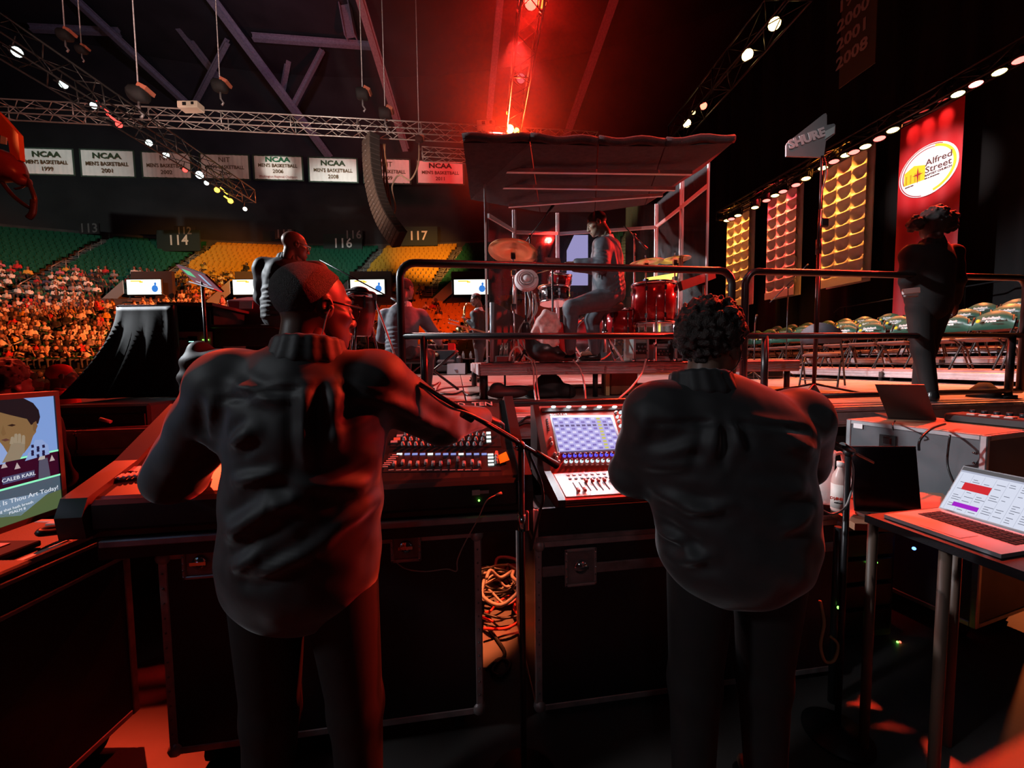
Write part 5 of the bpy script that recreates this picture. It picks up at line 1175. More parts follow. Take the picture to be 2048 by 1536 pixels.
B().box(((rx0 + rx1) / 2, Y2 - .002, rzm + .012), (rx1 - rx0, .014, .022), bev=.003).build('edge_trim', trim_d, rt, world=True); B().box((rx0 + .004, Y2 + .004, rzm + hh / 2), (.02, .02, hh), bev=.003).build('edge_trim', trim_a, rt, world=True); B().box((rx1 - .004, Y2 + .004, rzm + hh / 2), (.02, .02, hh), bev=.003).build('edge_trim', trim_a, rt, world=True)
shelf_x = X3 + .05; wood = mat('wood_and_lit_lid', (.42, .20, .12), .45, noise=.12, scale=4); zsh = PD(1650, 985, 1.85).z
B().box(((shelf_x + rx1 - .015) / 2, Y2 + .3, zsh - .01), (rx1 - .015 - shelf_x, .56, .02)).build('shelf_board', wood, rt, world=True)
# bottles and pitcher on that shelf
def bottle(px, py, d, r, h, lab, m, capm, label_m=None, words=None, z=None):
    p = PD(px, py, d); rt = root('bottle', lab, 'bottle', (p.x, p.y, zsh if z is None else z))
    B().lathe([(r * .9, 0), (r, .01), (r, h * .62), (r * .9, h * .72), (r * .42, h * .86), (r * .38, h * .93)], 18).build('glass', m, rt)
    B().lathe([(r * .46, h * .9), (r * .46, h), (.002, h)], 14).build('cap', capm, rt)
    if label_m: B().lathe([(r * 1.015, h * .08), (r * 1.015, h * .56)], 18).build('paper_label', label_m, rt)
    if words:
        f = (Vector((EYE.x, EYE.y, 0)) - Vector((p.x, p.y, 0))).normalized(); s = Vector((0, 0, 1)).cross(f)
        for t, s_, z, m_ in words: text(t, s_, basis(f * (r * 1.03) + Vector((0, 0, h * z)), s, (0, 0, 1)), m_, parent=rt, bold=.0006, depth=.0006, world=False)
clear = mat('clear_plastic', (.85, .8, .78), .08, alpha=.45); cwhite = mat('cap_white', (.8, .72, .7), .45)
bottle(1679, 990, 1.62, .03, .215, 'coffee bottle with a red and white DUNKIN label by the dark laptop', mat('coffee_pink', (.75, .5, .45), .25), cwhite, mat('label_white', (.85, .75, .7), .5), [('DUNKIN', .0155, .28, mat('dunkin_red', (.7, .05, .03), .5)), ('cold coffee', .0075, .2, blackm)])
bottle(1648, 985, 1.72, .035, .23, 'clear water bottle beside the right operator\'s elbow', clear, cwhite)
bottle(1718, 962, 1.9, .032, .235, 'clear bottle whose white cap shows behind the dark laptop', clear, cwhite, z=PD(1800, 1022, 1.75).z)
p = PD(1640, 968, 1.86); rt = root('pitcher', 'clear plastic pitcher with a square handle behind the bottles', 'pitcher', (p.x, p.y, zsh)); B().lathe([(.045, 0), (.05, .02), (.055, .2), (.058, .21)], 20).build('jug', clear, rt)
b = B(); e = SIDE; b.tube([e * .052 + Vector((0, 0, .18)), e * .105 + Vector((0, 0, .185)), e * .11 + Vector((0, 0, .06)), e * .055 + Vector((0, 0, .05))], .009, 7, res=4); b.build('handle', mat('handle_pink', (.75, .5, .48), .3), rt)
# ---- microphone stand between the desks, with its long boom
q = PD(1042, 892, 1.32); rt = root('microphone_stand', 'black talkback microphone stand with a long boom crossing the left operator\'s arm', 'stand', (q.x, q.y, 0))
B().cyl((q.x, q.y, .03), q, .011, n=10).build('pole', steel, rt, world=True); B().lathe([(.13, 0), (.13, .012), (.03, .03), (.012, .05)], 24, Matrix.Translation((q.x, q.y, 0))).build('base', black, rt, world=True)
B().cyl((q.x, q.y, q.z - .3), (q.x, q.y, q.z - .24), .014, n=10).build('height_collar', chrome, rt, world=True)
pa, pb_, pc = PD(838, 768, 1.12), PD(1040, 887, 1.31), PD(1078, 910, 1.35)
B().cyl(pa, pc, .0075, n=8).build('boom', steel, rt, world=True); B().cyl(PD(925, 826, 1.2), PD(945, 838, 1.22), .014, n=10).build('boom_grip', black, rt, world=True)
B().ball(pb_ + Vector((0, 0, -.008)), .019, 10, 6).build('boom_clutch', black, rt, world=True); B().cyl(pb_, PD(1030, 898, 1.30), .01, n=8).build('wing_screw', chrome, rt, world=True)
B().cyl(PD(1070, 905, 1.345), PD(1114, 931, 1.39), .0115, .0135, n=12).build('microphone', black, rt, world=True)
B().tube([PD(1068, 902, 1.34), PD(1058, 905, 1.33), PD(1066, 925, 1.34), PD(1082, 965, 1.36), PD(1086, 1000, 1.36), PD(1080, 1022, 1.36), PD(1062, 1100, 1.36)], .005, 7, res=6).build('cable', cable, rt, world=True)
B().tube([pa, PD(870, 795, 1.14), PD(900, 815, 1.17), PD(935, 826, 1.19), PD(985, 850, 1.25), PD(1035, 880, 1.30)], .004, 6, res=5).build('cable', cableg, rt, world=True)
# right microphone stand
q = PD(1697, 905, 1.5); rt = root('microphone_stand', 'black microphone stand with a short boom beside the right operator', 'stand', (q.x, q.y, 0))
B().cyl((q.x, q.y, .03), q, .011, n=10).build('pole', steel, rt, world=True); B().lathe([(.12, 0), (.12, .012), (.03, .03), (.012, .05)], 24, Matrix.Translation((q.x, q.y, 0))).build('base', black, rt, world=True)
B().cyl(PD(1640, 872, 1.42), PD(1745, 925, 1.56), .007, n=8).build('boom', steel, rt, world=True); B().ball(q, .019, 10, 6).build('boom_clutch', black, rt, world=True)
B().cyl(PD(1684, 890, 1.47), PD(1705, 903, 1.5), .012, n=10).build('boom_grip', black, rt, world=True)
B().tube([PD(1700, 915, 1.5), PD(1706, 940, 1.5), PD(1703, 980, 1.49), PD(1690, 1015, 1.48), PD(1665, 1028, 1.48), PD(1645, 1020, 1.48)], .004, 6, res=6).build('cable', cableg, rt, world=True)
# ---- right table with the closed-off dark laptop
tz = PD(1800, 1022, 1.75).z
def leg_table(lab, corners, z, th, m, legs, lm, nm='table'):
    c = sum((Vector(k) for k in corners), Vector()) / len(corners); rt = root(nm, lab, 'table', (c.x, c.y, 0))
    b = B(); b.prism([Vector((k[0], k[1], z - th)) for k in corners], (0, 0, th)); b.build('tabletop', m, rt, world=True)
    for x, y in legs: B().cyl((x, y, 0), (x, y, z - th), .016, n=8).build('leg', lm, rt, world=True)
    return rt
cn = [LAT(1.47, 1.62, 0), LAT(1.92, 1.55, 0), LAT(2.25, 1.98, 0), LAT(1.55, 2.12, 0)]; cn = [(v.x, v.y, 0) for v in cn]
leg_table('wood-topped side table under the dark-screened laptop', cn, tz, .03, wood, [(v[0] * .98, v[1] + .04) for v in cn[:2]] + [(cn[2][0] - .05, cn[2][1] - .05), (cn[3][0] + .03, cn[3][1] - .04)], steel)
def laptop(lab, hl, hr, fl, z, tl, base_m, scr_m, lid_m, keys=True):
    """hinge-left, hinge-right, front-left on the table; tl = top-left corner of the screen"""
    hl, hr, fl = [Vector((v.x, v.y, z)) for v in (hl, hr, fl)]; fr = hr + (fl - hl); c = (hl + fr) / 2
    rt = root('laptop', lab, 'laptop', (c.x, c.y, z)); up = Vector((0, 0, .013))
    b = B(); b.prism([hl + up * .15, hr + up * .15, fr + up * .15, fl + up * .15], up); bs = b.build('base', base_m, rt, world=True)
    X = hr - hl; Yv = fl - hl; P = lambda u, v, l=.0155: hl + X * u + Yv * v + Vector((0, 0, l))
    if keys:
        for r_ in range(5):
            n = 13
            for k in range(n):
                u0, u1 = .09 + .82 * k / n, .09 + .82 * (k + .86) / n; v0, v1 = .14 + .085 * r_, .14 + .085 * r_ + .07
                b = B(); b.prism([P(u0, v0), P(u1, v0), P(u1, v1), P(u0, v1)], (0, 0, .0016)); b.build('key', blackm, rt, world=True).parent = bs
    b = B(); b.prism([P(.33, .64), P(.67, .64), P(.67, .95), P(.33, .95)], (0, 0, .0006)); b.build('trackpad', base_m, rt, world=True).parent = bs
    T = tl - hl - Vector((0, 0, .01)); n = X.cross(T).normalized(); n = n if n.dot(Yv) < 0 else -n      # lid back side
    H1 = hl + Vector((0, 0, .014)); Q = lambda u, v, l=0: H1 + X * u + T * v - n * l
    b = B(); b.prism([Q(0, 0), Q(1, 0), Q(1, 1), Q(0, 1)], n * .006); lidp = b.build('lid', lid_m, rt, world=True)
    b = B(); b.prism([Q(.012, .03, .001), Q(.988, .03, .001), Q(.988, .975, .001), Q(.012, .975, .001)], -n * .0006); b.build('screen', scr_m, rt, world=True).parent = lidp
    def on_screen(nm, u0, u1, v0, v1, m, l=.0022):
        b = B(); b.prism([Q(u0, v0, l), Q(u1, v0, l), Q(u1, v1, l), Q(u0, v1, l)], -n * .0003); o_ = b.build(nm, m, rt, world=True); o_.parent = lidp; return o_
    return rt, on_screen, Q
lap_d = mat('laptop_dark', (.03, .028, .03), .35, .3); lap_s = mat('laptop_silver', (.50, .48, .50), .38, .5); dsc = mat('screen_off', (.006, .006, .008), .18)
hl, hr = LAT(PD(1712, 980, 1.72).dot(SIDE), 1.72, 0), LAT((1858 - 1024) / 770 * 1.70, 1.70, 0); tl_ = LAT((1706 - 1024) / 770 * 1.74, 1.74, PD(1706, 894, 1.74).z)
laptop('open laptop with a dark screen behind the right microphone stand', hl, hr, hl + HEAD * -.2 + SIDE * .02, tz, tl_, wood if False else mat('laptop_base_bronze', (.35, .25, .22), .4, .4), dsc, lap_d)
# ---- lit laptop on the black table at the right edge
z1 = .955; A_, B_, HL = LAT(1.378, 1.40, z1), LAT(1.433, 1.10, z1), LAT(1.640, 1.455, z1)
rt, on_s, Q = laptop('silver laptop with a lit spreadsheet on the black table at right', HL, HL + (B_ - A_), A_, z1, LAT(1.752, 1.475, PD(1940, 933, 1.475).z), lap_s, glow('sheet_white', (.80, .84, 1), .85), lap_s)
cell_r, cell_p, cell_g, ink_s = glow('cell_red', (.8, .03, .04), .8), glow('cell_purple', (.45, .02, .7), .8), glow('cell_green', (.55, .85, .6), .7), glow('cell_ink', (.25, .27, .36), .5)
on_s('toolbar', .012, .988, .90, .975, glow('toolbar_photo', (.30, .28, .3), .35)); on_s('header_bar', .012, .988, .86, .90, glow('toolbar_pale', (.6, .63, .8), .7))
on_s('red_cell', .10, .34, .50, .66, cell_r); on_s('purple_cell', .10, .33, .13, .22, cell_p); on_s('green_cell', .74, .99, .03, .4, cell_g)
rnd = random.Random(3)
for r_ in range(16):
    v = .08 + .047 * r_
    for k in range(9):
        u = .06 + .1 * k
        if rnd.random() < .45 or (.08 < u < .36 and (.48 < v < .68 or .1 < v < .24)) or (u > .72 and v < .4): continue
        on_s('sheet_text', u, u + rnd.uniform(.03, .08), v, v + .011, ink_s)
for k in range(10): on_s('grid_line', .04 + .1 * k, .042 + .1 * k, .04, .84, glow('grid_pale', (.6, .64, .8), .65), .0016)
cb = [A_ + (A_ - HL) * .12 + (A_ - B_) * .14, B_ + (A_ - HL) * .12 + (B_ - A_) * .6, HL + (HL - A_) * .5 + (B_ - A_) * 1.6, HL + (HL - A_) * .5 + (A_ - B_) * .1]
leg_table('black table under the lit laptop at the right edge', [(v.x, v.y, 0) for v in cb], z1, .028, lam, [(LAT(1.43, 1.24, 0).x, LAT(1.43, 1.24, 0).y), (cb[0].x + .04, cb[0].y + .0), (cb[2].x - .05, cb[2].y), (cb[3].x - .05, cb[3].y - .05)], mat('table_leg_brown', (.12, .07, .05), .5))
b = B(); s0, s1 = LAT(1.372, 1.31, z1 - .012), LAT(1.388, 1.23, z1 - .012); b.box((s0 + s1) / 2, (.004, (s1 - s0).length, .012), frame_of(s0, s1) @ Matrix.Rotation(R(90), 3, 'X')); thing('white_strip', 'small white strip stuck on the black table edge', 'label', b, white)
# ---- grey flight case with the laptop on it
N0, N1 = LAT(2.42, 1.94, 0), LAT(2.225, 2.545, 0); zc = PD(1697, 838, 2.545).z; dv = (N1 - N0).normalized(); pv = Vector((dv.y, -dv.x, 0))   # along the front, into the case
ang = math.atan2(pv.x, pv.y) ; gm = mat('case_grey_panel', (.085, .09, .1), .45, noise=.15); L_ = (N1 - N0).length
rt = root('flight_case', 'grey flight case with silver edges behind the dark laptop', 'flight case', ((N0 + N1) / 2 + pv * .3).xyz * 1)
MC = Matrix((-dv, pv, Vector((0, 0, 1)))).transposed()
def cb_(u, v, z): return N1 + -dv * u + pv * v + Vector((0, 0, z))
z_b = .12; hC = zc - z_b
b = B(); b.box(cb_(L_ / 2, .3, z_b + hC / 2), (L_ - .008, .592, hC - .008), MC); b.build('body', gm, rt, world=True)
B().box(cb_(L_ / 2, .3, zc - .001), (L_ - .04, .56, .006), MC).build('lid_panel', wood, rt, world=True)  # orange light on the grey lid put into its colour
for u in (.014, L_ - .014):
    for v in (.012, .588): B().box(cb_(u, v, z_b + hC / 2), (.028, .028, hC), MC, bev=.004).build('edge_trim', alu, rt, world=True)
for z in (z_b + .014, zc - .014):
    for v in (.012, .588): B().box(cb_(L_ / 2, v, z), (L_ - .05, .027, .028), MC, bev=.004).build('edge_trim', alu, rt, world=True)
    for u in (.014, L_ - .014): B().box(cb_(u, .3, z), (.027, .54, .028), MC, bev=.004).build('edge_trim', alu, rt, world=True)
oC = N0; nC = pv
c_ = PP(1775, 885, oC - pv * .004, nC); B().box(c_, (.08, .01, .09), MC).build('latch_plate', blackm, rt, world=True); B().box(c_ + Vector((0, 0, .01)), (.045, .026, .05), MC, bev=.006).build('latch', chrome, rt, world=True)
for px, py in ((1948, 905), (1948, 926), (1760, 893)): B().ball(PP(px, py, oC - pv * .003, nC), .008, 8, 5).build('rivet', chrome, rt, world=True)
B().box(PP(1716, 852, oC - pv * .002, nC), (.05, .004, .03), MC).build('label_sticker', white, rt, world=True)
for u in (.1, L_ - .1):
    for v in (.1, .5): q = cb_(u, v, 0); B().cyl(q + dv * .018 + Vector((0, 0, .06)), q - dv * .018 + Vector((0, 0, .06)), .06, n=14).build('caster', blackm, rt, world=True)
# laptop seen from behind on the case
hl, hr = cb_(.36, .06, 0), cb_(.02, .12, 0); zz = zc + .003
h_r, h_l = PP(1775, 838, Vector((0, 0, zz)), Vector((0, 0, 1))), PP(1872, 842, Vector((0, 0, zz)), Vector((0, 0, 1)))
tl_ = PD(1848, 770, h_l.dot(HEAD) - .06); fwd = Vector((h_l.y - h_r.y, -(h_l.x - h_r.x), 0)).normalized() * -.22
laptop('black laptop seen from behind standing on the grey flight case', h_l, h_r, h_l + fwd, zz, tl_, lap_d, dsc, lap_d, False)
# small mixer / keypad gear at the right end of the case
g0 = PP(1985, 848, Vector((0, 0, zz)), Vector((0, 0, 1))); rt = root('control_surface', 'small dark control box with pale keys at the right end of the grey case', 'controller', g0)
B().box(g0 + Vector((0, 0, .025)), (.34, .2, .05), MC, bev=.008).build('housing', black, rt, world=True)
for k in range(4): B().box(g0 + MC @ Vector((-.06 + .05 * k, -.06, .054)), (.035, .05, .012), MC, bev=.003).build('key', mat('key_pale', (.6, .4, .35), .4), rt, world=True)
for k in range(5): B().cyl(g0 + MC @ Vector((-.1 + .05 * k, .04, .05)), g0 + MC @ Vector((-.1 + .05 * k, .04, .072)), .014, n=10).build('knob', dark_k, rt, world=True)
b = B(); b.tube([PD(1790, 842, 2.35), PD(1785, 850, 2.2), PD(1787, 860, 2.2)], .004, 6, res=5); b.tube([PD(1890, 848, 2.15), PD(1862, 858, 2.05), PD(1840, 880, 2.0), PD(1838, 900, 2.05)], .006, 6, res=6); b.tube([PD(1900, 870, 1.97), PD(1895, 930, 2.0), PD(1915, 980, 1.9)], .005, 6, res=5)
thing('cable_tangle', 'dark cables drooping over the face of the grey case', 'cables', b, cable)
# ---- equipment rack with indicator lights under the tables
p0 = LAT(1.78, 2.05, 0); rt = root('equipment_rack', 'dark equipment rack with small coloured lights under the right tables', 'rack', (p0.x, p0.y, 0))
B().box((0, .2, .42), (.6, .5, .8), bev=.01).build('cabinet', blackm, rt)
for k in range(5): B().box((0, -.06, .14 + .14 * k), (.5, .03, .12), bev=.004).build('rack_unit', mat('rack_unit', (.012, .012, .014), .35), rt)
for px, py, c_ in ((1737, 1126, 'g'), (1753, 1125, 'g'), (1828, 1097, 'b'), (1795, 1284, 'g'), (1800, 1284, 'r'), (1800, 1289, 'y')):
    b = B(); b.ball(PY(px, py, p0.y - .08), .0055 if c_ != 'b' else .009, 8, 5); b.build('indicator_light', {'g': gled, 'b': glow('led_blue', (.08, .2, 1), 6), 'r': glow('led_red', (1, .1, .05), 5), 'y': glow('led_yellow', (1, .6, .1), 5)}[c_], rt, world=True)
b = B(); b.ball(PD(1676, 1215, 1.62), (.004, .004, .007), 8, 5); thing('pilot_light', 'single small green pilot light low beside the right flight case', 'light', b, gled)
b = B(); b.ball(PY(1937, 1251, p0.y - .08), (.009, .006, .009), 8, 5); b.build('indicator_light', glow('pilot_red', (1, .03, .1), .8), rt, world=True)
b = B(); b.tube([PD(1640, 1202, 1.5), PD(1645, 1225, 1.5), PD(1648, 1250, 1.5), PD(1641, 1290, 1.5), PD(1650, 1322, 1.5), PD(1668, 1320, 1.5), PD(1676, 1290, 1.5), PD(1660, 1272, 1.5)], .006, 7, res=6); thing('hung_cable', 'looped cable hanging at the right corner of the right flight case', 'cable', b, mat('cable_amber', (.4, .22, .1), .5))
# ---- floor cables in the gap between the flight cases
rnd = random.Random(5)
for k in range(9):
    b = B(); cx_, cy_ = PZ(1003, 1170 + 14 * (k % 5), .05).xy; pts_ = []
    for j in range(9):
        a = j * .8 + k; rr = rnd.uniform(.06, .17); pts_.append((cx_ + rr * math.cos(a) * 1.1, cy_ + rr * math.sin(a) * 1.2, .015 + .03 * (k % 4) + rnd.uniform(0, .06) + (.08 if k < 4 else 0)))
    b.tube(pts_, .008 if k % 3 else .011, 6, res=5); thing('floor_cable', '%s coil of cable on the floor between the two flight cases' % ['topmost grey', 'second grey', 'third black', 'fourth grey', 'red', 'sixth black', 'seventh black', 'eighth grey', 'lowest black'][k], 'cable', b, [cableg, cableg, cable, cableg, mat('cable_red', (.6, .03, .02), .5), cable, cable, cableg, cable][k], 'floor cables')
b = B(); b.tube([PZ(975, 1252, .012), PZ(995, 1280, .012), PZ(1010, 1308, .012), PZ(990, 1330, .012), PZ(985, 1345, .012), PZ(1005, 1352, .012), PZ(1020, 1330, .012), PZ(1000, 1318, .012), PZ(972, 1340, .012)], .009, 6, res=6); thing('floor_cable', 'black cable looping on the red-lit bare floor patch', 'cable', b, cable)
# ---- left monitor on its case
zc_l = PD(235, 1036, 1.55).z
cA, cB = -1.585, 1.55
rt = root('flight_case', 'black flight case with red-lit edges at the left edge under the monitor', 'flight case', LAT(cA - .4, 1.05, 0))
MCc = Matrix((SIDE, HEAD, Vector((0, 0, 1)))).transposed()
def lc(u, v, z): return LAT(cA + u, cB + v, z)
B().box(lc(-.4, -.5, (.1 + zc_l) / 2), (.794, .994, zc_l - .106), MCc).build('body', lam, rt, world=True)
for u in (-.015, -.785):
    for v in (-.015, -.985): B().box(lc(u, v, (.1 + zc_l) / 2), (.03, .03, zc_l - .1), MCc, bev=.004).build('edge_trim', trim_d, rt, world=True)
for z in (zc_l - .014, .115):
    for u in (-.015, -.785): B().box(lc(u, -.5, z), (.03, .94, .028), MCc, bev=.005).build('edge_trim', trim_a, rt, world=True)
    for v in (-.015, -.985): B().box(lc(-.4, v, z), (.74, .03, .028), MCc, bev=.005).build('edge_trim', trim_a, rt, world=True)
for z in (zc_l - .05, zc_l - .15): B().box(lc(.002, -.5, z), (.01, .94, .016), MCc, bev=.003).build('side_bead', trim_a, rt, world=True)
for u in (-.1, -.7):
    for v in (-.1, -.9): q = lc(u, v, .05); B().cyl(q - SIDE * .018, q + SIDE * .018, .05, n=14).build('caster', blackm, rt, world=True)
mR, mL = LAT(-1.575, 1.33, 0), LAT(-1.53, .78, 0); zb_, zt_m = PD(105, 1020, 1.33).z, PD(97, 782, 1.33).z
rt = root('monitor', 'flat monitor at the left edge showing a worship broadcast', 'monitor', ((mR + mL) / 2) + Vector((0, 0, zc_l)))
X = mR - mL; Wm = X.length; xn = X.normalized(); nm_ = xn.cross(Vector((0, 0, 1)))
nm_ = nm_ if nm_.dot(EYE - mR) > 0 else -nm_
Qm = lambda s, t, l=0: mR - xn * s + Vector((0, 0, zb_ + t)) + nm_ * l       # s from the far edge, t up
Hm = zt_m - zb_
b = B(); b.prism([Qm(0, 0), Qm(Wm, 0), Qm(Wm, Hm), Qm(0, Hm)], nm_ * -.035); hsg = b.build('housing', black, rt, world=True)
b = B()
for s0, s1, t0, t1 in ((0, .014, 0, Hm), (Wm - .014, Wm, 0, Hm), (.014, Wm - .014, Hm - .016, Hm), (.014, Wm - .014, 0, .018)): b.prism([Qm(s0, t0), Qm(s1, t0), Qm(s1, t1), Qm(s0, t1)], nm_ * .006)
b.build('bezel', black, rt, world=True)
b = B(); c_ = (mR + mL) / 2 - nm_ * .06; b.box(c_ + Vector((0, 0, (zb_ + zc_l) / 2)), (.06, .1, zb_ - zc_l + .12), MCc); b.build('stand_neck', black, rt, world=True); B().box(c_ + Vector((0, 0, zc_l + .01)), (.2, .26, .02), MCc, bev=.006).build('stand_foot', black, rt, world=True)
def pic(nm, pts, col, s, l): b = B(); b.prism([Qm(.014 + x, .018 + y, l) for x, y in pts], nm_ * .0004); o_ = b.build(nm, glow('pic_%s' % nm, col, s), rt, world=True); o_.parent = hsg; return o_
hs = Hm - .034; ws = Wm - .03; t1, t2 = hs * .30, hs * .52
rc = lambda x0, x1, y0, y1: [(x0, y0), (x1, y0), (x1, y1), (x0, y1)]
pic('sky', rc(0, ws, t2, hs), (.25, .42, .85), .75, .001)
def picp(nm, pts, col, s_, l):      # drawn on the panel's own face, corner by corner
    b = B(); b.prism([PP(x, y, mR + nm_ * l, nm_) for x, y in pts], nm_ * .0004); o_ = b.build(nm, glow('pic_' + nm, col, s_), rt, world=True); o_.parent = hsg; return o_
picp('skin', [(-40, 836), (-10, 812), (20, 822), (58, 832), (67, 846), (72, 852), (72, 864), (66, 872), (60, 890), (48, 906), (20, 912), (-10, 905), (-40, 890)], (.42, .24, .10), .5, .002)
picp('hair', [(-40, 802), (-8, 795), (20, 793), (48, 797), (66, 806), (77, 820), (80, 834), (76, 848), (70, 846), (62, 850), (54, 838), (20, 830), (-10, 822), (-40, 842)], (.012, .015, .02), .5, .003)
picp('ear', [(66, 846), (72, 842), (75, 852), (70, 864), (66, 860)], (.33, .17, .07), .5, .0034)
picp('shirt', [(50, 922), (64, 894), (70, 880), (84, 879), (96, 890), (99, 908)], (.35, .5, .9), .7, .0034); picp('shirt', [(-40, 935), (-40, 885), (-4, 880), (6, 892), (16, 908), (10, 928)], (.35, .5, .9), .7, .0034)
for k in range(9): x, y = 62 + 11 * (k % 3), 890 + 8 * (k // 3) + 3 * (k % 2); picp('shirt_check', [(x, y), (x + 5, y - 1), (x + 6, y + 5), (x + 1, y + 6)], (.01, .02, .09), .5, .004)
picp('palm', [(4, 926), (18, 900), (24, 880), (50, 886), (49, 902), (40, 918)], (.45, .36, .24), .55, .004)
for k, (x0, y0, x1, y1) in enumerate(((20, 888, 24, 874), (28, 886, 31, 868), (36, 886, 38, 868), (44, 888, 46, 871))): picp('finger', [(x0 - 1, y0), (x1 - 2, y1), (x1 + 2, y1 - 1), (x1 + 4, y1 + 2), (x0 + 6, y0)], (.50, .40, .27), .6, .0046)
picp('eye', [(14, 851), (24, 848), (32, 850), (24, 853)], (.05, .03, .02), .4, .0046); picp('nose', [(2, 866), (6, 850), (12, 868), (6, 872)], (.36, .2, .08), .5, .0046); picp('mouth', [(2, 880), (12, 877), (20, 880), (10, 883)], (.25, .1, .08), .4, .0046)
pic('divider', rc(0, ws, t2 - .006, t2), (.3, 1, .6), .9, .003); pic('stage_view', rc(0, ws, t1, t2 - .006), (.05, .005, .03), .5, .001)
for k in range(16): pic('stage_figure', [(.012 + .033 * k, t1 + .05 + .012 * (k % 3)), (.028 + .033 * k, t1 + .05 + .012 * (k % 3)), (.02 + .033 * k, t1 + .07 + .012 * (k % 3))], (.7, .12, .15) if k % 2 else (.75, .6, .6), .6, .002)
pic('speaker_suit', [(.03, t1), (.065, t1), (.06, t1 + .06), (.035, t1 + .065)], (.12, .13, .2), .6, .003); pic('speaker_head', rc(.042, .056, t1 + .062, t1 + .084), (.7, .65, .6), .6, .003)
pic('caption_bar', rc(.075, .16, t1 + .012, t1 + .034), (.12, .14, .3), .5, .003)
pic('landscape', rc(0, ws, .0, t1 - .006), (.10, .16, .22), .6, .001); pic('cloud', [(.03, t1 - .05), (.2, t1 - .03), (.26, t1 - .06), (.12, t1 - .1)], (.28, .42, .6), .6, .0015); pic('field', [(0, 0), (.3, 0), (.2, .045), (.0, .06)], (.14, .2, .08), .6, .0015)
pic('divider_low', rc(0, ws, t1 - .006, t1), (.3, 1, .6), .9, .003)
wt = glow('screen_letter', (.85, .9, 1), .8)
TM = lambda s, t: basis(Qm(.014 + s, .018 + t, .004), xn, (0, 0, 1))
text('CALEB KARL', .016, TM(.118, t1 + .023), wt, parent=rt, depth=.0003); text('This is our Great Is Thou Art Today!', .020, TM(.16, t1 - .045), wt, parent=rt, depth=.0003); text('let everything that hath breath', .012, TM(.16, t1 - .068), wt, parent=rt, depth=.0003); text('PSALM 8', .012, TM(.13, .035), wt, parent=rt, depth=.0003)
for nm0, x, y, sx_, sy_, lab in (('box', -.06, -.13, .16, .1, 'small box'),):
    rt = root('notebook', 'dark notebook lying on the red-lit left case top', 'notebook', lc(-.16, -.32, zc_l)); B().box(lc(-.16, -.32, zc_l + .012), (.2, .16, .02), MCc, bev=.004).build('cover', blackm, rt, world=True); B().box(lc(-.16, -.32, zc_l + .0245), (.06, .1, .003), MCc).build('page_label', mat('label_pale', (.5, .4, .38), .5), rt, world=True)
b = B(); b.box(lc(-.14, -.06, zc_l + .008), (.2, .05, .014), MCc, bev=.003); thing('white_papers', 'pale papers at the far end of the left case top', 'papers', b, mat('paper', (.75, .72, .68), .7))
b = B(); b.tube([lc(-.03, -.18, zc_l + .03), lc(-.05, -.25, zc_l + .05), lc(-.08, -.2, zc_l + .045), lc(-.06, -.12, zc_l + .02)], .012, 7, res=5); thing('headset', 'dark curved headset lying on the left case', 'headset', b, black)
# ---- black loudspeaker boxes behind, and the draped rack on them
def sub_box(lab, px0, px1, d, dep, z0_, z1_, extra=None):
    p, q = PD(px0, 800, d), PD(px1, 800, d); p, q = Vector((p.x, p.y, 0)), Vector((q.x, p.y, 0)); rt = root('loudspeaker', lab, 'loudspeaker', ((p.x + q.x) / 2, p.y + dep / 2, z0_))
    w_, h_ = q.x - p.x, z1_ - z0_
    B().box((0, 0, h_ / 2), (w_, dep, h_), bev=.015).build('cabinet', mat('speaker_black', (.018, .015, .015), .5, noise=.1, bump=.1, bscale=200), rt)
    B().box((0, -dep / 2 - .006, h_ * .52), (w_ * .92, .012, h_ * .86)).build('grille', blackm, rt); B().box((w_ / 2 + .002, -dep * .1, h_ * .72), (.006, .22, .05), bev=.002).build('side_handle', blackm, rt)
    b = B()
    for k in range(3): b.box((w_ / 2 + .003, -.08 + .05 * k, h_ * .79 + .006 * k), (.003, .032, .014))
    b.build('side_badge', alu, rt); return rt
ZT = 1.3
s1 = sub_box('big black loudspeaker box in front of the draped rack', 95, 277, 2.45, .95, 0, ZT); s2 = sub_box('black loudspeaker box beyond the left operator\'s elbow', 290, 470, 3.3, .85, 0, ZT - .02)
tape = mat('white_tape', (.6, .55, .55), .6)
b = B(); p = PZ(200, 800, ZT + .001); 
for px0, py0, px1, py1, w_ in ((110, 791, 260, 789, .05), (260, 790, 390, 785, .04), (190, 797, 240, 795, .03), (300, 797, 320, 795, .02)):
    a, c_ = PZ(px0, py0, ZT + .0015), PZ(px1, py1, ZT + .0015); b.box((a + c_) / 2, (w_, (c_ - a).length, .002), frame_of(a, c_) @ Matrix.Rotation(R(90), 3, 'X'))
thing('floor_tape', 'pale tape strips stuck on top of the loudspeaker boxes', 'tape', b, tape)
b = B(); q = PD(200, 838, 2.44); b.cyl(q, q + Vector((.06, 0, -.02)), .012, n=8); b.cyl(q + Vector((.09, 0, -.08)), q + Vector((.09, -.01, -.1)), .016, n=8); thing('cable_plug', 'shiny plugs in the face of the big loudspeaker box', 'plug', b, alud)
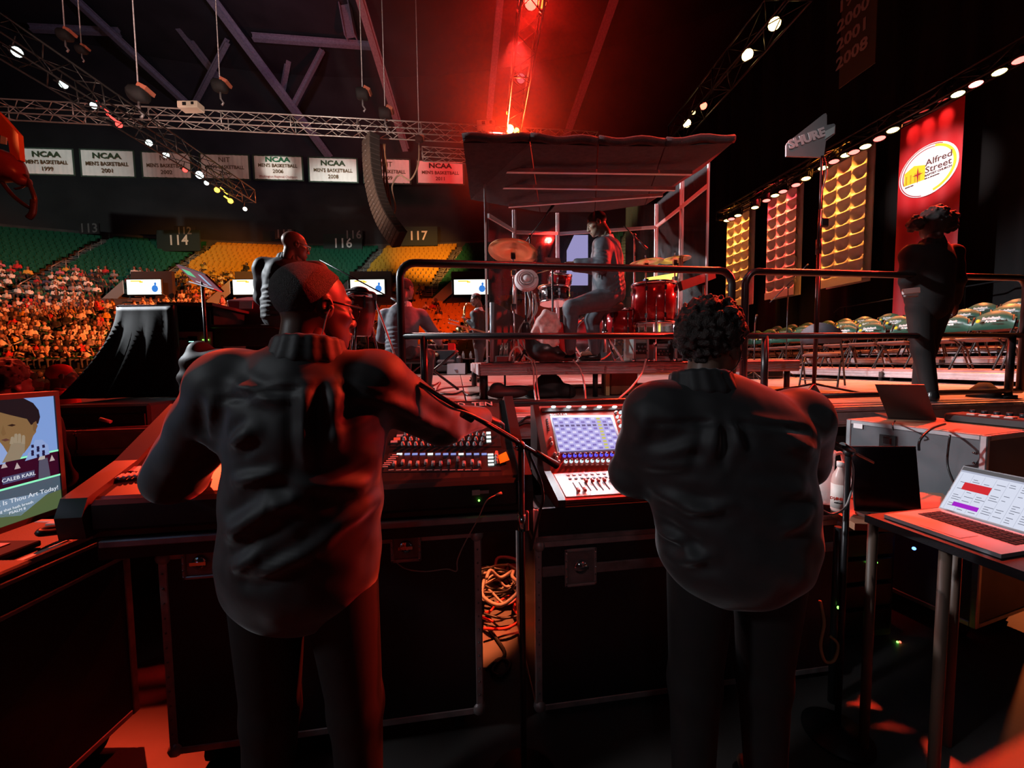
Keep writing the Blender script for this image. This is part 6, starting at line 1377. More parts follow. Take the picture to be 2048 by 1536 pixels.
# drape
dr = mat('drape_black', (.022, .016, .017), .55, noise=.25, scale=3, sheen=.3)
topL, topR, topB = PD(232, 613, 3.25), PD(346, 611, 3.15), PD(372, 612, 3.75); botL, botR, botB = PD(118, 788, 2.95), PD(362, 786, 3.05), PD(385, 775, 3.75)
for v in (botL, botR, botB): v.z = ZT + .004
b = B(); NU, NV = 40, 18; vs = []; tops = [PD(238, 611, 3.8), topL, topR, topB]; bots = [Vector((botL.x - .15, botL.y + .75, ZT)), botL, botR, botB]
for i in range(NU + 1):
    u = i / NU * 3; k = min(2, int(u)); t = u - k; T_, B_2 = tops[k].lerp(tops[k + 1], t), bots[k].lerp(bots[k + 1], t)
    for j in range(NV + 1):
        v = j / NV; p = T_.lerp(B_2, v); sag = (1 - math.cos(v * math.pi / 2)) if k < 2 else v
        if k <= 1: p = Vector((T_.x + (B_2.x - T_.x) * (v ** 1.6), T_.y + (B_2.y - T_.y) * (v ** 1.6), T_.z + (B_2.z - T_.z) * v))
        f = .035 * v * math.sin(i * 1.15 + 1.5 * math.sin(v * 2)) + .02 * v * math.sin(i * 2.6); p = p + Vector((.25 * f, -abs(f) if k == 1 else f * .4, 0)); vs.append(p)
W_ = NV + 1; b.add(vs, [(i * W_ + j, i * W_ + j + 1, (i + 1) * W_ + j + 1, (i + 1) * W_ + j) for i in range(NU) for j in range(NV)], True)
b.add([tops[0], topL, topR, topB], [(0, 1, 2, 3)]); drp = thing('draped_cloth', 'black cloth draped over the rack case, sweeping down to the left', 'cloth', b, dr)
so = drp.modifiers.new('thick', 'SOLIDIFY'); so.thickness = .006
# rack to the right of the drape
p = PD(388, 790, 3.3); rt = root('rack_case', 'open rack case with red-lit amplifier units right of the draped cloth', 'rack', (p.x, p.y + .2, ZT)); hR = PD(388, 612, 3.3).z - ZT
MX = Matrix.Rotation(R(-12), 3, 'Z')
B().box((0, .08, hR / 2), (.34, .5, hR - .01)).build('cabinet', blackm, rt); B().box((.0, .05, hR + .012), (.42, .6, .024)).build('lid', mat('lid_red', (.12, .03, .03), .4), rt)
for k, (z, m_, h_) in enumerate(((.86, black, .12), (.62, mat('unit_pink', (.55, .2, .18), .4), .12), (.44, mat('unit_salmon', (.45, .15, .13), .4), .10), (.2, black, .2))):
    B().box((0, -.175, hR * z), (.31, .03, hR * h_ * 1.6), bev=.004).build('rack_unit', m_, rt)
for k in range(4): B().cyl((-.12 + .03 * k, -.19, hR * .63), (-.12 + .03 * k, -.205, hR * .63), .010, n=8).build('knob', dark_k, rt)
B().box((.01, -.192, hR * .62), (.07, .006, .06)).build('unit_display', mat('display_off', (.01, .015, .012), .2), rt); b = B()
for k in range(4): b.ball((.09 + .014 * k, -.194, hR * .62), .005, 6, 4)
b.build('level_led', gled, rt); b = B(); b.box((.0, -.193, hR * .60), (.04, .004, .008)); b.build('display_text', glow('display_cyan', (.5, 1, .9), 1.5), rt)
# music stand with the tilted lit page
q = [PD(352, 530, 3.05), PD(408, 550, 2.85), PD(444, 585, 2.85), PD(394, 570, 3.05)]; c_ = sum(q, Vector()) / 4; rt = root('music_stand', 'tilted lavender page on a music stand above the rack', 'music stand', (c_.x, c_.y + .05, ZT))
n = (q[1] - q[0]).cross(q[3] - q[0]).normalized(); n = n if n.dot(EYE - c_) > 0 else -n
b = B(); b.prism([v - n * .006 for v in q], n * -.012); b.build('desk', mat('stand_black', (.02, .02, .02), .5), rt, world=True); b = B(); b.prism(q, n * -.005); b.build('page', glow('page_lavender', (.36, .12, .16), .55), rt, world=True)
g = lambda u, v: q[0] + (q[1] - q[0]) * u + (q[3] - q[0]) * v + n * .001
for u0, u1, v0, v1, m_, nm in ((.12, .42, .12, .42, glow('page_green', (.15, .6, .3), .9), 'green_box'), (.72, .82, .1, .62, glow('page_blue', (.3, .5, .7), .9), 'blue_box'), (.2, .6, .68, .72, wt, 'text_line'), (.5, .9, .80, .83, wt, 'text_line'), (.2, .45, .86, .88, wt, 'text_line')):
    b = B(); b.prism([g(u0, v0), g(u1, v0), g(u1, v1), g(u0, v1)], n * .001); b.build(nm, m_, rt, world=True)
b = B(); b.prism([q[3], q[2], q[2] + Vector((-.02, -.06, .01)), q[3] + Vector((-.02, -.06, .01))], (0, 0, .008)); b.build('ledge', mat('ledge_pale', (.5, .45, .5), .5), rt, world=True)
B().cyl((c_.x, c_.y + .05, ZT - .02), c_ - n * .02, .012).build('pole', steel, rt, world=True)
rt = root('equipment_bag', 'dark bag with two small white lamps in front of the rack', 'bag', PD(425, 735, 2.95)); net = nets([ell(PD(420, 725, 2.95), (.2, .14, .1), k=.06), ell(PD(400, 700, 2.95), (.08, .08, .07), k=.05), ell(PD(455, 715, 2.95), (.14, .12, .06), k=.05), ell(PD(410, 755, 2.95), (.18, .14, .09), k=.05), ell(Vector((PD(420, 760, 2.95).x, PD(420, 760, 2.95).y, ZT + .06)), (.2, .14, .075), k=.05)], .016, lambda A: ZT - A[..., 2]); net_obj('bag_body', net, mat('bag_maroon', (.05, .02, .022), .6), rt)
for py in (703, 716): b = B(); b.ball(PD(438, py, 2.79), .013, 8, 5); b.build('lamp', glow('lamp_bright', (.85, 1, .8), 8), rt, world=True)
# ------------------------------------------------------------------ people
def xf(net, M):
    V, Q, I = net; A = np.array(M.to_3x3()); return V @ A.T + np.array(M.translation), Q, I
def head_frame(c, face, up=(0, 0, 1), s=1.0):
    y = Vector(face).normalized(); x = y.cross(Vector(up)).normalized(); z = x.cross(y)
    M = Matrix((x * s, y * s, z * s)).transposed().to_4x4(); M.translation = Vector(c); return M
def head_net(M, vox=.005, beard=False):
    p = [ell((0, -.012, .035), (.074, .097, .083), k=.02), ell((0, .028, -.03), (.062, .064, .078), k=.03), ell((0, .045, -.075), (.045, .045, .036), k=.03), ell((0, .078, -.095), (.022, .018, .016), k=.02),
         ell((0, .072, .028), (.052, .022, .013), k=.015), cone((0, .094, .012), .009, (0, .112, -.028), .013, k=.012), ell((.012, .101, -.034), (.010, .011, .008), k=.01), ell((-.012, .101, -.034), (.010, .011, .008), k=.01),
         ell((.04, .062, -.02), (.02, .022, .018), k=.02), ell((-.04, .062, -.02), (.02, .022, .018), k=.02)]
    for s in (-1, 1):
        p += [ell((s * .032, .1, .004), (.017, .018, .011), k=.012, sub=True)]
    for s in (-1, 1):
        p += [ell((s * .032, .079, .003), (.0125, .0125, .0115), k=.003), ell((s * .075, -.008, -.006), (.009, .021, .032), (0, 0, s * -.35), k=.008), ell((s * .084, -.004, -.002), (.006, .011, .017), (0, 0, s * -.35), k=.004, sub=True)]
    p += [ell((0, .096, -.062), (.024, .012, .007), k=.006), ell((0, .094, -.074), (.021, .012, .007), k=.006), ell((0, .108, -.0685), (.02, .008, .0022), k=.004, sub=True)]
    p += [cone((0, -.03, -.04), .05, (0, -.04, -.13), .052, k=.02)]
    return xf(nets(p, vox), M)
def hair_net(M, kind, vox=.005, seed=1):
    if kind == 'buzz' or kind == 'fade':
        t = .0032 if kind == 'buzz' else .004
        p = [ell((0, -.012, .035), (.074 + t, .097 + t, .083 + t), k=.01)]
        cut = lambda X: np.maximum(((1.5 if kind == 'buzz' else .8) * X[..., 1] + (.012 if kind == 'buzz' else -.014) + (.025 if kind == 'buzz' else 0) * np.exp(-((np.abs(X[..., 0]) - .075) / .03) ** 2)) - X[..., 2], X[..., 1] - .07)
        return xf(nets(p, vox, cut), M)
    if kind == 'curly':
        r = random.Random(seed); p = [ell((0, -.016, .05), (.078, .10, .088), k=.02)]; cutp = lambda v: v.z > .75 * v.y + .0
        n = 0
        while n < 800:
            v = Vector((r.gauss(0, 1), r.gauss(0, 1), r.gauss(0, 1))).normalized(); q = Vector((v.x * .082, v.y * .104 - .016, v.z * .092 + .052))
            if q.z < .62 * q.y + .0 or q.y > .078 or q.z < -.065: continue
            f = r.uniform(.94, 1.10 + .05 * max(0, v.z)); q = Vector((v.x * .082 * f, v.y * .104 * f - .016, v.z * .092 * f + .052)); a = r.uniform(.0058, .009); d = Vector((r.uniform(-1, 1), r.uniform(-1, 1), r.uniform(-1, 1))).normalized() * .010
            p.append(cone(q - d, a, q + d, a * .85, k=.004)); n += 1
        cut = lambda X: (.75 * X[..., 1] - .012 + .03 * np.exp(-((np.abs(X[..., 0]) - .08) / .035) ** 2)) - X[..., 2]
        return xf(nets(p, vox, cut), M)
    if kind == 'puffs':
        r = random.Random(seed); p = [ell((0, -.022, .03), (.094, .106, .10), k=.02), ell((0, -.03, -.03), (.086, .09, .10), k=.03), ell((.03, -.02, .135), (.03, .03, .02), k=.015)]
        for s, c_, rr in ((-1, Vector((-.140, -.02, .0)), (.05, .05, .06)), (1, Vector((.095, -.035, -.01)), (.058, .055, .085))):
            p.append(ell(c_, rr, k=.02))
            for k in range(80):
                v = Vector((r.gauss(0, 1), r.gauss(0, 1), r.gauss(0, 1))).normalized(); p.append(ell(c_ + Vector((v.x * rr[0], v.y * rr[1], v.z * rr[2])) * r.uniform(.9, 1.15), (.013,) * 3, k=.008))
        for k in range(90):
            v = Vector((r.gauss(0, 1), r.gauss(0, 1), r.gauss(0, 1))).normalized(); p.append(ell((v.x * .094, v.y * .106 - .022, v.z * .10 + .03), (.014,) * 3, k=.008))
        return xf(nets(p, vox, lambda X: np.maximum(np.where(np.abs(X[..., 0]) > .10, -1, 1.4 * (X[..., 1] - .04) - .05 - X[..., 2]), X[..., 1] - .055)), M)
def hand_net(wr, dr, nrm, side=1, curl=.5, vox=.004, s=1.0, spread=.0):
    """wrist, direction of the fingers, back-of-hand normal; side=+1 thumb on +x of (dr, nrm)"""
    y = Vector(dr).normalized(); z = Vector(nrm); z = (z - y * z.dot(y)).normalized(); x = y.cross(z) * side
    P = lambda a, b, c: Vector(wr) + (x * a + y * b + z * c) * s
    rm = Matrix((x, y, z)).transposed()
    p = [ell(P(0, .05, 0), (.041 * s, .052 * s, .015 * s), rm, k=.012), cone(P(0, -.05, 0), .027 * s, P(0, .01, 0), .028 * s, k=.02, fl=(z, .75))]
    for k, (fx, L, by) in enumerate(((.031, .072, .088), (.0105, .082, .095), (-.010, .075, .092), (-.030, .058, .082))):
        a = .25 * curl + .1; q = P(fx, by - .01, .002); d = (fx * spread * 8); r0 = .0088 * s
        for j, f in enumerate((.45, .31, .24)):
            q2 = q + (y * math.cos(a) - z * math.sin(a) + x * d).normalized() * (L * f * s); p.append(cone(q, r0, q2, r0 * .9, k=.0035)); q = q2; r0 *= .9; a += curl * (.9 + .12 * k)
    q = P(.034, .03, -.004); q1 = P(.062, .055, -.018); q2 = P(.066, .085, -.03); q3 = P(.058, .105, -.04)
    p += [cone(P(.02, .015, 0), .014 * s, q1, .012 * s, k=.012), cone(q1, .0105 * s, q2, .010 * s, k=.004), cone(q2, .0098 * s, q3, .008 * s, k=.003)]
    return nets(p, vox)
def skin(name, c): return mat('skin_' + name, c, .42, noise=.08, scale=30, spec=.5)
shoe_m = mat('shoe_leather', (.012, .011, .011), .25)
def figure(lab, J, cl, bulk=1.0, vox=.012, hair='fade', hs=1.0, cloth_folds=(), jacket=True, face_up=(0, 0, 1), hvox=.006, hands=None, arm=1.0, long=.0, torso=None, group=None, skirt=False):
    """J: joints in world space; cl: materials (skin, hair, top, trousers)"""
    V_ = {k: Vector(v) for k, v in J.items() if not isinstance(v, tuple) or k in ('face',)}; V_.update({k: Vector(v) for k, v in J.items()})
    H, N, PEL = V_['head'], V_['neck'], V_['pelvis']; sl, sr = V_['shL'], V_['shR']
    base = Vector((PEL.x, PEL.y, min(V_['anL'].z, V_['anR'].z) - .08)); rt = root('person', lab, 'person', base, group=group)
    X = (sr - sl).normalized(); Z = (N - PEL).normalized(); Yf = Z.cross(X).normalized(); Z2 = X.cross(Yf); TM_ = Matrix((X, Yf, Z2)).transposed()
    b = bulk; half = (sr - sl).length / 2; mid = (sl + sr) / 2; tl = (N - PEL).length
    ch, wa = N.lerp(PEL, .36), N.lerp(PEL, .7)
    M = head_frame(H, V_['face'], face_up, hs)
    # body: one continuous skin figure (head with neck, trunk, limbs, hands)
    pb = [cone(H + (N - H) * .45, .048 * hs, N, .05, k=.02), ell(ch, (half * .8, .09 * b, tl * .34), TM_, k=.06), ell(PEL, (.13 * b, .09 * b, .12), TM_, k=.06), cone(ch, .10 * b, PEL, .10 * b, k=.05)]
    for s in 'LR':
        pb += [cone(V_['sh' + s], .05, V_['el' + s], .036, k=.02), cone(V_['el' + s], .036, V_['wr' + s], .025, k=.015), cone(N - Z * .03, .04, V_['sh' + s], .045, k=.03),
               cone(V_['hip' + s], .075, V_['kn' + s], .05, k=.03), cone(V_['kn' + s], .05, V_['an' + s], .034, k=.02), cone(V_['an' + s], .035, V_['to' + s], .025, k=.02)]
    parts = [nets(pb, max(vox, .012)), head_net(M, hvox)]
    for s in 'LR':
        wr = V_['wr' + s]; d = (wr - V_['el' + s]).normalized(); hd = (hands or {}).get(s, {})
        parts.append(hand_net(wr, hd.get('dir', d), hd.get('nrm', Vector((0, 0, 1)) if abs(d.z) < .8 else X * (1 if s == 'R' else -1)), (1 if s == 'L' else -1), hd.get('curl', .45), hd.get('vox', .006), hd.get('s', 1), hd.get('spread', .02)))
    net_obj('body', net_join(*parts), cl[0], rt)
    if hair and hair != 'bald': net_obj('hair', hair_net(M, hair, hvox), cl[1], rt)
    # top
    g = .012
    pt = [cone(N - Z * .05 - Yf * .01, .055, ch, half * .55, k=.04, fl=(Yf, .75)), ell(ch, (half * .96, .125 * b, tl * .42), TM_, k=.07), ell(wa, (half * .86 * (b ** .5), .12 * b, tl * .32), TM_, k=.07), ell(PEL + Z * .02, (half * .84 * (b ** .5), .13 * b, .15 + long), TM_, k=.07)]
    if torso: pt += torso
    for s in 'LR':
        S_, E_, W_ = V_['sh' + s], V_['el' + s], V_['wr' + s]
        pt += [cone(N - Z * .048, .050 * b ** .5, S_, .066 * b, k=.035), cone(S_, .074 * b * arm, E_, .060 * b * arm, k=.045), cone(E_, .060 * b * arm, W_ - (W_ - E_).normalized() * .012, .044 * b ** .5, k=.025)]
    net = nets(pt, vox, lambda A: np.maximum((PEL - Z * (.11 + long) - Vector((0, 0, 0))).dot(Z) - A @ np.array(Z), -.5))
    Vn, Q, I = net; Vn = relax(Vn, Q, 1)
    if cloth_folds: Vn = folds(Vn, Q, cloth_folds)
    fx = np.sin(Vn @ np.array((41., 13, 29))) * np.sin(Vn @ np.array((-17., 37, 23))) * .5 + np.sin(Vn @ np.array((19., -11, 47)) + 1.3 * np.sin(Vn @ np.array((9., 21, 4))))
    Vn = Vn + vnorm(Vn, Q) * (fx * .0022)[:, None]
    net_obj('jacket' if jacket else 'shirt', (Vn, Q, I), cl[2], rt)
    # collar
    def band(z, ra, rb_): return [N + Z * z + Yf * .004 + X * (ra * math.sin(t)) - Yf * (rb_ * math.cos(t)) - Z * (.03 * (1 - math.cos(t)) / 2) for t in [k * math.pi / 8 - math.pi for k in range(17)]]
    pc_ = []
    for z, ra, rr in ((-.014, .090, .010), (.004, .084, .009), (.022, .079, .008), (.040, .075, .007)):
        q = band(z, ra * (.5 + .5 * b), ra * .93); pc_ += [cone(q[i], rr, q[i + 1], rr, k=.016) for i in range(16)]
    net_obj('collar', nets(pc_, .006), cl[4] if len(cl) > 4 else cl[2], rt)
    # trousers and shoes
    pq = [ell(PEL, (half * .78 * (b ** .5), .115 * b, .12), TM_, k=.06)]
    for s in 'LR': pq += [cone(V_['hip' + s], .094 * b, V_['kn' + s], .072 * b ** .5, k=.04), cone(V_['kn' + s], .072 * b ** .5, V_['an' + s] + (V_['kn' + s] - V_['an' + s]).normalized() * .02, .056, k=.03)]
    net_obj('trousers', nets(pq, max(vox, .011)), cl[3], rt)
    for s in 'LR':
        a, t = V_['an' + s], V_['to' + s]; f = (t - a); f.z = 0; f.normalize(); a2 = Vector((a.x, a.y, a.z - .045)) - f * .02; t2 = Vector((a.x, a.y, a.z - .05)) + f * .15
        net_obj('shoe', nets([cone(a2, .042, a2 + f * .09, .042, k=.02), cone(a2 + f * .05, .042, t2, .034, k=.02, fl=((0, 0, 1), .8)), cone(a2 + Vector((0, 0, .04)), .04, a2, .04)], .010, lambda A: (a.z - .08) - A[..., 2]), shoe_m, rt)
    return rt
def stand_legs(J, pel, yaw, w=.1, z0=0, gap=.0, st=0):
    f = Vector((math.sin(yaw), math.cos(yaw), 0)); x = Vector((math.cos(yaw), -math.sin(yaw), 0)); pel = Vector(pel)
    for s, k in (('L', -1), ('R', 1)):
        h = pel + x * (k * w) - Vector((0, 0, .03)); J['hip' + s] = h; an = Vector((pel.x, pel.y, z0 + .08)) + x * (k * (w + gap)) + f * (st * k)
        J['an' + s] = an; J['kn' + s] = (h + an) / 2 + f * .025; J['to' + s] = an + f * .14
    return J
black_shirt = mat('shirt_black_cotton', (.019, .018, .020), .62, noise=.12, scale=25, bump=.5, bscale=8, bd=.03, sheen=.35)
black_shirt2 = mat('shirt_black_twill', (.023, .022, .024), .62, noise=.12, scale=25, bump=.5, bscale=8, bd=.03, sheen=.35)
black_trou = mat('trousers_black', (.006, .0055, .006), .8, noise=.2, scale=20)
hair_b = mat('hair_black', (.009, .007, .006), .6, noise=.4, scale=160, bump=.6, bscale=420)
hair_c = mat('hair_curly_brown', (.030, .020, .017), .55, noise=.5, scale=90, bump=.6, bscale=260)
hair_g = mat('hair_grey_buzz', (.040, .032, .030), .6, noise=.5, scale=220, bump=.7, bscale=500)
# ---- left operator
Jl = dict(head=PD(629, 617, 1.06), face=HEAD * .80 + SIDE * .60 + Vector((0, 0, -.06)), neck=PD(617, 704, 1.035), pelvis=PD(605, 1110, 1.06), shL=PD(462, 768, 1.04), shR=PD(752, 768, 1.09), elL=PD(352, 950, 1.10), wrL=PD(388, 962, 1.36),
          elR=PD(884, 847, 1.36), wrR=PD(966, 834, 1.63))
stand_legs(Jl, Jl['pelvis'], YAW + .05, .105, 0, .03, .03)
L3 = lambda px, py, d: tuple(PD(px, py, d))
fl = []
dB_ = .93
for a, c_, wd, h in (((612, 770), (620, 930), .011, .013), ((662, 770), (668, 900), .011, .013), ((455, 765), (560, 800), .012, .012), ((470, 890), (525, 855), .013, .016), ((480, 960), (570, 938), .011, .014), ((470, 1062), (560, 1005), .018, .022), ((560, 1005), (610, 990), .014, .014),
                     ((480, 1128), (540, 1100), .016, .020), ((520, 1140), (620, 1098), .012, .016), ((620, 1098), (720, 1040), .014, .014), ((690, 1010), (765, 930), .016, .012), ((660, 880), (760, 820), .015, .012), ((700, 780), (800, 840), .014, .012), ((420, 800), (390, 900), .014, .014), ((360, 880), (400, 920), .012, .014), ((600, 960), (720, 985), .014, .01), ((640, 1060), (760, 1010), .014, .014)):
    fl.append((L3(*a, dB_), L3(*c_, dB_), wd * 1.3, h))
fl += [(L3(445, 800, .95), L3(615, 775, .93), .009, -.007), (L3(662, 775, .93), L3(770, 800, .97), .009, -.007), (L3(637, 775, .93), L3(640, 930, .93), .010, -.008)]
for a, c_, d0, d1, h in (((800, 790), (840, 850), 1.1, 1.15, .012), ((835, 800), (872, 862), 1.18, 1.22, .012), ((880, 830), (905, 880), 1.28, 1.3, .012), ((910, 835), (925, 870), 1.36, 1.4, .010)): fl.append((L3(*a, d0), L3(*c_, d1), .016, h))
sk1 = skin('left_operator', (.10, .048, .033))
pl_ = Jl['pelvis']; tor = [ell(PD(610, 860, 1.07), (.215, .135, .19), Matrix.Rotation(-YAW, 3, 'Z'), k=.08), ell(PD(610, 1010, 1.06), (.205, .14, .16), Matrix.Rotation(-YAW, 3, 'Z'), k=.08), ell(PD(603, 1130, 1.06), (.215, .15, .16), Matrix.Rotation(-YAW, 3, 'Z'), k=.08)]
hr_d = (PD(1018, 850, 1.78) - PD(966, 834, 1.63)).normalized()
p1 = figure('near operator with buzzed hair and glasses in a black shirt reaching over the left desk', Jl, (sk1, hair_g, black_shirt, black_trou), 1.1, .009, 'buzz', .99, fl, False, (0, 0, 1), .0045,
            {'R': dict(dir=hr_d, nrm=Vector((0, 0, 1)) - HEAD * .35, curl=.55, vox=.0035, s=1.08, spread=.03), 'L': dict(curl=.35, nrm=Vector((0, 0, 1)), vox=.006)}, 1.16, .06, tor)
Mh = head_frame(Jl['head'], Jl['face'], (0, 0, 1), .99)
b = B(); fr = mat('glasses_black', (.01, .01, .011), .3)
b.cyl(Mh @ Vector((.080, -.012, .012)), Mh @ Vector((.072, .098, .010)), .0028, n=6); b.cyl(Mh @ Vector((-.080, -.012, .012)), Mh @ Vector((-.072, .098, .010)), .0028, n=6)
for s in (-1, 1): b.tube([Mh @ Vector((s * (.036 + .032 * math.cos(a)), .104 - .012 * abs(math.cos(a)), .002 + .021 * math.sin(a))) for a in [k * .4488 for k in range(15)]], .0022, 6)
b.cyl(Mh @ Vector((-.008, .106, .006)), Mh @ Vector((.008, .106, .006)), .002, n=6); b.build('glasses', fr, p1, world=True)
b = B(); b.tube([Mh @ Vector((.088, .0, -.004)), Mh @ Vector((.09, -.012, -.03)), Mh @ Vector((.078, -.018, -.08)), Mh @ Vector((.07, -.04, -.14))], .0016, 5, res=5); b.ball(Mh @ Vector((.086, .002, -.005)), .007, 8, 5); b.build('earpiece_cord', mat('ear_cord', (.3, .22, .2), .4), p1, world=True)
# ---- right operator
Jr = dict(head=PD(1422, 699, 1.16), face=HEAD * .62 + SIDE * .78 + Vector((0, 0, -.05)), neck=PD(1406, 768, 1.135), pelvis=PD(1472, 1085, 1.16), shL=PD(1312, 826, 1.13), shR=PD(1598, 838, 1.2), elL=PD(1268, 945, 1.24), wrL=PD(1330, 968, 1.46), elR=PD(1606, 925, 1.32), wrR=PD(1545, 955, 1.5))
stand_legs(Jr, Jr['pelvis'], YAW + .1, .10, 0, .03, .04)
fl = []; dB_ = 1.02
for a, c_, wd, h in (((1430, 842), (1405, 930), .012, .014), ((1458, 842), (1470, 900), .012, .013), ((1400, 880), (1310, 930), .016, .016), ((1385, 925), (1310, 950), .012, .014), ((1480, 960), (1610, 985), .016, .01), ((1320, 1000), (1420, 1020), .014, .014), ((1370, 1030), (1450, 1005), .012, .012), ((1320, 1065), (1350, 1105), .014, .020), ((1340, 1100), (1375, 1090), .012, .016), ((1370, 1140), (1420, 1110), .014, .018),
                     ((1350, 1085), (1395, 1120), .012, .014), ((1560, 880), (1630, 900), .014, .012), ((1540, 1050), (1630, 1020), .016, .012), ((1290, 900), (1300, 840), .012, .01)):
    fl.append((L3(*a, dB_), L3(*c_, dB_), wd * 1.3, h))
fl += [(L3(1300, 850, 1.03), L3(1430, 843, 1.02), .009, -.007), (L3(1462, 843, 1.02), L3(1610, 858, 1.06), .009, -.007), (L3(1445, 845, 1.02), L3(1440, 930, 1.02), .010, -.008)]
tor = [ell(PD(1462, 860, 1.17), (.20, .12, .09), Matrix.Rotation(-YAW - .15, 3, 'Z'), k=.08), ell(PD(1462, 905, 1.16), (.215, .14, .16), Matrix.Rotation(-YAW - .15, 3, 'Z'), k=.08), ell(PD(1468, 1010, 1.16), (.222, .15, .15), Matrix.Rotation(-YAW - .1, 3, 'Z'), k=.08), ell(PD(1472, 1100, 1.16), (.222, .155, .14), Matrix.Rotation(-YAW, 3, 'Z'), k=.08)]
sk2 = skin('right_operator', (.20, .105, .075))
p2 = figure('near operator with curly dark hair in a black shirt bending over the right desk', Jr, (sk2, hair_c, black_shirt2, black_trou), 1.12, .009, 'curly', .97, fl, False, (0, 0, 1), .0048, None, 1.1, .05, tor)
Mh = head_frame(Jr['head'], Jr['face'], (0, 0, 1), .97)
b = B(); b.ball(Mh @ Vector((.084, .004, -.03)), .005, 8, 5); b.tube([Mh @ Vector((.088, .0, -.004)), Mh @ Vector((.088, -.02, -.04)), Mh @ Vector((.075, -.04, -.07)), Mh @ Vector((.03, -.085, -.11))], .0016, 5, res=5); b.build('earring_and_cord', chrome, p2, world=True)
# ---- pianist on the bench
suit = mat('suit_charcoal', (.055, .055, .062), .65, noise=.12, scale=30, bump=.6, bscale=9, bd=.03); suit_b = mat('suit_blue_grey', (.07, .085, .105), .65, noise=.12, scale=30, bump=.6, bscale=9, bd=.03); suit_bk = mat('suit_black', (.018, .016, .018), .6, noise=.15, bump=.5, bscale=9, bd=.03); wcol = mat('collar_white', (.7, .7, .68), .6)
def seat_legs(J, pel, yaw, w, kz, z0, kl=.42, drop=.06):
    f = Vector((math.sin(yaw), math.cos(yaw), 0)); x = Vector((math.cos(yaw), -math.sin(yaw), 0)); pel = Vector(pel)
    for s, k in (('L', -1), ('R', 1)):
        J['hip' + s] = pel + x * (k * w); J['kn' + s] = Vector((pel.x, pel.y, kz)) + x * (k * (w + .06)) + f * kl; a = J['kn' + s]; J['an' + s] = Vector((a.x, a.y, z0 + .08)) - f * drop; J['to' + s] = J['an' + s] + f * .14
    return J
d = 3.4; zb_p = PD(580, 652, d).z
J = dict(head=PD(590, 492, d), face=HEAD * .72 + SIDE * .7 + Vector((0, 0, -.15)), neck=PD(579, 519, d), pelvis=PD(572, 632, d), shL=PD(531, 538, d), shR=PD(634, 545, d + .12), elL=PD(528, 595, d + .12), wrL=PD(545, 622, d + .36), elR=PD(668, 592, d + .3), wrR=PD(672, 618, d + .52))
seat_legs(J, J['pelvis'], YAW + .35, .1, zb_p + .02, zb_p - .48)
fl = [(L3(520 + 6 * (k % 2), 580 + 9 * k, d - .1), L3(610, 572 + 10 * k, d - .12), .014, .012) for k in range(7)] + [(L3(560, 545 + 12 * k, d - .12), L3(640, 560 + 10 * k, d - .08), .012, .008) for k in range(3)]
p3 = figure('bald pianist with glasses in a charcoal suit seated on the brown bench', J, (skin('pianist', (.22, .11, .08)), hair_b, suit, suit), 1.28, .012, 'bald', 1.0, fl)
Mh = head_frame(J['head'], J['face']); b = B()
for s in (-1, 1): b.cyl(Mh @ Vector((s * .08, -.01, .01)), Mh @ Vector((s * .07, .1, .01)), .003, n=5); b.tube([Mh @ Vector((s * (.036 + .03 * math.cos(a)), .104, .002 + .022 * math.sin(a))) for a in [k * .63 for k in range(11)]], .003, 5)
b.build('glasses', chrome, p3, world=True)
# ---- keyboard player farther off
d = 4.7; zs_ = PD(800, 716, d).z
J = dict(head=PD(812, 577, d), face=HEAD * .85 + SIDE * .5 + Vector((0, 0, -.1)), neck=PD(807, 611, d), pelvis=PD(802, 705, d), shL=PD(772, 632, d), shR=PD(842, 632, d + .12), elL=PD(764, 675, d + .1), wrL=PD(800, 690, d + .38), elR=PD(868, 668, d + .25), wrR=PD(878, 685, d + .48))
seat_legs(J, J['pelvis'], YAW + .25, .1, zs_ + .04, ZS)
fl = [(L3(762, 660 + 8 * k, d - .12), L3(815, 655 + 8 * k, d - .13), .014, .008) for k in range(6)]
figure('keyboard player seen from behind in a grey jacket with a white collar', J, (skin('keyboardist', (.12, .06, .045)), hair_b, mat('jacket_grey', (.11, .115, .14), .65, noise=.1, scale=30, bump=.5, bscale=9, bd=.03), suit_bk, wcol), 1.15, .013, 'fade', 1.0, fl)
# ---- saxophonist
d = 7.5
J = dict(head=PD(952, 599, d), face=SIDE * -.85 - HEAD * .35 + Vector((0, 0, -.25)), neck=PD(957, 620, d), pelvis=PD(960, 688, d), shL=PD(948, 629, d - .17), shR=PD(966, 629, d + .17), elL=PD(951, 657, d - .25), wrL=PD(936, 642, d - .2), elR=PD(968, 662, d + .2), wrR=PD(936, 664, d + .02))
zf_ = ZS
stand_legs(J, J['pelvis'], YAW - 1.3, .09, zf_, .03, .10)
p4 = figure('saxophonist in a dark suit standing beside the drum riser', J, (skin('sax', (.16, .085, .065)), hair_b, suit_bk, suit, wcol), 1.0, .014, 'fade')
brass = mat('sax_brass', (.8, .52, .2), .25, 1)
rt = root('saxophone', 'golden saxophone held by the standing player in the dark suit', 'saxophone', PD(930, 650, d - .1)); S_ = lambda x, y, o=0: PD(x, y, d - .12 + o)
B().tube([S_(942, 607), S_(935, 606), S_(930, 612)], [.012, .014, .016], 8).build('neck_tube', brass, rt, world=True)
B().tube([S_(930, 612), S_(928, 630), S_(932, 652), S_(937, 668)], [.018, .022, .028, .034], 10).build('body_tube', brass, rt, world=True)
B().tube([S_(937, 668), S_(935, 676), S_(927, 676), S_(923, 668), S_(918, 655)], [.034, .038, .044, .055, .08], 12).build('bell', brass, rt, world=True)
b = B()
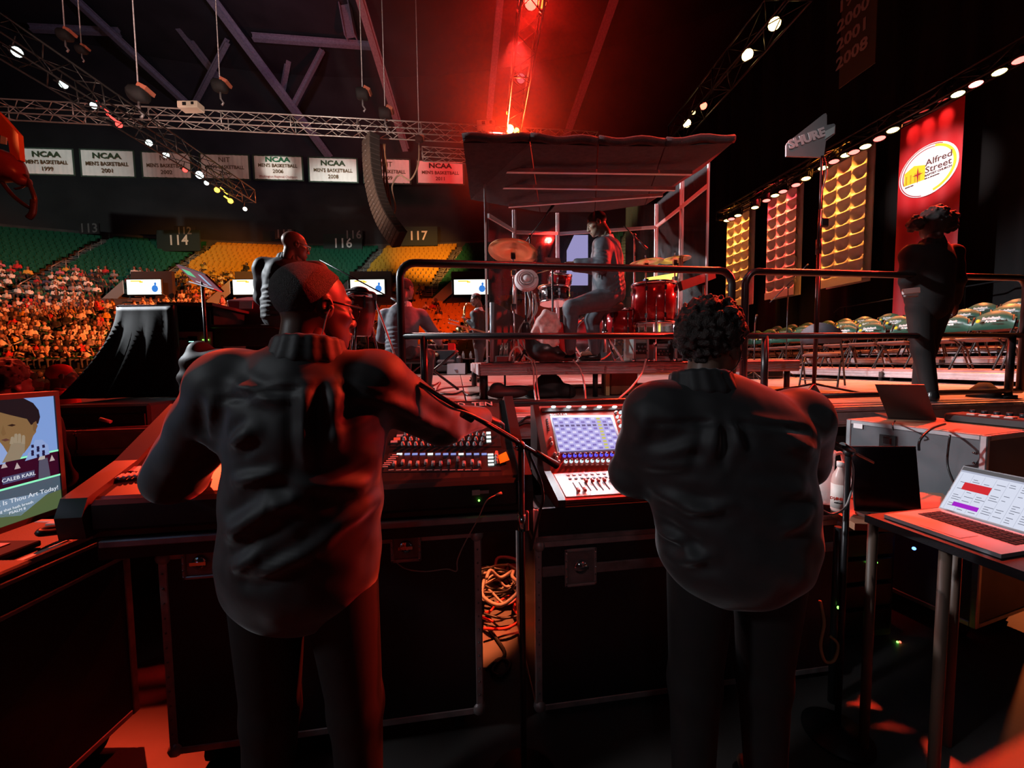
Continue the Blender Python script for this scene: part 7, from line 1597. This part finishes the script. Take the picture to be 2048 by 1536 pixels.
for k in range(6): b.ball(S_(928 + k * 1.3, 622 + 7 * k, -.03), .018, 8, 5)
b.build('key', brass, rt, world=True)
# ---- drummer
d = 4.15; zt_ = PD(1200, 606, d).z
J = dict(head=PD(1194, 447, d), face=SIDE * -.92 + HEAD * .12 + Vector((0, 0, -.42)), neck=PD(1212, 480, d), pelvis=PD(1218, 588, d), shL=PD(1204, 494, d - .19), shR=PD(1222, 494, d + .19), elL=PD(1204, 530, d - .26), wrL=PD(1152, 527, d - .2), elR=PD(1190, 535, d + .26), wrR=PD(1148, 535, d + .2))
for s, (hp, kn, an) in dict(L=((1212, 596, d - .09), (1142, 616, d - .2), (1140, 700, d - .17)), R=((1216, 596, d + .09), (1184, 640, d + .12), (1190, 712, d + .1))).items():
    J['hip' + s], J['kn' + s] = PD(*hp), PD(*kn); J['an' + s] = PD(*an); J['an' + s].z = ZD + .085; J['to' + s] = J['an' + s] + SIDE * -.14
fl = [(L3(1190, 500 + 9 * k, d - .26), L3(1212, 505 + 9 * k, d - .27), .012, .01) for k in range(4)] + [(L3(1218, 560 + 9 * k, d - .15), L3(1250, 535 + 10 * k, d - .05), .014, .012) for k in range(5)] + [(L3(1225, 500, d - .14), L3(1240, 600, d - .1), .014, .01)]
p5 = figure('drummer in a blue-grey suit lit red from behind, seated in the booth looking down', J, (skin('drummer', (.34, .24, .17)), mat('hair_dark_fade', (.03, .02, .018), .6), suit_b, suit_b, wcol), 1.32, .012, 'fade', 1.02, fl, True, (0, 0, 1), .0055, {'L': dict(curl=.5, vox=.006), 'R': dict(curl=.5)}, 1.0, .03)
b = B(); b.cyl(J['wrL'] + SIDE * .03, J['wrL'] - SIDE * .005, .044, n=12) if False else b.cyl(J['wrL'] - (J['wrL'] - J['elL']).normalized() * .02, J['wrL'] + (J['wrL'] - J['elL']).normalized() * .015, .04, n=12); b.build('shirt_cuff', wcol, p5, world=True)
b = B(); st_ = J['wrL'] + (J['wrL'] - J['elL']).normalized() * .08; b.cyl(st_ + SIDE * .08, st_ - SIDE * .32 - Vector((0, 0, .1)), .007, .005, n=6); thing('drumstick', 'drumstick in the drummer\'s near hand', 'drumstick', b, mat('stick_wood', (.6, .42, .22), .5))
# ---- stagehand walking away at right
d = 3.5
J = dict(head=PD(1864, 446, d), face=HEAD * .95 + SIDE * .2, neck=PD(1864, 486, d), pelvis=PD(1858, 608, d), shL=PD(1822, 508, d), shR=PD(1903, 508, d + .02), elL=PD(1816, 560, d), wrL=PD(1822, 603, d + .1), elR=PD(1912, 560, d), wrR=PD(1908, 606, d + .08))
stand_legs(J, J['pelvis'], YAW + .1, .07, ZS, -.035, .09)
dark_top = mat('stagehand_black', (.005, .0045, .0045), .85, noise=.2)
p6 = figure('stagehand with puffed hair in black clothes walking away by the right railing', J, (skin('stagehand', (.05, .028, .022)), hair_b, dark_top, dark_top), 1.05, .013, 'puffs', 1.0, (), False, (0, 0, 1), .007, None, 1.0, .05)
b = B(); b.box(PD(1822, 582, d - .17), (.15, .02, .05), Matrix.Rotation(-YAW, 3, 'Z') @ Matrix.Rotation(R(-6), 3, 'Y'), bev=.006); b.build('hip_pack', mat('pack_white', (.85, .88, .86), .4), p6, world=True)
b = B(); b.box(PD(1822, 590, d - .165), (.12, .02, .035), Matrix.Rotation(-YAW, 3, 'Z'), bev=.006); b.build('pack_base', mat('pack_grey', (.35, .38, .38), .4), p6, world=True)
# ---- two people standing on the floor behind the left boxes
def onlooker(lab, px, py, d, cl, hair, face):
    h = PD(px, py, d); f = Vector(face); yaw = math.atan2(f.x, f.y); f2 = Vector((math.sin(yaw), math.cos(yaw), 0)); x = Vector((math.cos(yaw), -math.sin(yaw), 0)); n_ = h - Vector((0, 0, .16)); pe = Vector((h.x, h.y, h.z - .72))
    J = dict(head=h, face=f, neck=n_, pelvis=pe, shL=n_ - x * .19 - Vector((0, 0, .07)), shR=n_ + x * .19 - Vector((0, 0, .07)))
    for s, k in (('L', -1), ('R', 1)): J['el' + s] = J['sh' + s] + x * (.06 * k) - Vector((0, 0, .28)); J['wr' + s] = J['el' + s] + f2 * .16 - Vector((0, 0, .18))
    stand_legs(J, pe, yaw, .09, 0); return figure(lab, J, cl, 1.0, .016, hair, hvox=.008)
onlooker('standing person in a red top and red cap behind the big loudspeaker box', 125, 752, 3.9, (skin('onlooker', (.14, .07, .05)), mat('cap_lit_red', (.6, .02, .02), .6), mat('top_red', (.7, .03, .03), .8), black_trou), 'fade', HEAD * .6 + SIDE * .5)  # red stage light on this figure put into cap and top colours
onlooker('dark-haired person whose head shows above the monitor', 14, 772, 2.2, (skin('onlooker_dark', (.06, .03, .025)), hair_b, dark_top, black_trou), 'curly', HEAD)
# ------------------------------------------------------------------ audience
def seated(v, vox):
    """one seated spectator facing -Y, seat front at the origin; ids: 0 skin, 1 hair, 2 top, 3 trousers"""
    r = random.Random(v); ln = r.uniform(-.06, .05); tw = r.uniform(-.05, .05); hx = tw + r.uniform(-.03, .03); big = v in (1, 3)
    p = [ell((tw, .0 + ln * .5, .72), (.20, .13, .27), mi=2, k=.06), ell((0, .02, .5), (.19, .15, .12), mi=3, k=.06), ell((hx, -.02 + ln, 1.14), (.085, .1, .125), mi=0, k=.03), cone((hx * .6, ln, .95), .06, (hx, ln, 1.05), .055, mi=0, k=.03),
         ell((hx, .025 + ln, 1.18 if not big else 1.15), (.098, .1, .105) if not big else (.13, .11, .17), mi=1, k=.02)]
    for s in (-1, 1):
        e = Vector((s * .27 + tw, -.02, .64)); h = Vector((s * r.uniform(.02, .16), -.26, r.uniform(.52, .75))) if v != 4 or s < 0 else Vector((.2, -.2, 1.1))
        p += [cone((s * .19 + tw, ln * .6, .9), .07, e, .06, mi=2, k=.04), cone(e, .055, h, .04, mi=2 if v % 2 else 0, k=.03), cone((s * .1, .0, .49), .09, (s * .12, -.38, .48), .075, mi=3, k=.04), cone((s * .12, -.38, .48), .065, (s * .12, -.36, .08), .05, mi=3, k=.03)]
    return nets(p, vox)
TOPS = [((.80, .77, .72), 'white', 36), ((.70, .60, .45), 'cream', 12), ((.022, .02, .02), 'black', 20), ((.62, .40, .06), 'golden', 8), ((.55, .03, .03), 'red', 6), ((.25, .24, .25), 'grey', 8), ((.05, .06, .13), 'navy', 5), ((.55, .18, .25), 'pink', 4), ((.08, .18, .08), 'green', 2)]
SKN = [mat('skin_crowd_%d' % i, c, .5) for i, c in enumerate(((.12, .06, .04), (.20, .11, .075), (.30, .18, .13)))]
top_m = [mat('crowd_top_' + n, c, .8) for c, n, _ in TOPS]; trs = mat('crowd_trousers', (.03, .028, .035), .8); hr_m = mat('crowd_hair', (.012, .010, .009), .6)
pick = [i for i, t in enumerate(TOPS) for _ in range(t[2])]
rc_ = random.Random(11); seats = []
def add_seat(phi, r, z, pr, sec, where=''):
    if rc_.random() > pr: return
    p = ring(phi, r, z)
    if not free(p) or p.x > 10.5: return
    v = CAMM.transposed() @ (p + Vector((0, 0, .9)) - EYE)
    if v.z > -1: return
    px, py = CX - v.x / v.z * FPX, CY + v.y / v.z * FPX
    if -30 < px < 1500: seats.append((-v.z, p, phi, px, py, sec, where))
for k in range(10):
    for i in range(14):
        r, z = row_lo(i); cnt = int((SEC_LO[k + 1] - SEC_LO[k]) * r / .54 - 1.6)
        for j in range(cnt):
            pr = .94 if k < 4 else (.12 if i > 9 else .25 if i in (8, 4, 1, 0, 2, 3) else .1) if k < 7 else .1
            if k < 4 and i == 7 and j < 9 and k == 1: pr = .1
            add_seat((SEC_LO[k] + SEC_LO[k + 1]) / 2 + (j - (cnt - 1) / 2) * .54 / r, r, z, pr, 'lower', '%s row, %s seat of the %s lower block from the left' % (ordw(i + 1), ordw(j + 1), ordw(k + 1)))
for k in range(0, 8):
    ph0, ph1 = hi(k)
    for i in range(8):
        r, z = row_hi(i); cnt = int((ph1 - ph0) * r / .54 - 1.6)
        for j in range(cnt):
            pr = (.9 if i < 4 else .45 if i < 6 else .06) if k < 4 else (.12 if k == 4 and i < 3 else .22 if k == 5 and i in (3, 2, 1) else .06 if i < 3 else 0)
            add_seat((ph0 + ph1) / 2 + (j - (cnt - 1) / 2) * .54 / r, r, z, pr, 'upper', '%s row, %s seat of the %s upper block from the left' % (ordw(i + 1), ordw(j + 1), ordw(k + 1)))
for i in range(13):
    r = 45.5 + 1.05 * i
    for j in range(90): add_seat(R(-36 + .42 * j) + R(.2) * (i % 2), r, 0, .92 if j < 74 else .15, 'floor', '%s floor row, %s seat counted from the left' % (ordw(i + 1), ordw(j + 1)))
seats.sort(key=lambda s: s[0])
def shown(s):
    px, py = s[3], s[4]
    if px < -5 or px > 960: return False
    if px < 100 and py > 775: return False
    if 100 <= px < 345: return py < 790 - (px - 120) * 1.35 if px > 120 else py < 785
    if px < 345: return True
    if px < 460: return py < 600
    if px < 515: return py < 645 and py > 400
    if px < 700: return False
    return px > 855 or 740 < px < 760
SM = []
for v in range(5):
    V, Q, I = seated(v, .05); me = bpy.data.meshes.new('person'); me.from_pydata(V.tolist(), [], Q.tolist()); me.polygons.foreach_set('material_index', I.astype(np.int32)); me.polygons.foreach_set('use_smooth', np.ones(len(Q), bool))
    for m_ in (SKN[v % 3], hr_m, top_m[0], trs): me.materials.append(m_)
    SM.append(me)
LOWN = [seated(v, .10) for v in range(3)]
singles = [s for s in seats if shown(s)][:285]; sid = {id(s) for s in singles}
band_txt = lambda s: ('on the arena floor' if s[5] == 'floor' else 'in the lower stand' if s[5] == 'lower' else 'in the upper stand') + (' at far left' if s[3] < 130 else ' left of the draped rack' if s[3] < 345 else ' behind the music stand' if s[3] < 600 else ' near the saxophonist')
hair_txt = ['short-haired', 'full-haired', 'short-haired', 'full-haired', 'waving']
for s in singles:
    v = rc_.randrange(5); t = rc_.choice(pick); o = bpy.data.objects.new('person', SM[v]); C.objects.link(o); o.location = s[1]; o.rotation_euler = (0, 0, -YAW - s[2] + R(rc_.uniform(-15, 15)))
    sc_ = rc_.uniform(.94, 1.06); o.scale = (sc_, sc_, sc_)
    o.material_slots[2].link = 'OBJECT'; o.material_slots[2].material = top_m[t]
    tag(o, '%s spectator in %s, %s' % (hair_txt[v], TOPS[t][1], s[6]), 'person', 'audience')
V, Q, I = [], [], []; n = 0
for s in seats:
    if id(s) in sid: continue
    v, q, i = LOWN[rc_.randrange(3)]; a = -YAW - s[2]; c, sn = math.cos(a), math.sin(a); t = rc_.choice(pick)
    V.append(v @ np.array([[c, sn, 0], [-sn, c, 0], [0, 0, 1]]) + np.array(s[1])); Q.append(q + n); I.append(np.where(i == 2, 4 + t, np.where(i == 3, 3, np.where(i == 1, 2, rc_.randrange(2))))); n += len(v)
me = bpy.data.meshes.new('crowd'); me.from_pydata(np.concatenate(V).tolist(), [], np.concatenate(Q).tolist()); me.polygons.foreach_set('material_index', np.concatenate(I).astype(np.int32)); me.polygons.foreach_set('use_smooth', np.ones(sum(map(len, Q)), bool))
o = mesh_obj('crowd', me, [SKN[0], SKN[1], hr_m, trs] + top_m); tag(o, 'rest of the seated audience filling the floor and the stands', 'crowd', kind='stuff')
# standing spectators
def standing(px, py, d, t, lab, yaw=2.6):
    pt_ = PD(px, py, d); z = pt_.z - 1.0
    p = [ell((0, 0, 1.18), (.2, .13, .3), mi=2, k=.06), ell((0, 0, .9), (.18, .14, .16), mi=2, k=.06), ell((0, 0, 1.58), (.085, .1, .12), mi=0, k=.03), cone((0, 0, 1.4), .06, (0, 0, 1.5), .055, k=.03), ell((0, -.025, 1.62), (.096, .1, .105), mi=1, k=.02)]
    for s in (-1, 1): p += [cone((s * .19, 0, 1.36), .07, (s * .27, 0, 1.08), .06, mi=2, k=.04), cone((s * .27, 0, 1.08), .055, (s * .14, .2, 1.02), .04, mi=0, k=.03), cone((s * .1, 0, .9), .1, (s * .11, .02, .48), .08, mi=3, k=.04), cone((s * .11, .02, .48), .075, (s * .11, 0, .06), .055, mi=3, k=.03)]
    n_ = nets(p, .035); o = net_obj('person', n_, [SKN[0], hr_m, t, t if 'gown' in lab else trs]); o.location = (pt_.x, pt_.y, z); o.rotation_euler = (0, 0, yaw); return tag(o, lab, 'person')
standing(194, 616, 29, top_m[4], 'standing spectator in a red top on the aisle stairs, near the leftmost wall screen'); standing(225, 616, 30, top_m[3], 'standing spectator in a golden gown beside the one in the red top')
standing(130, 645, 27, top_m[0], 'standing spectator in a white top behind the lower aisle rail'); standing(27, 690, 23, top_m[3], 'standing spectator in a yellow gown at the far left edge'); standing(62, 676, 24, top_m[1], 'standing spectator in a long cream gown beside the yellow gown'); standing(470, 612, 31, top_m[3], 'standing spectator in a golden gown left of the pianist'); standing(445, 608, 31, top_m[7], 'standing spectator in a pink top left of the golden gown by the pianist')
# ------------------------------------------------------------------ instruments and furniture farther back on the stage
d = 3.45; zt_ = PD(560, 651, d).z; zb_ = PD(560, 688, d).z; x0, x1 = PD(444, 650, d), PD(640, 650, d + .1)
rt = root('organ_bench', 'brown wooden organ bench under the seated pianist', 'bench', ((x0.x + x1.x) / 2, x0.y, ZS)); bw = mat('bench_wood', (.075, .03, .022), .45, noise=.2)
w_ = (x1 - x0).length; MB_ = Matrix.Rotation(-YAW + .02, 3, 'Z'); c_ = Vector(((x0.x + x1.x) / 2, (x0.y + x1.y) / 2, 0))
B().box(c_ + Vector((0, 0, zt_ - .015)), (w_, .36, .03), MB_, bev=.006).build('seat', bw, rt, world=True); B().box(c_ + MB_ @ Vector((0, -.14, 0)) + Vector((0, 0, (zt_ + zb_) / 2 - .02)), (w_ * .94, .03, zt_ - zb_), MB_).build('front_board', bw, rt, world=True)
for s in (-1, 1): B().box(c_ + MB_ @ Vector((s * w_ * .45, 0, 0)) + Vector((0, 0, (ZS + zt_ - .03) / 2)), (.07, .3, zt_ - .03 - ZS), MB_, bev=.006).build('leg', bw, rt, world=True)
p = PD(502, 640, 3.95); rt = root('organ', 'dark organ case with a red-lit top left of the pianist', 'organ', (p.x, p.y, ZS)); h_ = PD(502, 592, 3.95).z - ZS
B().box((0, .15, h_ * .42), (.36, .5, h_ * .84), bev=.01).build('case', mat('organ_wood', (.06, .03, .025), .45), rt); B().box((0, .1, h_ * .92), (.32, .4, h_ * .14), (R(14), 0, 0), bev=.01).build('music_desk', mat('organ_red', (.22, .02, .03), .4), rt); B().box((.02, -.12, h_ * .90), (.12, .01, .07), (R(-10), 0, 0)).build('sheet', mat('sheet_pale', (.7, .65, .6), .6), rt); b = B(); b.ball((.14, -.11, h_ * .6), .02, 8, 5); b.build('knob', chrome, rt)
for px, lab in ((478, 'slim chrome stand under the organ bench'), (548, 'second chrome stand under the right end of the organ bench')):
    a = PD(px, 680, 3.8); b = B(); b.cyl((a.x, a.y, ZS), a, .012); b.ball(a, .03, 8, 5); b.lathe([(.1, 0), (.1, .012), (.02, .02)], 14, Matrix.Translation((a.x, a.y, ZS))); thing('chrome_stand', lab, 'stand', b, chrome)
# conga by the pianist
d = 4.0; p = PD(722, 690, d); zc_ = PD(722, 592, d).z; zl = PD(722, 672, d).z
rt = root('conga_drum', 'dark red conga drum on a stand right of the near operator\'s face', 'drum', (p.x, p.y, ZS)); h_ = zc_ - zl
B().lathe([(.10, zl - ZS), (.13, zl - ZS + h_ * .3), (.155, zl - ZS + h_ * .65), (.145, zc_ - ZS)], 24).build('shell', mat('conga_wood', (.16, .02, .016), .3, noise=.2, scale=5), rt)
B().lathe([(.148, zc_ - ZS - .03), (.158, zc_ - ZS - .02), (.158, zc_ - ZS + .01), (.14, zc_ - ZS + .018)], 24).build('hoop', chrome, rt); B().lathe([(.001, zc_ - ZS + .012), (.142, zc_ - ZS + .012)], 24).build('drumhead', skin_w, rt)
for k in range(6): a = 1.047 * k; B().box((.155 * math.cos(a), .155 * math.sin(a), zc_ - ZS - .08), (.02, .02, .12), (0, 0, a)).build('lug', chrome, rt)
for k in range(3): a = 2.09 * k + .4; B().cyl((.11 * math.cos(a), .11 * math.sin(a), zl - ZS + .12), (.26 * math.cos(a), .26 * math.sin(a), .01), .012, n=7).build('leg', chrome, rt)
net = nets([ell(PD(700, 586, d), (.09, .08, .035), k=.04), ell(PD(720, 580, d), (.08, .08, .035), k=.04), ell(PD(742, 592, d), (.06, .06, .05), k=.04)], .014); o = net_obj('dark_cloth', net, mat('cloth_dark', (.03, .02, .025), .7)); tag(o, 'dark cloth bundled on top of the red conga drum', 'cloth')
mic_stand(737, 745, 596, 4.1, 'black boom microphone stand between conga and keyboard player', ((640, 520), (782, 596)))
b = B(); b.tube([PD(752, 608, 4.2), PD(764, 640, 4.2), PD(775, 670, 4.2), PD(790, 712, 4.2), PD(797, 735, 4.2)], .012, 6, res=5); thing('pale_cable', 'pale cable slanting across the keyboard player\'s back', 'cable', b, mat('cable_pinkish', (.6, .42, .38), .5))
# keyboard player's stool and keyboard
p = PD(806, 716, 4.75); rt = root('keyboard_bench', 'black bench under the keyboard player', 'bench', (p.x, p.y, ZS)); hb = PD(806, 718, 4.7).z - ZS
B().box((0, 0, hb - .03), (.6, .32, .06), bev=.02).build('seat', black, rt)
for s in (-1, 1): B().cyl((s * .22, 0, 0), (-s * .22, 0, hb - .06), .018, n=8).build('leg', steel, rt)
a, c_ = PD(838, 698, 5.35), PD(892, 694, 5.5); rt = root('keyboard', 'black stage keyboard with a red end on an x stand', 'keyboard', ((a.x + c_.x) / 2, (a.y + c_.y) / 2, ZS)); L_ = (c_ - a).length; Mk = Matrix.Rotation(-YAW + .1, 3, 'Z'); mid = (a + c_) / 2
B().box(mid, (L_ * 1.5, .3, .07), Mk, bev=.01).build('body', black, rt, world=True); B().box(mid + Mk @ Vector((L_ * .7, -.01, .012)), (.09, .31, .09), Mk).build('end_cap', mat('keyboard_red', (.7, .02, .02), .4), rt, world=True)
for k in range(24): B().box(mid + Mk @ Vector((-L_ * .62 + L_ * 1.22 * k / 24, -.06, .04)), (L_ * 1.22 / 26, .15, .012), Mk).build('key', white, rt, world=True)
for s in (-1, 1): B().cyl(Vector((mid.x - s * .35, mid.y, ZS)), Vector((mid.x + s * .35, mid.y, mid.z - .04)), .018, n=8).build('leg', steel, rt, world=True)
# armchair, vase, floor monitor, side table
d = 12.4; p = PD(893, 749, d); rt = root('armchair', 'black leather armchair at the far edge of the stage', 'armchair', (p.x, p.y, ZS), -YAW + .15); lea = mat('leather_black', (.05, .055, .062), .35, noise=.15, bump=.1, bscale=40)
B().box((0, .0, .22), (.62, .7, .22), bev=.04).build('base', lea, rt); B().box((0, -.04, .40), (.60, .64, .16), bev=.06).build('seat_cushion', lea, rt); B().box((0, .34, .58), (.74, .22, .6), (R(-10), 0, 0), bev=.08).build('backrest', lea, rt)
for s in (-1, 1): B().box((s * .42, .02, .34), (.2, .78, .52), bev=.07).build('armrest', lea, rt)
for sx in (-1, 1):
    for sy in (-1, 1): B().box((sx * .4, sy * .3, .05), (.07, .07, .1)).build('foot', black, rt)
p = PD(857, 748, 12.6); rt = root('flower_vase', 'tall white vase with cream flowers beside the armchair', 'vase', (p.x, p.y, ZS)); B().box((0, 0, .3), (.26, .26, .6), bev=.02).build('vase', mat('vase_white', (.85, .83, .78), .4), rt)
b = B(); rf = random.Random(4)
for k in range(38): b.ball((rf.gauss(0, .15), rf.gauss(0, .12), .74 + rf.gauss(0, .12)), rf.uniform(.04, .075), 7, 4)
o = b.build('blossom', mat('flower_cream', (.85, .75, .5), .7), rt); o['kind'] = 'stuff'
p = PD(914, 748, 12.2); rt = root('floor_monitor', 'wedge floor monitor with a pale sheet face, right of the armchair', 'loudspeaker', (p.x, p.y, ZS), -YAW); b = B(); b.prism([(-.3, -.2, 0), (-.3, .25, 0), (-.3, .25, .22), (-.3, -.1, .38)][::1], (.6, 0, 0)); b.build('cabinet', black, rt); b = B(); b.prism([(-.28, -.21, .02), (.28, -.21, .02), (.28, -.115, .36), (-.28, -.115, .36)], (0, -.01, .003)); b.build('grille', mat('grille_pale', (.5, .5, .55), .5), rt)
b = B(); b.lathe([(.05, .16), (.05, .17), (.001, .17)], 12, Matrix.Translation((0, -.2, 0))); b.build('badge', mat('badge_blue', (.1, .2, .4), .5), rt)
p = PD(930, 742, 13); rt = root('side_table', 'small dark table with bottles behind the saxophonist', 'table', (p.x, p.y, ZS)); B().box((0, 0, .5), (.9, .5, .04), bev=.01).build('tabletop', bw, rt)
for sx in (-1, 1):
    for sy in (-1, 1): B().cyl((sx * .4, sy * .2, 0), (sx * .4, sy * .2, .48), .02, n=7).build('leg', bw, rt)
for k, x in enumerate((-.25, -.05, .2)):
    b = B(); q = p + Vector((x, 0, 0)); q.z = ZS + .52; b.lathe([(.05, 0), (.05, .16), (.02, .2), (.02, .24)], 10, Matrix.Translation(q)); thing('bottle', '%s small bottle on the far dark table behind the saxophonist' % ['left', 'middle', 'right'][k], 'bottle', b, clear)
# guitar on a stand beside the booth
d = 5.4; a, c_ = PD(918, 651, d), PD(975, 666, d); rt = root('guitar', 'electric guitar whose neck points left of the baffle board', 'guitar', (c_.x + .2, c_.y, ZS)); dv_ = (c_ - a).normalized()
B().box((a + c_) / 2, (.05, .02, (c_ - a).length), frame_of(a, c_)).build('neck', mat('guitar_neck', (.55, .25, .12), .4), rt, world=True); b = B(); b.box(a - dv_ * .07, (.08, .018, .16), frame_of(a, c_), bev=.006); b.build('headstock', mat('guitar_head', (.5, .3, .18), .4), rt, world=True)
for k in range(6): B().ball(a - dv_ * (.01 + .024 * k) + Vector((0, 0, .05)), .012, 6, 4).build('tuning_peg', chrome, rt, world=True)
net_obj('guitar_body', nets([ell(c_ + dv_ * .16, (.17, .035, .13), k=.05), ell(c_ + dv_ * .32, (.2, .035, .17), k=.05)], .016), mat('guitar_red', (.25, .03, .02), .2), rt); q = c_ + dv_ * .25; B().cyl((q.x, q.y + .05, ZS), (q.x, q.y + .05, q.z), .015).build('stand_pole', steel, rt, world=True)
# cables lying on the stage
for k, (pts_, lab, m_) in enumerate((([(868, 770), (880, 764), (872, 780), (890, 776), (950, 772)], 'red-lit cable knot on the stage floor left of the riser', mat('cable_redbrown', (.25, .05, .05), .5)), ([(850, 786), (905, 788), (925, 782), (935, 790), (960, 787)], 'black cable running along the front of the stage', cable), ([(845, 765), (830, 758), (850, 752), (838, 772)], 'black cable coil at the foot of the railing', cable), ([(980, 776), (1040, 772), (1100, 778), (1180, 774), (1260, 780)], 'dark cable on the stage under the riser', cable))):
    b = B(); b.tube([PZ(x, y, ZS + .012) for x, y in pts_], .012, 6, res=6); thing('stage_cable', lab, 'cable', b, m_)
b = B(); b.tube([PY(1015 + 12 * k, 842 + 9 * math.sin(k * 1.3), 2.715) for k in range(6)], .010, 6, res=5); b.tube([PY(1015 + 12 * k, 850 + 5 * math.sin(k * 1.1 + 1), 2.70) for k in range(6)], .012, 6, res=5); thing('stage_front_cables', 'cables strung along the stage front between the two desks', 'cables', b, cable)
# things hanging high up
p = PD(20, 300, 7.5); rt = root('hanging_fixture', 'orange-strapped rigging bundle with a dangling cable loop at the left edge', 'rigging', PD(10, 300, 7.5)); hp = lambda x, y: PD(x, y, 7.5)
b = B(); b.prism([hp(-40, 190), hp(2, 230), hp(36, 268), hp(40, 320), hp(22, 320), hp(16, 282), hp(-40, 240)], HEAD * .08); b.build('orange_strap', mat('strap_orange', (.75, .12, .02), .6), rt, world=True); b = B(); b.prism([hp(4, 272), hp(15, 276), hp(14, 290), hp(3, 288)], HEAD * -.02); b.build('strap_label', mat('label_bluewhite', (.7, .8, .85), .5), rt, world=True)
net_obj('fixture_body', nets([ell(hp(-10, 330), (.45, .3, .3), k=.1), ell(hp(25, 345), (.2, .2, .16), k=.1), ell(hp(45, 362), (.13, .13, .1), k=.08)], .04), mat('fixture_red', (.22, .03, .03), .35, bump=.5, bscale=12), rt)
b = B(); b.tube([hp(50, 350), hp(62, 375), hp(70, 400), hp(66, 416), hp(50, 410), hp(25, 390), hp(5, 365)], .035, 7, res=6); b.tube([hp(52, 362), hp(45, 374), hp(30, 378)], .02, 6, res=5); b.tube([hp(68, 400), hp(66, 425), hp(57, 436)], .05, 7, res=4); b.build('cable_loop', mat('loop_dark', (.1, .04, .03), .3, .3), rt, world=True)
q = [PX(1678, 142, 9.0), PX(1750, 98, 9.0)]; y0_, y1_ = q[0].y, q[1].y; M = basis(((9.0), (y0_ + y1_) / 2, q[0].z + .9), (0, -1, 0), (0, 0, 1)); rt = root('honours_banner', 'dark hanging banner listing years, high above the antenna', 'banner', M.translation, rot=M.to_euler()); wB = abs(y0_ - y1_)
B().box((0, 0, -.02), (wB, 2.6, .02)).build('cloth', mat('honours_cloth', (.05, .03, .012), .85), rt)
for k, t in enumerate(('1989', '1999', '2000', '2001', '2008')): text(t, .36, Matrix.Translation((-.12, .95 - .42 * k, .0)), mat('honours_ink', (.3, .22, .2), .8), parent=rt, bold=.01, world=False)
b = B(); b.tube([PX(1668, 626, 11.2), PX(1680, 616, 11.2), PX(2010, 560, 11.2)], .018, 6)
rt = root('riser_guard_rail', 'thin dark guard rail behind the choir risers', 'railing', (11.2, 8, ZS + .6)); b.build('rail', steel, rt, world=True)
for px, py in ((1690, 614), (1800, 596), (1930, 574)): a = PX(px, py, 11.2); B().cyl((a.x, a.y, ZS), a, .016, n=6).build('post', steel, rt, world=True)
